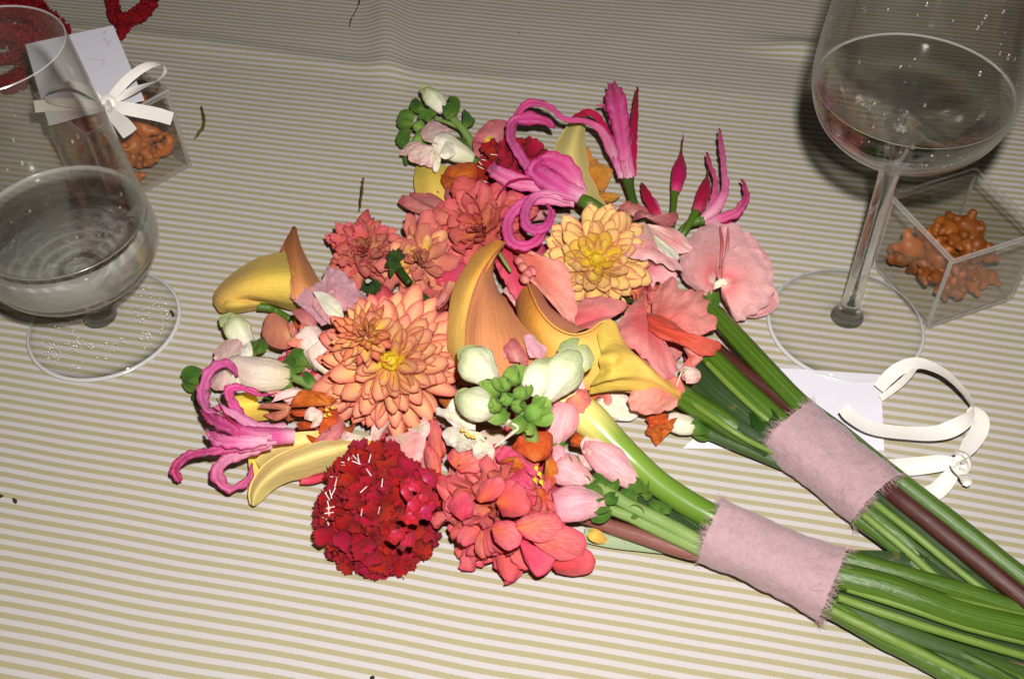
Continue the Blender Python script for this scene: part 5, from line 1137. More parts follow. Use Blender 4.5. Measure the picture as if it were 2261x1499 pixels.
fan('petal', (520, 815, 2.4), [(500, 808, 2.2), (478, 822, 1.8), (465, 845, 1.4), (478, 862, 1.3), (500, 858, 1.6), (520, 845, 2.1)], M_SNAPP, d6, .3, .12, seed=3)
fan('petal', (525, 820, 2.6), [(510, 830, 2.4), (508, 850, 2.0), (522, 858, 2.0), (535, 840, 2.4)], M_SNAPW, d6, .15, .06, seed=4)
bud('bud', [(545, 760, 1.5), (532, 742, 1.8), (518, 722, 1.9), (502, 708, 1.7)], [.45, .58, .72, .55], M_BUDG, d6, n=14, lump=.03)
fan('petal', (515, 722, 2.4), [(486, 722, 1.9), (484, 700, 1.9), (508, 690, 2.1), (530, 702, 2.2), (538, 725, 2.2)], M_BUDG, d6, .25, .06, seed=5)
tube('stem', [(640, 832, 1.7), (670, 842, 1.8), (700, 858, 1.8), (730, 868, 1.5)], [.2, .26, .28, .28], ST_SNAP, d6, n=10)
tube('stem', [(560, 800, 1.3), (600, 805, 1.5), (640, 822, 1.6), (665, 842, 1.7)], [.12, .14, .16, .16], ST_SNAP, d6, n=8)
for (p_, w_) in (([(650, 830, 2.2), (634, 822, 2.4), (620, 828, 2.2)], [.3, .7, .3]), ([(645, 845, 2.1), (628, 848, 2.2), (612, 858, 1.8)], [.3, .6, .2]), ([(560, 788, 2.0), (556, 772, 2.2), (568, 755, 2.0)], [.3, .7, .2]), ([(560, 775, 1.8), (575, 765, 1.9), (580, 748, 1.6)], [.3, .7, .2]),
                 ([(680, 800, 2.3), (660, 790, 2.6), (634, 798, 2.2)], [.4, 1.0, .2]), ([(672, 805, 2.2), (650, 808, 2.4), (630, 790, 2.0)], [.3, .8, .2]), ([(690, 812, 2.0), (670, 782, 2.5), (650, 778, 2.3)], [.3, .7, .2]), ([(600, 810, 1.6), (580, 802, 1.8), (555, 800, 1.6)], [.3, .5, .2]),
                 ([(700, 850, 2.0), (682, 835, 2.2), (672, 820, 2.0)], [.2, .5, .1]), ([(690, 862, 1.9), (670, 868, 2.0), (655, 862, 1.8)], [.2, .5, .1])):
    strip('sepal', p_, w_, M_SEP, d6, cup=.4)
lf = _g('leaf', 430, 850, 1.0, BB)
strip('leaf_blade', [(462, 840, 1.1), (440, 832, 1.3), (418, 826, 1.2), (402, 834, .8)], [.4, .9, .8, .2], M_SEP, lf, cup=.4)
strip('leaf_blade', [(460, 850, 1.0), (438, 848, 1.1), (420, 852, .9), (404, 842, .7)], [.4, .7, .6, .2], M_SEP, lf, cup=.3)
strip('leaf_blade', [(462, 855, 1.0), (448, 868, 1.0), (436, 880, .7), (426, 886, .4)], [.4, .8, .7, .2], M_SEPD, lf, cup=.3)
d7 = _g('snapdragon', 690, 900, 2.4, BB)                       # burnt orange and pink florets under the dahlia
fan('petal', (730, 895, 2.7), [(640, 900, 2.4), (645, 880, 2.6), (665, 862, 2.8), (690, 862, 3.0), (725, 870, 3.0), (745, 885, 2.9)], M_ORANGE, d7, 0.16, .08, wr=.14, pleat=3, pd=.07, seed=1)
fan('petal', (625, 905, 2.4), [(568, 900, 1.9), (580, 892, 2.1), (605, 890, 2.4), (640, 895, 2.5), (638, 915, 2.3), (610, 928, 2.0), (580, 915, 1.8)], M_SNAPO, d7, .3, .08, seed=2)
fan('petal', (735, 900, 2.6), [(640, 905, 2.5), (650, 918, 2.4), (680, 920, 2.4), (710, 910, 2.7)], M_ORANGE, d7, 0.12, .08, wr=.14, pleat=3, pd=.07, seed=3)
fan('petal', (715, 910, 2.7), [(712, 925, 2.7), (705, 955, 2.4), (725, 962, 2.4), (745, 935, 2.6), (745, 900, 2.8)], M_ORANGE, d7, 0.10, .06, wr=.14, pleat=3, pd=.07, seed=4)
fan('petal', (690, 930, 2.7), [(672, 925, 2.7), (675, 905, 2.9), (695, 900, 2.9), (712, 915, 2.9), (705, 938, 2.7), (685, 945, 2.5)], M_SNAPP, d7, .25, .14, seed=5)
fan('petal', (700, 945, 2.4), [(660, 950, 2.3), (655, 935, 2.4), (675, 930, 2.6), (700, 940, 2.7)], M_ORANGE, d7, 0.10, .08, wr=.14, pleat=3, pd=.07, seed=6)
fan('petal', (735, 930, 2.4), [(745, 910, 2.6), (760, 945, 2.4), (745, 970, 2.3), (715, 985, 2.2), (695, 975, 2.2), (705, 962, 2.4), (728, 950, 2.5)], M_SNAPD, d7, .3, .10, seed=7)
fan('petal', (720, 975, 2.1), [(670, 955, 2.3), (700, 985, 2.4), (740, 1000, 2.4), (756, 985, 2.3)], M_ORANGE, d7, 0.08, .08, wr=.14, pleat=3, pd=.07, seed=8)
fan('petal', (665, 870, 2.0), [(600, 888, 2.0), (612, 870, 2.1), (640, 858, 2.2), (668, 862, 2.3), (660, 885, 2.1), (630, 895, 2.0)], M_SNAPP, d7, .2, .10, seed=9)
for q in ((722, 905), (728, 915), (718, 918), (735, 900)): bud('anther', [(q[0] - 4, q[1] - 2, 3.0), (q[0], q[1], 3.1), (q[0] + 5, q[1] + 3, 3.0)], [.06, .1, .06], plain_mat('yellow_throat', C(226, 180, 70), .5, .3, .2), d7, n=6)
d8 = _g('snapdragon', 880, 985, 2.0, BB)
fan('petal', (880, 960, 2.4), [(845, 965, 2.2), (855, 985, 2.2), (890, 1010, 2.3), (920, 1030, 2.2), (935, 1000, 2.4), (940, 960, 2.5), (910, 950, 2.6)], M_BLUSH, d8, .35, .10, seed=1)
fan('petal', (800, 965, 2.3), [(760, 950, 2.4), (752, 975, 2.2), (775, 985, 2.1), (830, 975, 2.0), (835, 955, 2.2)], M_SNAPP, d8, .25, .14, seed=2, pleat=3, pd=.05)
fan('petal', (920, 945, 2.4), [(900, 945, 2.5), (915, 975, 2.4), (942, 965, 2.4), (950, 935, 2.6), (935, 920, 2.7)], M_SNAPP, d8, .25, .08, seed=3)

# ---- front bouquet: the white snapdragon spike seen from its tip
d9 = _g('snapdragon', 1140, 890, 5.0, BB)
for (p_, r_) in (([(1092, 845, 6.0), (1068, 822, 6.4), (1044, 800, 6.5), (1022, 788, 6.2)], [.34, .62, .92, .72]), ([(1085, 905, 5.8), (1058, 896, 6.2), (1034, 888, 6.2), (1014, 884, 5.8)], [.4, .72, .78, .56]),
                 ([(1178, 875, 5.9), (1184, 845, 6.3), (1196, 820, 6.4), (1214, 800, 6.1)], [.42, .68, .74, .54]), ([(1205, 878, 5.6), (1228, 842, 6.1), (1256, 806, 6.3), (1278, 774, 6.1)], [.45, .70, .92, .66])):
    bud('bud', p_, r_, M_BUDG, d9, n=18, nv=26, lump=.05)
for (b_, e_, s_) in (((1048, 805, 6.9), [(1012, 800, 6.4), (1010, 775, 6.4), (1030, 762, 6.6), (1060, 765, 6.8), (1078, 785, 6.9)], 1), ((1030, 890, 6.6), [(1006, 892, 6.1), (1005, 868, 6.2), (1025, 856, 6.4), (1050, 862, 6.6)], 2),
                     ((1262, 800, 6.8), [(1230, 775, 6.6), (1240, 755, 6.5), (1262, 745, 6.4), (1280, 748, 6.3), (1270, 765, 6.6)], 3), ((1275, 800, 6.6), [(1270, 765, 6.6), (1295, 760, 6.3), (1312, 790, 6.0), (1305, 812, 6.0), (1285, 825, 6.2)], 4), ((1205, 825, 6.8), [(1180, 815, 6.5), (1190, 795, 6.5), (1215, 788, 6.4), (1230, 795, 6.5), (1228, 815, 6.7)], 5)):
    fan('petal', b_, e_, M_BUDG, d9, .28, .05, seed=s_)
for (p_, r_) in (([(1098, 872, 6.0), (1078, 856, 6.4), (1058, 840, 6.4)], [.3, .48, .3]), ([(1125, 850, 6.2), (1130, 828, 6.5), (1138, 806, 6.4)], [.3, .46, .3]), ([(1118, 860, 6.4), (1112, 845, 6.7), (1112, 832, 6.7)], [.25, .38, .25]),
                 ([(1098, 905, 6.2), (1090, 890, 6.6), (1085, 878, 6.6)], [.25, .36, .22]), ([(1125, 890, 6.5), (1118, 878, 6.8), (1112, 868, 6.8)], [.22, .34, .2]), ([(1145, 880, 6.5), (1150, 865, 6.8), (1152, 852, 6.7)], [.25, .36, .22]), ([(1142, 905, 6.2), (1145, 892, 6.6), (1148, 882, 6.6)], [.25, .34, .22]), ([(1165, 925, 5.6), (1185, 908, 5.9), (1205, 895, 5.8)], [.3, .5, .3])):
    bud('bud', p_, r_, M_BUDM, d9, n=12, nv=14, lump=.03)
for (p_, w_) in (([(1120, 905, 5.9), (1100, 915, 6.1), (1080, 925, 5.7)], [.4, .9, .3]), ([(1170, 905, 6.0), (1195, 898, 6.2), (1212, 880, 6.0)], [.3, .8, .2]), ([(1175, 915, 5.8), (1200, 920, 6.0), (1222, 918, 5.7)], [.4, .9, .2]), ([(1178, 905, 6.0), (1190, 885, 6.3), (1195, 872, 6.2)], [.3, .6, .1]),
                 ([(1165, 920, 5.6), (1145, 938, 5.7), (1130, 948, 5.3)], [.3, .7, .3]), ([(1150, 930, 5.5), (1170, 945, 5.5), (1160, 955, 5.2)], [.3, .6, .2]), ([(1140, 845, 6.5), (1150, 822, 6.8), (1146, 805, 6.6)], [.3, .6, .2]), ([(1098, 885, 6.5), (1080, 875, 6.7), (1066, 862, 6.5)], [.2, .5, .1]),
                 ([(1110, 862, 6.7), (1098, 848, 7.0), (1092, 832, 6.9)], [.2, .4, .1]), ([(1160, 880, 6.6), (1168, 860, 6.8), (1164, 845, 6.6)], [.2, .4, .1])):
    strip('sepal', p_, w_, M_BUDM, d9, cup=.45)
for (bx, by, tx, ty, z_) in ((1098, 872, 1058, 838, 6.5), (1125, 850, 1138, 804, 6.6), (1118, 860, 1110, 830, 6.8), (1098, 905, 1084, 876, 6.7), (1125, 890, 1111, 866, 6.9), (1145, 880, 1153, 850, 6.8), (1142, 905, 1149, 880, 6.7)):
    ox, oy = (ty - by) * .22, -(tx - bx) * .22
    for k_ in (-1, 1):
        strip('sepal', [(bx, by, z_ - .4), ((bx + tx) / 2 + ox * k_, (by + ty) / 2 + oy * k_, z_ + .12), (tx + ox * k_ * .2, ty + oy * k_ * .2, z_)], [.15, .34, .05], M_SEP if k_ < 0 else M_BUDM, d9, cup=-.35, seed=bx)
tube('stem', [(1138, 870, 6.3), (1150, 905, 5.6), (1165, 940, 4.6), (1180, 985, 3.6)], [.26, .34, .36, .36], ST_SNAP, d9, n=10)
fan('petal', (1135, 945, 5.2), [(1015, 915, 5.1), (1030, 905, 5.4), (1070, 915, 5.6), (1115, 920, 5.7), (1150, 945, 5.3), (1125, 965, 5.1), (1095, 985, 4.7)], M_SNAPW, d9, .4, .06, seed=6)
fan('petal', (1050, 925, 5.0), [(1050, 950, 4.7), (1010, 945, 4.4), (985, 925, 4.4), (962, 908, 4.3), (968, 900, 4.5), (985, 902, 4.7), (995, 885, 5.0), (1015, 880, 5.2), (1035, 895, 5.3)], M_SNAPW, d9, .3, .10, seed=7)
fan('petal', (1062, 955, 4.9), [(1000, 940, 4.5), (980, 950, 4.0), (985, 980, 3.6), (1000, 985, 3.6), (1012, 998, 3.5), (1030, 995, 3.6), (1045, 990, 3.9), (1075, 985, 4.3)], M_SNAPW, d9, .35, .12, seed=8)
fan('petal', (1065, 965, 4.7), [(1045, 985, 4.3), (1045, 1005, 3.8), (1065, 1015, 3.5), (1085, 1018, 3.4), (1092, 1000, 3.7), (1088, 982, 4.2)], M_SNAPW, d9, .2, .08, seed=9)
for q in ((1022, 950), (1032, 958), (1045, 965), (1036, 962)): bud('anther', [(q[0] - 4, q[1] - 2, 5.0), (q[0], q[1], 5.1), (q[0] + 5, q[1] + 3, 5.0)], [.05, .1, .05], plain_mat('yellow_throat', C(226, 180, 70), .5, .3, .2), d9, n=6)
# a small dusty floret behind the spike
d10 = _g('snapdragon', 1140, 775, 5.3, BB)
fan('petal', (1145, 800, 5.9), [(1125, 800, 5.9), (1112, 770, 6.0), (1112, 750, 5.9), (1130, 745, 5.9), (1148, 760, 6.1), (1165, 790, 6.1), (1165, 812, 5.9)], M_SNAPD, d10, .3, .1, seed=1)
fan('petal', (1120, 790, 5.8), [(1095, 800, 5.6), (1090, 775, 5.7), (1100, 762, 5.8), (1118, 765, 6.0), (1128, 780, 6.0)], M_SNAPD, d10, .3, .1, seed=2)
fan('petal', (1185, 790, 5.7), [(1170, 790, 5.8), (1160, 762, 5.8), (1158, 742, 5.6), (1175, 740, 5.6), (1192, 758, 5.6), (1206, 768, 5.4), (1200, 795, 5.5)], M_MAUVE, d10, .25, .08, seed=3)

# ---- front bouquet: pink and orange florets on the right
d11 = _g('snapdragon', 1255, 910, 3.6, BB)
fan('petal', (1270, 870, 4.3), [(1280, 850, 4.3), (1296, 862, 4.2), (1310, 895, 3.9), (1300, 920, 3.7), (1280, 928, 3.6), (1255, 918, 3.8), (1240, 905, 4.0), (1252, 880, 4.3)], M_SNAPO, d11, .35, .06, seed=1)
fan('petal', (1275, 880, 4.0), [(1260, 860, 4.4), (1275, 835, 4.5), (1290, 845, 4.4), (1296, 870, 4.2)], M_SNAPP, d11, .2, .06, seed=2)
tube('flower_tube', [(1222, 990, 2.8), (1230, 960, 3.3), (1240, 930, 3.7), (1250, 905, 3.8)], [.2, .55, .75, .7], M_TUBEP, d11, n=14, lump=.05)
for (p_, w_) in (([(1226, 990, 3.1), (1238, 978, 3.3), (1248, 962, 3.1)], [.2, .4, .1]), ([(1222, 985, 3.2), (1225, 970, 3.4), (1222, 952, 3.3)], [.2, .3, .1])): strip('sepal', p_, w_, M_SEP, d11)
d12 = _g('snapdragon', 1190, 1000, 3.4, BB)
fan('petal', (1180, 1020, 3.9), [(1130, 995, 4.0), (1140, 970, 4.1), (1165, 955, 4.2), (1195, 950, 4.1), (1218, 960, 3.9), (1220, 990, 3.7), (1205, 1015, 3.7)], M_ORANGE, d12, 0.16, .1, wr=.14, pleat=3, pd=.07, seed=1)
fan('petal', (1205, 1020, 3.6), [(1205, 1015, 3.7), (1218, 1010, 3.6), (1232, 1030, 3.2), (1228, 1060, 2.9), (1212, 1085, 2.9), (1200, 1060, 3.3)], M_ORANGE, d12, 0.10, .06, wr=.14, pleat=3, pd=.07, seed=2)
fan('petal', (1190, 1075, 3.3), [(1178, 1075, 3.4), (1180, 1110, 3.2), (1195, 1130, 2.9), (1208, 1110, 2.9), (1205, 1080, 3.2)], M_ORANGE, d12, 0.08, .06, wr=.14, pleat=3, pd=.07, seed=3)
fan('petal', (1150, 1030, 3.9), [(1095, 1020, 3.9), (1100, 995, 4.0), (1120, 985, 4.1), (1150, 1005, 4.2), (1185, 1040, 3.9), (1180, 1075, 3.6), (1150, 1085, 3.7), (1115, 1065, 3.8)], M_HOT, d12, .35, .18, seed=4)
fan('petal', (1135, 1015, 4.3), [(1108, 1025, 4.2), (1112, 1012, 4.3), (1135, 1008, 4.4), (1160, 1018, 4.3), (1150, 1038, 4.2), (1125, 1040, 4.2)], M_ORANGE, d12, 0.08, .16, wr=.14, pleat=3, pd=.07, seed=5)
fan('petal', (1160, 1085, 3.5), [(1120, 1085, 3.6), (1130, 1105, 3.6), (1165, 1118, 3.4), (1185, 1110, 3.3), (1180, 1085, 3.5)], M_HOT, d12, .2, .18, seed=6)
for q in ((1185, 1035), (1192, 1048), (1182, 1060), (1196, 1066)): bud('anther', [(q[0] - 4, q[1] - 6, 4.0), (q[0], q[1], 4.1), (q[0] + 3, q[1] + 8, 4.0)], [.05, .12, .05], M_PEACHI, d12, n=6)
for (px_, py_, rot, z_) in ((1340, 1018, 1, 2.4),):
    d13 = _g('snapdragon', 1330, 1015, 2.2, BB)
    tube('flower_tube', [(1410, 1075, 1.9), (1385, 1050, 2.3), (1352, 1024, 2.6), (1322, 1000, 2.7), (1300, 985, 2.6)], [.35, .62, .85, .75, .5], M_TUBEP, d13, n=16, lump=.06)
    fan('petal', (1335, 1012, 3.2), [(1285, 1000, 2.8), (1282, 975, 2.9), (1300, 958, 3.0), (1325, 968, 3.2), (1345, 985, 3.2), (1348, 1010, 3.2)], M_SNAPP, d13, .35, .1, seed=1)
    fan('petal', (1300, 990, 2.8), [(1262, 985, 2.6), (1258, 968, 2.7), (1275, 955, 2.9), (1300, 960, 3.0)], M_ORANGE, d13, 0.10, .14, wr=.14, pleat=3, pd=.07, seed=2)
    fan('petal', (1345, 1000, 3.2), [(1340, 975, 3.1), (1365, 985, 2.9), (1370, 1002, 2.7), (1358, 1018, 2.9)], M_SNAPD, d13, .2, .12, seed=3)
    fan('petal', (1310, 1012, 2.6), [(1278, 1002, 2.5), (1280, 1035, 2.2), (1300, 1040, 2.2), (1325, 1030, 2.5)], M_SNAPP, d13, .25, .1, seed=4)
    for (p_, w_) in (([(1412, 1090, 2.0), (1404, 1070, 2.5), (1392, 1058, 2.4)], [.4, .7, .15]), ([(1418, 1088, 2.0), (1420, 1068, 2.4), (1414, 1050, 2.3)], [.3, .6, .1]), ([(1408, 1100, 1.9), (1388, 1092, 2.3), (1372, 1080, 2.2)], [.3, .6, .1]), ([(1420, 1098, 1.7), (1428, 1090, 1.9), (1432, 1075, 1.7)], [.3, .5, .1])): strip('sepal', p_, w_, M_SEP, d13, cup=.4)
d14 = _g('snapdragon', 1265, 1090, 2.2, BB)
tube('flower_tube', [(1330, 1115, 2.0), (1295, 1112, 2.3), (1260, 1115, 2.5), (1225, 1122, 2.5)], [.42, .72, .85, .7], M_TUBEP, d14, n=16, lump=.05)
tube('flower_tube', [(1300, 1072, 2.2), (1275, 1055, 2.5), (1250, 1038, 2.7), (1232, 1030, 2.7)], [.4, .62, .8, .6], M_TUBEP, d14, n=16, lump=.05)
fan('petal', (1240, 1035, 3.1), [(1225, 1055, 3.0), (1215, 1020, 3.1), (1225, 985, 3.2), (1240, 975, 3.2), (1248, 1000, 3.2), (1252, 1030, 3.1)], M_TUBEP, d14, .25, .08, seed=1)
fan('petal', (1250, 1128, 2.7), [(1220, 1138, 2.4), (1222, 1110, 2.8), (1240, 1098, 3.0), (1252, 1112, 3.0)], M_SNAPD, d14, .2, .08, seed=2)
for (p_, w_) in (([(1262, 1040, 3.0), (1250, 1020, 3.3), (1248, 1002, 3.2)], [.3, .6, .15]), ([(1266, 1036, 2.9), (1270, 1020, 3.1), (1264, 1005, 3.0)], [.2, .4, .1]), ([(1325, 1095, 2.4), (1308, 1085, 2.7), (1285, 1088, 2.5)], [.4, .8, .15]), ([(1340, 1110, 2.3), (1325, 1118, 2.6), (1300, 1122, 2.4)], [.4, .7, .15]), ([(1342, 1120, 2.1), (1328, 1138, 2.2), (1306, 1148, 1.9)], [.4, .7, .15]),
                 ([(1330, 1080, 2.4), (1320, 1062, 2.7), (1308, 1048, 2.5)], [.4, .7, .15]), ([(1345, 1085, 2.3), (1352, 1068, 2.6), (1345, 1052, 2.4)], [.3, .7, .15]), ([(1300, 1070, 2.6), (1290, 1060, 2.8), (1282, 1072, 2.6)], [.3, .5, .15]), ([(1335, 1100, 2.5), (1350, 1100, 2.7), (1362, 1090, 2.5)], [.3, .6, .15]), ([(1390, 1135, 2.0), (1405, 1128, 2.3), (1412, 1142, 2.1)], [.3, .7, .4]), ([(1465, 1128, 1.9), (1448, 1120, 2.1), (1432, 1116, 2.0)], [.4, .7, .2]), ([(1470, 1135, 1.9), (1470, 1122, 2.1), (1455, 1112, 2.0)], [.3, .5, .2])):
    strip('sepal', p_, w_, M_SEP, d14, cup=.4)
strip('petal', [(1300, 1175, 1.0), (1315, 1182, 1.1), (1338, 1195, .5)], [.3, .6, .2], M_CALY, d14, cup=.4)
# loose petals lying between the two bouquets
lo = _g('loose_petals', 1350, 900, 1.0, BA)
fan('petal', (1310, 905, 1.2), [(1315, 885, 1.3), (1345, 862, 1.4), (1375, 865, 1.2), (1400, 895, .9), (1408, 920, .6), (1380, 930, .6), (1345, 925, .8)], M_SNAPW, lo, .3, .08, seed=1)
fan('petal', (1330, 880, 1.4), [(1308, 870, 1.6), (1325, 862, 1.8), (1345, 866, 1.6), (1352, 885, 1.4), (1340, 900, 1.3)], M_SALM, lo, .2, .08, seed=2)
d15 = _g('snapdragon', 1490, 935, 1.0, BA)                     # withered floret
tube('flower_tube', [(1540, 945, .9), (1515, 940, 1.1), (1492, 934, 1.2), (1475, 932, 1.2)], [.32, .5, .5, .4], M_SNAPW, d15, n=12, lump=.05)
for k, e_ in enumerate(([(1490, 920, 1.4), (1470, 912, 1.4), (1445, 915, 1.1), (1428, 925, .8), (1440, 945, .9), (1480, 945, 1.3)], [(1480, 940, 1.2), (1440, 938, .9), (1425, 955, .6), (1440, 970, .4), (1452, 982, .3), (1462, 965, .6), (1485, 950, 1.1)], [(1495, 922, 1.5), (1475, 928, 1.7), (1455, 945, 1.4), (1470, 955, 1.2), (1492, 945, 1.4)])):
    fan('petal', (1496, 934, 1.4), e_, M_ORANGE, d15, .25, .2, seed=k + 1, wr=.15)
strip('sepal', [(1528, 948, 1.3), (1548, 940, 1.5), (1568, 932, 1.1)], [.5, .9, .3], M_SEP, d15, cup=.4); strip('sepal', [(1530, 950, 1.1), (1552, 958, 1.0), (1572, 950, .8)], [.4, .7, .3], M_SEP, d15, cup=.4)
# ---- small florets pressed flat under the blooms
def under(par, poly, cnt, seed, mats):
    root = empty('under_florets', P(*np.mean(np.array(poly), axis=0), .8), par); rnd = random.Random(seed)
    ms = []
    for i, m in enumerate(mats):
        me = unit_petal('petal', 'wide', cup=.5, curl=.25, tipcurl=-.2, width=.4, ruf=.3, seed=i * 2.3 + seed, nu=9, nv=10); me.materials.append(m); ms.append(me)
    xs = [p[0] for p in poly]; ys = [p[1] for p in poly]
    def inside(x, y):
        c = False
        for (x0, y0), (x1, y1) in zip(poly, poly[1:] + poly[:1]):
            if (y0 > y) != (y1 > y) and x < (x1 - x0) * (y - y0) / (y1 - y0) + x0: c = not c
        return c
    k = 0
    while k < cnt:
        x, y = rnd.uniform(min(xs), max(xs)), rnd.uniform(min(ys), max(ys))
        if not inside(x, y): continue
        k += 1; z = rnd.uniform(.5, 1.7); c = P(x, y, z)
        d = Vector((rnd.gauss(0, 1), rnd.gauss(0, 1), rnd.gauss(0, .25))).normalized(); nn = (Vector((0, -.4, 1)) + Vector((rnd.gauss(0, .4), rnd.gauss(0, .4), 0))).normalized()
        sd = d.cross(nn).normalized(); nn = sd.cross(d); L = rnd.uniform(.013, .022)
        b = c - d * L * .5
        if b.z < .003: b.z = .003
        M = Matrix((sd * L, d * L, nn * L)).transposed().to_4x4(); M.translation = b
        inst('petal', ms[rnd.randrange(len(ms))], M, root)
under(BA, [(790, 600), (770, 530), (900, 530), (960, 450), (1080, 370), (1230, 400), (1330, 480), (1450, 520), (1540, 640), (1550, 760), (1500, 840), (1400, 840), (1250, 760), (1050, 700), (900, 640)], 90, 3, [M_SALM, M_SNAPD, M_HOT, M_SEPD, M_SNAPO, M_PINK, M_REDB])
under(BB, [(660, 680), (780, 640), (900, 650), (1050, 700), (1250, 770), (1300, 870), (1260, 1060), (1230, 1120), (1000, 1080), (930, 1010), (800, 985), (660, 945), (590, 890), (560, 840), (640, 790), (600, 720)], 150, 6, [M_BLUSH, M_SNAPP, M_SNAPD, M_SEPD, M_ORANGE, M_SALM, M_HOT])
# ------------------------------------------------------------------ stems and the linen bands
def stem(par, path, rad, mat, **kw):
    kw.setdefault('n', 22); kw.setdefault('ridges', 8); kw.setdefault('rdepth', .035); kw['lump'] = max(kw.get('lump', 0) * .5, .008); return tube('stem', path, rad, mat, par, nv=14 * len(path), **kw)
def leaf(par, path, w, mat=None, **kw):
    kw.setdefault('cup', .18); return strip('leaf', path, w, mat or LEAF, par, nu=13, nv=14 * len(path), **kw)
# back bouquet
stem(BA, [(1540, 660, 1.6), (1580, 695, 1.8), (1635, 755, 1.9), (1700, 825, 1.9), (1770, 895, 1.8), (1850, 955, 1.6), (1950, 1035, 1.5), (2060, 1120, 1.3), (2170, 1205, 1.1), (2290, 1300, .9)], [.45, .5, .52, .52, .5, .5, .48, .46, .44, .42], ST_GREEN)
leaf(BA, [(1530, 740, 1.0), (1590, 795, 1.0), (1650, 850, .9), (1720, 910, .9)], [.7, .8, .8, .5], LEAFP)
stem(BA, [(1570, 765, 1.3), (1640, 820, 1.35), (1710, 872, 1.35), (1780, 930, 1.3), (1880, 1010, 1.5), (1960, 1080, 2.0), (2060, 1160, 2.0), (2160, 1240, 1.9), (2290, 1345, 1.7)], [.42] * 9, ST_BROWN)
stem(BA, [(1520, 740, 1.9), (1575, 795, 2.0), (1650, 868, 2.1), (1730, 938, 2.0), (1830, 1010, 1.6)], [.5, .54, .55, .55, .5], ST_GREEN)
leaf(BA, [(1530, 790, 1.5), (1570, 850, 1.8), (1630, 900, 1.9), (1690, 945, 1.7), (1770, 990, 1.3)], [.5, 1.0, 1.1, .9, .8])
leaf(BA, [(1500, 862, 1.2), (1560, 900, 1.4), (1620, 945, 1.5), (1700, 995, 1.5)], [.5, .8, .9, .7])
leaf(BA, [(1660, 890, 1.9), (1690, 930, 2.3), (1712, 965, 2.1)], [.5, 1.3, .8], stem_mat('deep_green_stem', C(34, 62, 18), C(50, 84, 28)))
leaf(BA, [(1560, 870, 1.6), (1630, 930, 1.7), (1700, 980, 1.7)], [.25, .3, .25], ST_MID)
stem(BA, [(1470, 850, 1.5), (1520, 885, 1.7), (1585, 924, 1.7), (1645, 960, 1.5), (1705, 988, 1.2), (1760, 1010, 1.1)], [.55, .6, .58, .5, .42, .36], ST_GREEN)
stem(BA, [(1480, 915, .9), (1540, 945, .9), (1610, 976, .9), (1690, 1008, .9), (1750, 1035, .8)], [.3, .32, .3, .3, .26], ST_MID)
for off, w in ((0, .95), (1, .95), (2, .8)):
    leaf(BA, [(1925 - off * 14, 1095 + off * 20, 1.7 - .1 * off), (2010 - off * 12, 1165 + off * 22, 1.6 - .1 * off), (2110 - off * 6, 1250 + off * 22, 1.4), (2290, 1400 + off * 16, 1.1)], [w, w * 1.05, w, w])
stem(BA, [(1890, 1140, 1.3), (1960, 1190, 1.2), (2040, 1265, 1.0), (2120, 1325, .8), (2240, 1400, .5)], [.4, .42, .4, .38, .36], ST_GREEN)
stem(BA, [(1900, 1120, 1.7), (1985, 1185, 1.5), (2060, 1255, 1.2), (2140, 1330, .9), (2250, 1410, .6)], [.3, .32, .32, .3, .3], ST_GREEN, lump=.03)
stem(BA, [(1930, 1140, 1.3), (2020, 1220, 1.1), (2110, 1290, .9), (2200, 1365, .6)], [.28, .3, .3, .3], ST_MID)
# front bouquet
leaf(BB, [(1385, 1040, 1.6), (1440, 1085, 1.6), (1500, 1135, 1.6), (1570, 1190, 1.6)], [.6, 1.1, 1.25, 1.1])
leaf(BB, [(1390, 1080, 1.3), (1450, 1125, 1.4), (1510, 1170, 1.4), (1580, 1215, 1.4)], [.5, .8, .9, .8])
stem(BB, [(1255, 1030, 2.2), (1310, 1065, 2.3), (1380, 1110, 2.2), (1460, 1150, 2.0), (1535, 1190, 1.9), (1600, 1225, 1.6)], [.2, .26, .3, .32, .32, .3], ST_SNAP, lump=.03)
stem(BB, [(1330, 1118, 1.9), (1390, 1140, 1.8), (1450, 1168, 1.7), (1530, 1205, 1.7), (1600, 1240, 1.5)], [.22, .27, .3, .3, .3], ST_SNAP, lump=.03)
stem(BB, [(1285, 1140, .9), (1340, 1160, 1.0), (1420, 1185, 1.1), (1500, 1212, 1.1), (1560, 1228, 1.2)], [.3, .34, .36, .36, .3], ST_ROSE)
leaf(BB, [(1290, 1180, .5), (1350, 1190, .6), (1440, 1205, .6), (1540, 1222, .7)], [.7, .8, .6, .3], LEAFP)
stem(BB, [(1820, 1225, 1.7), (1880, 1240, 1.8), (1960, 1262, 1.8), (2060, 1290, 1.7), (2160, 1318, 1.5), (2300, 1365, 1.2)], [.45, .48, .48, .46, .44, .42], ST_GREEN)
leaf(BB, [(1870, 1228, 1.3), (1980, 1240, 1.4), (2090, 1262, 1.3), (2180, 1300, 1.2), (2300, 1345, 1.0)], [.6, .9, .9, .8, .8], LEAF)
stem(BB, [(1800, 1255, 2.0), (1870, 1276, 2.1), (1950, 1297, 2.1), (2040, 1328, 2.0), (2130, 1358, 1.8), (2290, 1395, 1.5)], [.58, .62, .64, .64, .62, .6], ST_GREEN, n=20)
leaf(BB, [(1820, 1300, 1.5), (1900, 1330, 1.6), (2000, 1362, 1.5), (2120, 1400, 1.3), (2290, 1445, 1.0)], [1.0, 1.15, 1.15, 1.1, 1.0])
leaf(BB, [(1820, 1315, 1.2), (1900, 1355, 1.2), (2010, 1410, 1.1), (2120, 1460, .9), (2240, 1520, .7)], [1.0, 1.1, 1.1, 1.0, 1.0])
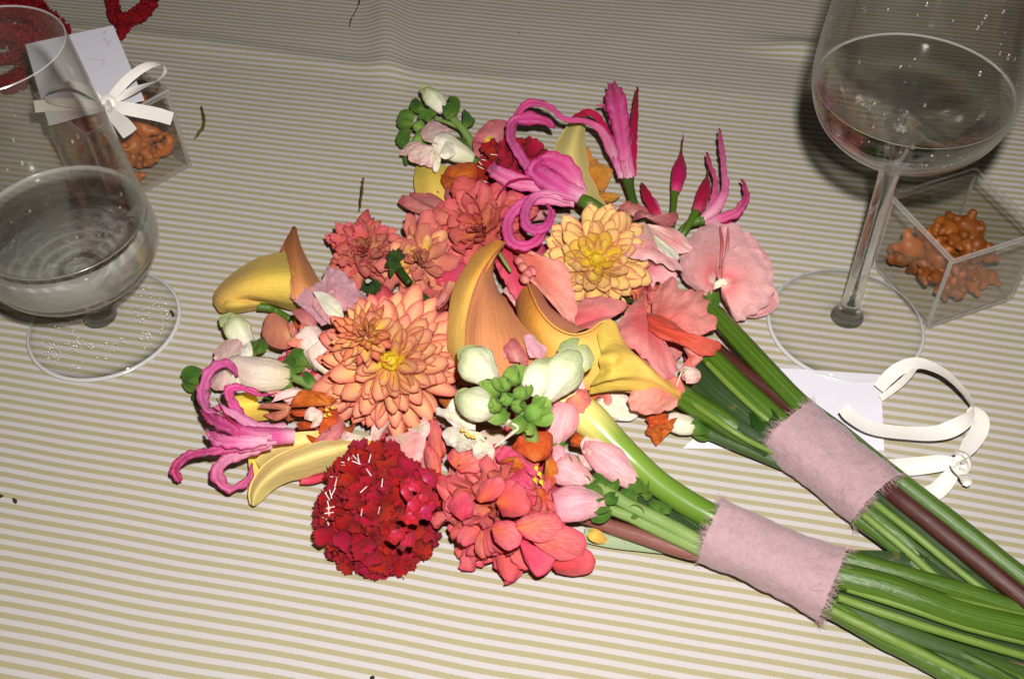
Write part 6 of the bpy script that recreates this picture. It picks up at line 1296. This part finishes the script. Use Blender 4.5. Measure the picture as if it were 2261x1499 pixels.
stem(BB, [(1920, 1350, .9), (2020, 1400, .9), (2130, 1450, .8), (2260, 1505, .6)], [.34, .36, .36, .34], ST_GREEN, lump=.04)
stem(BB, [(1800, 1325, 1.2), (1860, 1355, 1.1), (1960, 1412, .9), (2060, 1465, .8), (2170, 1530, .6)], [.44, .46, .46, .44, .42], ST_GREEN, lump=.05)
stem(BB, [(2080, 1408, .7), (2160, 1440, .6), (2280, 1480, .5)], [.3, .3, .3], ST_ROSE)

for k, (p0, p1, p2, p3, w_) in enumerate((((1850, 1300, 1.7), (1960, 1335, 1.7), (2090, 1378, 1.5), (2290, 1425, 1.2), .4), ((1840, 1330, 1.5), (1950, 1378, 1.5), (2080, 1425, 1.3), (2280, 1490, .9), .5), ((1870, 1250, 1.9), (1990, 1275, 2.0), (2110, 1306, 1.8), (2290, 1352, 1.5), .3), ((1880, 1345, 1.3), (1990, 1400, 1.2), (2100, 1452, 1.0), (2230, 1510, .7), .35))):
    leaf(BB, [p0, p1, p2, p3], [w_, w_ * 1.2, w_ * 1.2, w_], LEAF if k % 2 == 0 else ST_MID)
for k, (p0, p1, p2, p3, w_) in enumerate((((1935, 1085, 1.9), (2030, 1165, 1.8), (2130, 1245, 1.6), (2290, 1375, 1.2), .4), ((1915, 1120, 1.9), (2000, 1195, 1.7), (2110, 1290, 1.4), (2270, 1425, .9), .45), ((1950, 1072, 1.7), (2050, 1150, 1.7), (2150, 1232, 1.5), (2290, 1340, 1.2), .35), ((1600, 830, 2.2), (1650, 885, 2.3), (1700, 935, 2.2), (1760, 985, 1.7), .3), ((1530, 850, 1.9), (1590, 905, 2.1), (1650, 950, 2.1), (1720, 990, 1.7), .4))):
    leaf(BA, [p0, p1, p2, p3], [w_, w_ * 1.2, w_ * 1.2, w_], LEAF if k % 2 == 0 else ST_MID)
YST = stem_mat('yellow_green_stem', C(96, 128, 40), C(140, 166, 70), 0.34)
for p_, r_ in (([(1850, 1262, 2.3), (1960, 1288, 2.4), (2090, 1322, 2.2), (2290, 1368, 1.7)], .2), ([(1850, 1318, 1.9), (1960, 1356, 1.9), (2090, 1398, 1.7), (2290, 1456, 1.2)], .18), ([(1835, 1345, 1.5), (1930, 1392, 1.4), (2050, 1450, 1.2), (2170, 1510, .9)], .2), ([(1870, 1300, 2.1), (2000, 1340, 2.1), (2130, 1384, 1.8), (2290, 1424, 1.4)], .15)):
    stem(BB, p_, [r_, r_ * 1.1, r_, r_], YST, n=12)
for p_, r_ in (([(1925, 1105, 2.1), (2020, 1180, 2.0), (2120, 1262, 1.7), (2290, 1392, 1.2)], .17), ([(1905, 1135, 1.9), (1990, 1205, 1.7), (2080, 1285, 1.4), (2200, 1385, .9)], .18), ([(1560, 800, 2.3), (1620, 860, 2.4), (1680, 915, 2.3), (1740, 960, 1.8)], .15), ([(1500, 870, 2.0), (1580, 925, 2.2), (1640, 965, 2.0), (1710, 1000, 1.4)], .14)):
    stem(BA, p_, [r_, r_ * 1.1, r_, r_], YST, n=12)
def linen():
    n = NT('dusty_pink_linen')
    uv = n.n('ShaderNodeUVMap').outputs[0]; obj = n.n('ShaderNodeTexCoord').outputs['Object']
    a = n.n('ShaderNodeMapping'); n.set(a, 0, uv); a.inputs['Scale'].default_value = (60, 22, 1)
    b_ = n.n('ShaderNodeMapping'); n.set(b_, 0, uv); b_.inputs['Scale'].default_value = (26, 34, 1)
    th = n.math('ADD', n.noise(1.0, a.outputs[0], 3), n.noise(1.0, b_.outputs[0], 3))
    c = n.ramp(n.math('MULTIPLY', th, 0.5), [(0.3, C(168, 136, 140)), (0.7, C(190, 158, 162))])
    c = n.mix(n.math('MULTIPLY', n.noise(70, obj, 4), 0.35), c, C(172, 140, 145))
    bs = n.n('ShaderNodeBsdfPrincipled', in_Base_Color=c, in_Roughness=0.9); bs.inputs['Specular IOR Level'].default_value = 0.1; bs.inputs['Sheen Weight'].default_value = 0.25
    h = n.math('ADD', n.math('MULTIPLY', th, 0.6), n.noise(650, obj, 3))
    n.set(bs, 'Normal', n.bump(h, 0.6, 0.0006))
    return n.done(bs)
LINEN = linen()
def band(par, a, b, ra, rb, seed, label=None):
    """a strip of raw-edged linen wound once round the stems from pixel a to pixel b"""
    ctrl = [PW(a), PW(b)]
    nv, nu = 46, 72
    pts = np.array([ctrl[0] + (ctrl[1] - ctrl[0]) * j / (nv - 1) for j in range(nv)])
    T, B, N = frames(pts, None, (0, 0, 1))
    vs, uv = [], []
    turns = 1.12
    for j in range(nv):
        t = j / (nv - 1); w = ra[0] + (rb[0] - ra[0]) * t; h = ra[1] + (rb[1] - ra[1]) * t
        waist = 1 - 0.05 * math.sin(math.pi * t)
        for i in range(nu):
            th = 2 * math.pi * turns * i / (nu - 1) + 0.5
            ex = 0.82
            cx, sx = math.cos(th), math.sin(th)
            q = B[j] * (math.copysign(abs(cx) ** ex, cx) * w * waist) + N[j] * (math.copysign(abs(sx) ** ex, sx) * h * waist)
            lift = 0.05 * max(0.0, (i / (nu - 1) - 0.86) / 0.14) + 0.02
            p = pts[j] + q / 100 + (q / max(np.linalg.norm(q), 1e-9)) * lift / 100
            d = 0.05 * nz((th * 0.01 + seed, t * 0.03, 0), 130, seed) + 0.14 * nz(p, 55, seed) + 0.07 * nz(p, 150, seed) - 0.08 * abs(nz(p, 240, seed + 5))
            p = p + (q / max(np.linalg.norm(q), 1e-9)) * d / 100
            if j in (0, nv - 1): p = p + T[j] * (0.06 * nz(p, 500, seed + 2)) / 100
            if p[2] < 0.0008: p[2] = 0.0008 + 0.0002 * (i % 2)
            vs.append(p); uv.append((i / (nu - 1), t))
    o = link('linen_band', mesh_from('linen_band', vs, grid_faces(nu, nv), uv), LINEN, par, at=Vector(pts[nv // 2]))
    # frayed threads at both raw edges and along the loose end
    rnd = random.Random(int(seed * 10)); fv, ff = [], []
    V = np.array(vs).reshape(nv, nu, 3)
    def thread(p, d, L, r):
        n = 6; k = len(fv); q = p.copy(); d = d / max(np.linalg.norm(d), 1e-9)
        for s in range(n):
            e = r * (1 - 0.5 * s / n); side = np.cross(d, VIEW - q); side /= max(np.linalg.norm(side), 1e-9); up = np.cross(side, d)
            for (x, y) in ((1, 0), (-.5, .87), (-.5, -.87)): fv.append(q + side * x * e + up * y * e)
            d = d + np.array([rnd.gauss(0, .28), rnd.gauss(0, .28), rnd.gauss(0, .22)]); d /= np.linalg.norm(d)
            q = q + d * L / n
            if q[2] < 0.0006: q[2] = 0.0006
        for s in range(n - 1):
            for i in range(3):
                a_ = k + s * 3 + i; b2 = k + s * 3 + (i + 1) % 3; ff.append((a_, b2, b2 + 3, a_ + 3))
    for i in range(nu * 7):
        u = rnd.uniform(0, nu - 2); i0 = int(u); f = u - i0
        for (j, sg) in ((0, -1), (nv - 1, 1)):
            if rnd.random() < 0.25: continue
            p = V[j, i0] * (1 - f) + V[j, i0 + 1] * f
            thread(p - T[j] * sg * 0.0004, T[j] * sg + np.array([rnd.gauss(0, .35), rnd.gauss(0, .35), rnd.gauss(0, .2)]), rnd.choice((.0024, .0034, .0046, .0066)), 0.00009)
    for k in range(90):                                             # fuzzy loose end on top near the far edge
        i0 = rnd.randint(int(nu * .05), int(nu * .42)); j = int(nv * rnd.uniform(.80, .97))
        p = V[j, i0]; nrm = p - pts[j]
        thread(p + nrm / np.linalg.norm(nrm) * 0.0003, -T[j] * 0.6 + np.array([rnd.gauss(0, .6), rnd.gauss(0, .6), rnd.gauss(0, .1)]), rnd.uniform(.003, .007), 0.00007)
    fo = link('frayed_threads', mesh_from('frayed_threads', fv, ff), plain_mat('dusty_pink_thread', C(206, 172, 172), .9, .1, .1), par, at=Vector(pts[nv // 2]))
    fo['kind'] = 'stuff'
    return o
band(BA, (1744, 946, 1.55), (1938, 1102, 1.4), (1.85, 1.35), (1.75, 1.25), 1.3)
band(BB, (1572, 1172, 1.6), (1838, 1290, 1.5), (1.50, 1.4), (1.72, 1.35), 4.7)
# ------------------------------------------------------------------ card, ribbons, gift card, amaranth, crumbs
PAPER = plain_mat('white_card', C(232, 228, 236), 0.7, 0.25, 0.02, 400, 0.1, 1500)
def card(name, corners, thick, mat, label, cat):
    """corners: four photo pixels (px, py, z) in order round the card"""
    q = [P(*c) for c in corners]
    n = (q[1] - q[0]).cross(q[3] - q[0]).normalized()
    if n.z < 0: n = -n
    bm = bmesh.new(); lo = [bm.verts.new(p) for p in q]; hi = [bm.verts.new(p + n * thick) for p in q]
    bm.faces.new(lo[::-1]); bm.faces.new(hi)
    for i in range(4): bm.faces.new((lo[i], lo[(i + 1) % 4], hi[(i + 1) % 4], hi[i]))
    bmesh.ops.recalc_face_normals(bm, faces=bm.faces)
    me = bpy.data.meshes.new(name); bm.to_mesh(me); bm.free()
    o = link(name, me, mat, None, at=q[0]); tag(o, label, cat); return o, q, n
cr1, cq, cn = card('place_card', [(1700, 812, .06), (1944, 828, .06), (1952, 996, .06), (1508, 990, .06)], 0.0005, PAPER, 'blank white card lying under the stems of the back bouquet', 'card')
gc, gq, gn = card('gift_card', [(108, 278, 6.15), (319, 222, 6.15), (250, 58, 6.3), (56, 100, 6.3)], 0.0005, PAPER, 'white card with faint red handwriting lying on the left acrylic box', 'card')
INK = plain_mat('faded_red_ink', C(186, 104, 96), 0.6, 0.2, 0.2)
def on_card(u, v):
    return gq[0] * (1 - u) * (1 - v) + gq[1] * u * (1 - v) + gq[2] * u * v + gq[3] * (1 - u) * v + gn * 0.00062
def pen(strokes, w=0.022):
    for st in strokes:
        strip('handwriting', [tuple(on_card(*s)) for s in st], [w] * len(st), INK, gc, world=True, cup=0, nu=2, nv=8 * len(st), ref=tuple(gn), floor=-1)
pen([[(.84, .86), (.87, .80), (.86, .74)], [(.83, .80), (.88, .79), (.92, .81)], [(.86, .92), (.89, .94), (.87, .90), (.86, .93)]])
pen([[(.62, .63), (.70, .60), (.76, .575), (.73, .53), (.70, .51)]])
pen([[(.33, .60), (.36, .57), (.33, .54), (.36, .52), (.34, .49), (.37, .47), (.35, .44), (.38, .42), (.36, .39), (.39, .37), (.37, .34), (.40, .33)]], .02)

def satin():
    n = NT('ivory_satin')
    uv = n.n('ShaderNodeUVMap').outputs[0]
    mp = n.n('ShaderNodeMapping'); n.set(mp, 0, uv); mp.inputs['Scale'].default_value = (3, 160, 1)
    f = n.noise(1.0, mp.outputs[0], 2)
    sep = n.n('ShaderNodeSeparateXYZ'); n.set(sep, 0, uv)
    e = n.math('GREATER_THAN', n.math('ABSOLUTE', n.math('MULTIPLY_ADD', sep.outputs[0], 2.0, -1.0)), 0.9)
    c = n.mix(n.math('MULTIPLY', e, .5), n.mix(f, C(228, 221, 212), C(242, 237, 228)), C(246, 242, 234))
    b = n.n('ShaderNodeBsdfPrincipled', in_Base_Color=c, in_Roughness=0.27, in_Anisotropic=0.6); b.inputs['Specular IOR Level'].default_value = 0.55; b.inputs['Sheen Weight'].default_value = 0.2
    n.set(b, 'Normal', n.bump(n.math('ADD', f, n.math('MULTIPLY', n.noise(90, n.n('ShaderNodeTexCoord').outputs['Object'], 2), 3.0)), 0.2, 0.0008))
    return n.done(b)
SATIN = satin()
rb = empty('satin_ribbon', P(2060, 940, 0)); tag(rb, 'ivory satin ribbon with a knot, curling from under the back bouquet over the white card', 'ribbon')
strip('ribbon_loop', [(1862, 900, 1.5), (1880, 920, 1.3), (1925, 945, 1.1), (2000, 956, 1.1), (2075, 955, 1.3), (2130, 930, 1.8), (2150, 905, 2.1), (2140, 880, 2.3), (2110, 845, 2.5), (2075, 818, 2.5), (2030, 802, 2.3), (1990, 812, 1.8), (1960, 835, 1.2), (1940, 858, .6)],
      [0.65, 0.79, 0.82, 0.82, 0.82, 0.79, 0.73, 0.69, 0.69, 0.69, 0.69, 0.69, 0.69, 0.60], SATIN, rb, cup=.04, nv=120, twist=[10, 0, 0, 0, 10, 55, 80, 75, 78, 82, 95, 130, 150, 160], ref=(0, 0, 1))
strip('ribbon_loop', [(2030, 806, 2.1), (2010, 825, 1.6), (1985, 850, .9), (1945, 880, .3)], [0.26, 0.43, 0.43, 0.34], SATIN, rb, cup=.05, twist=[80, 110, 120, 130], ref=(0, 0, 1))
strip('ribbon_tail', [(2140, 900, 1.6), (2165, 925, 1.5), (2160, 955, 1.3), (2140, 985, 1.2), (2122, 1012, 1.2)], [0.52, 0.82, 0.82, 0.77, 0.43], SATIN, rb, cup=.08, nv=50, twist=[40, 20, 0, 0, 10])
strip('ribbon_tail', [(2115, 1022, 1.1), (2080, 1022, .9), (2030, 1028, .7), (1985, 1032, .6), (1930, 1035, .5)], [0.39, 0.77, 0.86, 0.86, 0.82], SATIN, rb, cup=.08, nv=50)
strip('ribbon_tail', [(2112, 1030, 1.0), (2095, 1055, .8), (2070, 1082, .5), (2040, 1098, .3)], [0.34, 0.73, 0.82, 0.82], SATIN, rb, cup=.1, nv=40)
for i, (p_, w_, tw) in enumerate((([(2108, 1005, 1.3), (2125, 1000, 1.9), (2142, 1015, 1.9), (2138, 1035, 1.6), (2118, 1038, 1.4)], [.3, .5, .55, .5, .3], [0, 30, 60, 40, 0]), ([(2118, 1012, 1.7), (2130, 1020, 2.2), (2128, 1038, 2.0), (2112, 1035, 1.6)], [.25, .4, .4, .3], [60, 20, -20, 0]),
                                ([(2105, 1018, 1.4), (2112, 1030, 1.9), (2128, 1046, 1.6), (2134, 1062, 1.0), (2130, 1072, .8)], [.3, .45, .5, .45, .2], [0, 10, 20, 10, 0]), ([(2140, 1005, 1.5), (2128, 1010, 2.1), (2112, 1018, 2.0), (2104, 1030, 1.5)], [.25, .35, .4, .3], [30, 50, 20, 0]))):
    strip('knot', p_, w_, SATIN, rb, cup=.3, nv=34, twist=tw, wr=.05, cs=300, seed=i)

bw = empty('satin_bow', P(235, 230, 6.3)); tag(bw, 'small white satin bow with cut tails on the left acrylic box', 'bow')
strip('bow_loop', [(232, 232, 6.8), (255, 205, 7.6), (288, 170, 8.3), (325, 146, 8.7), (358, 143, 8.6), (366, 158, 8.3), (350, 178, 7.9), (310, 195, 7.4), (270, 212, 7.0), (236, 232, 6.8)], [.3, .5, .56, .56, .5, .5, .55, .6, .5, .3], SATIN, bw, cup=.05, nv=80, twist=[0, 10, 20, 40, 85, 110, 100, 60, 20, 0])
strip('bow_loop', [(232, 232, 6.8), (200, 205, 7.4), (160, 188, 7.8), (120, 196, 7.6), (98, 215, 7.2), (115, 225, 7.0), (170, 230, 6.8), (230, 234, 6.7)], [.3, .5, .6, .55, .5, .5, .5, .3], SATIN, bw, cup=.05, nv=70, twist=[0, 20, 40, 60, 100, 60, 20, 0])
strip('bow_tail', [(238, 232, 6.75), (265, 238, 6.9), (310, 246, 6.8), (350, 254, 6.7), (380, 263, 6.6)], [.35, .7, .78, .78, .74], SATIN, bw, cup=.05, nv=40)
strip('bow_tail', [(232, 234, 6.7), (190, 232, 6.55), (130, 232, 6.5), (76, 236, 6.4)], [.35, .68, .7, .7], SATIN, bw, cup=.05, nv=36)
strip('bow_tail', [(236, 236, 6.7), (252, 256, 6.8), (272, 276, 6.8), (288, 296, 6.7)], [.3, .7, .9, .95], SATIN, bw, cup=.05, nv=30)
for p_, w_ in (([(222, 240, 6.6), (230, 222, 7.2), (246, 220, 7.3), (252, 236, 6.9)], [.3, .5, .5, .3]), ([(228, 224, 6.9), (240, 234, 7.4), (240, 246, 6.9)], [.3, .45, .3])): strip('knot', p_, w_, SATIN, bw, cup=.3, nv=24, wr=.04)

# love-lies-bleeding: ropes of tiny crimson flowers
def rope(par, path, rad, seed):
    ctrl = [PW(p) for p in path]; rnd = random.Random(seed)
    nvv = 16 * len(path); pts = np.array([cr(ctrl, j / (nvv - 1)) for j in range(nvv)]); T, B, N = frames(pts, None)
    ico = bmesh.new(); bmesh.ops.create_icosphere(ico, subdivisions=1, radius=1.0); iv = [np.array(v.co) for v in ico.verts]; fi = [[v.index for v in f.verts] for f in ico.faces]; ico.free()
    L = np.linalg.norm(np.diff(pts, axis=0), axis=1).sum(); vs, fs = [], []
    for k in range(int(L * 100 * 72)):
        t = rnd.random(); x = t * (nvv - 1); i = min(int(x), nvv - 2)
        r = float(np.interp(t, np.linspace(0, 1, len(rad)), rad)) / 100 * rnd.uniform(.7, 1.12); a = rnd.uniform(0, 6.28)
        c = pts[i] + (B[i] * math.cos(a) + N[i] * math.sin(a)) * r
        s = rnd.uniform(.0008, .0017); o = len(vs); st = np.array([rnd.uniform(.6, 1.4) for _ in range(3)])
        for v in iv:
            q = c + v * s * st
            if q[2] < .0004: q[2] = .0004
            vs.append(q)
        fs += [[o + z for z in f] for f in fi]
    tube('core', path, [r * .82 for r in rad], AMA, par, n=12, lump=.2)
    o = link('florets', mesh_from('florets', vs, fs), AMA, par, at=Vector(pts[nvv // 2])); o['kind'] = 'stuff'
def amaranth_mat():
    n = NT('crimson_amaranth'); obj = n.n('ShaderNodeTexCoord').outputs['Object']
    c = n.ramp(n.noise(420, obj, 3), [(.35, C(84, 4, 14)), (.6, C(142, 10, 24)), (.74, C(176, 30, 36)), (.82, C(170, 100, 60))])
    b = n.n('ShaderNodeBsdfPrincipled', in_Base_Color=c, in_Roughness=.75); b.inputs['Specular IOR Level'].default_value = .2
    return n.done(b)
AMA = amaranth_mat()
am1 = empty('amaranth', P(60, 80, 0)); tag(am1, 'thick drooping crimson amaranth plume behind the low wine glass', 'flower')
rope(am1, [(-60, 20, 1.2), (10, 10, 1.3), (70, 28, 1.3), (125, 62, 1.1), (150, 100, .8)], [1.2, 1.2, 1.1, .7, .4], 1)
rope(am1, [(-60, 70, 1.2), (0, 72, 1.4), (60, 84, 1.2), (110, 96, 1.0)], [1.0, 1.0, .8, .5], 2)
rope(am1, [(45, 90, 1.0), (40, 120, .9), (15, 130, .8), (-40, 140, .8)], [.45, .4, .4, .4], 3)
rope(am1, [(90, 130, .7), (55, 165, .8), (20, 185, .8), (-30, 190, .7)], [.5, .7, .6, .5], 4)
am2 = empty('amaranth', P(290, 30, 0)); tag(am2, 'looped crimson amaranth strand by the top edge behind the gift card', 'flower')
rope(am2, [(250, -40, .9), (248, 0, .9), (254, 34, .8), (266, 46, .8), (300, 36, .8), (330, 10, .8), (332, -30, .8)], [.42, .42, .4, .42, .5, .5, .5], 5)
rope(am2, [(268, 40, .9), (272, 62, .8), (266, 84, .7)], [.4, .38, .12], 6)

# crumbs and scraps of plant on the cloth
SCR = plain_mat('dried_plant_scrap', C(104, 84, 30), .8, .2, .3); SCD = plain_mat('dark_seed', C(50, 40, 22), .7, .2, .3)
def scrap(name, path, rad, label, mat=SCR, cat='plant scrap'):
    o = tube(name, path, rad, mat, None, n=7, lump=.06, ls=400); tag(o, label, cat); return o
scrap('plant_scrap', [(444, 236, .25), (450, 262, .35), (446, 285, .3), (428, 308, .15)], [.08, .12, .12, .05], 'crooked brown sprig lying on the cloth beside the left acrylic box')
scrap('dark_hair', [(796, -10, .1), (792, 10, .1), (782, 30, .1), (775, 44, .1), (771, 62, .08)], [.035, .04, .045, .045, .03], 'thin dark twig on the cloth at the far edge of the photo', SCD, 'twig')
scrap('plant_scrap', [(802, 395, 1.6), (800, 420, 1.7), (796, 460, 1.8)], [.05, .08, .06], 'thin olive stalk sticking up from the small wilting dahlia', SCR)
scrap('seed', [(376, 684, .36), (380, 690, .36), (383, 697, .36)], [.04, .08, .03], 'black seed on the foot of the low wine glass', SCD, 'seed')
scrap('seed', [(29, 1100, .1), (32, 1105, .1), (35, 1110, .1)], [.04, .08, .03], 'dark seed on the bare cloth at the left edge', SCD, 'seed')
scrap('plant_scrap', [(-4, 1090, .1), (2, 1094, .12), (8, 1093, .1)], [.05, .07, .04], 'scrap of green leaf cut by the left edge of the photo', SCD)
scrap('crumb', [(889, 1275, .08), (892, 1278, .08)], [.06, .05], 'olive crumb on the cloth under the dark red scabiosa', SCR, 'crumb')
scrap('crumb', [(818, 1495, .1), (826, 1497, .1)], [.1, .1], 'brown crumb at the near edge of the cloth', SCD, 'crumb')
scrap('crumb', [(1146, 73, .05), (1148, 74, .05)], [.035, .03], 'tiny dark crumb on the far part of the cloth', SCD, 'crumb')
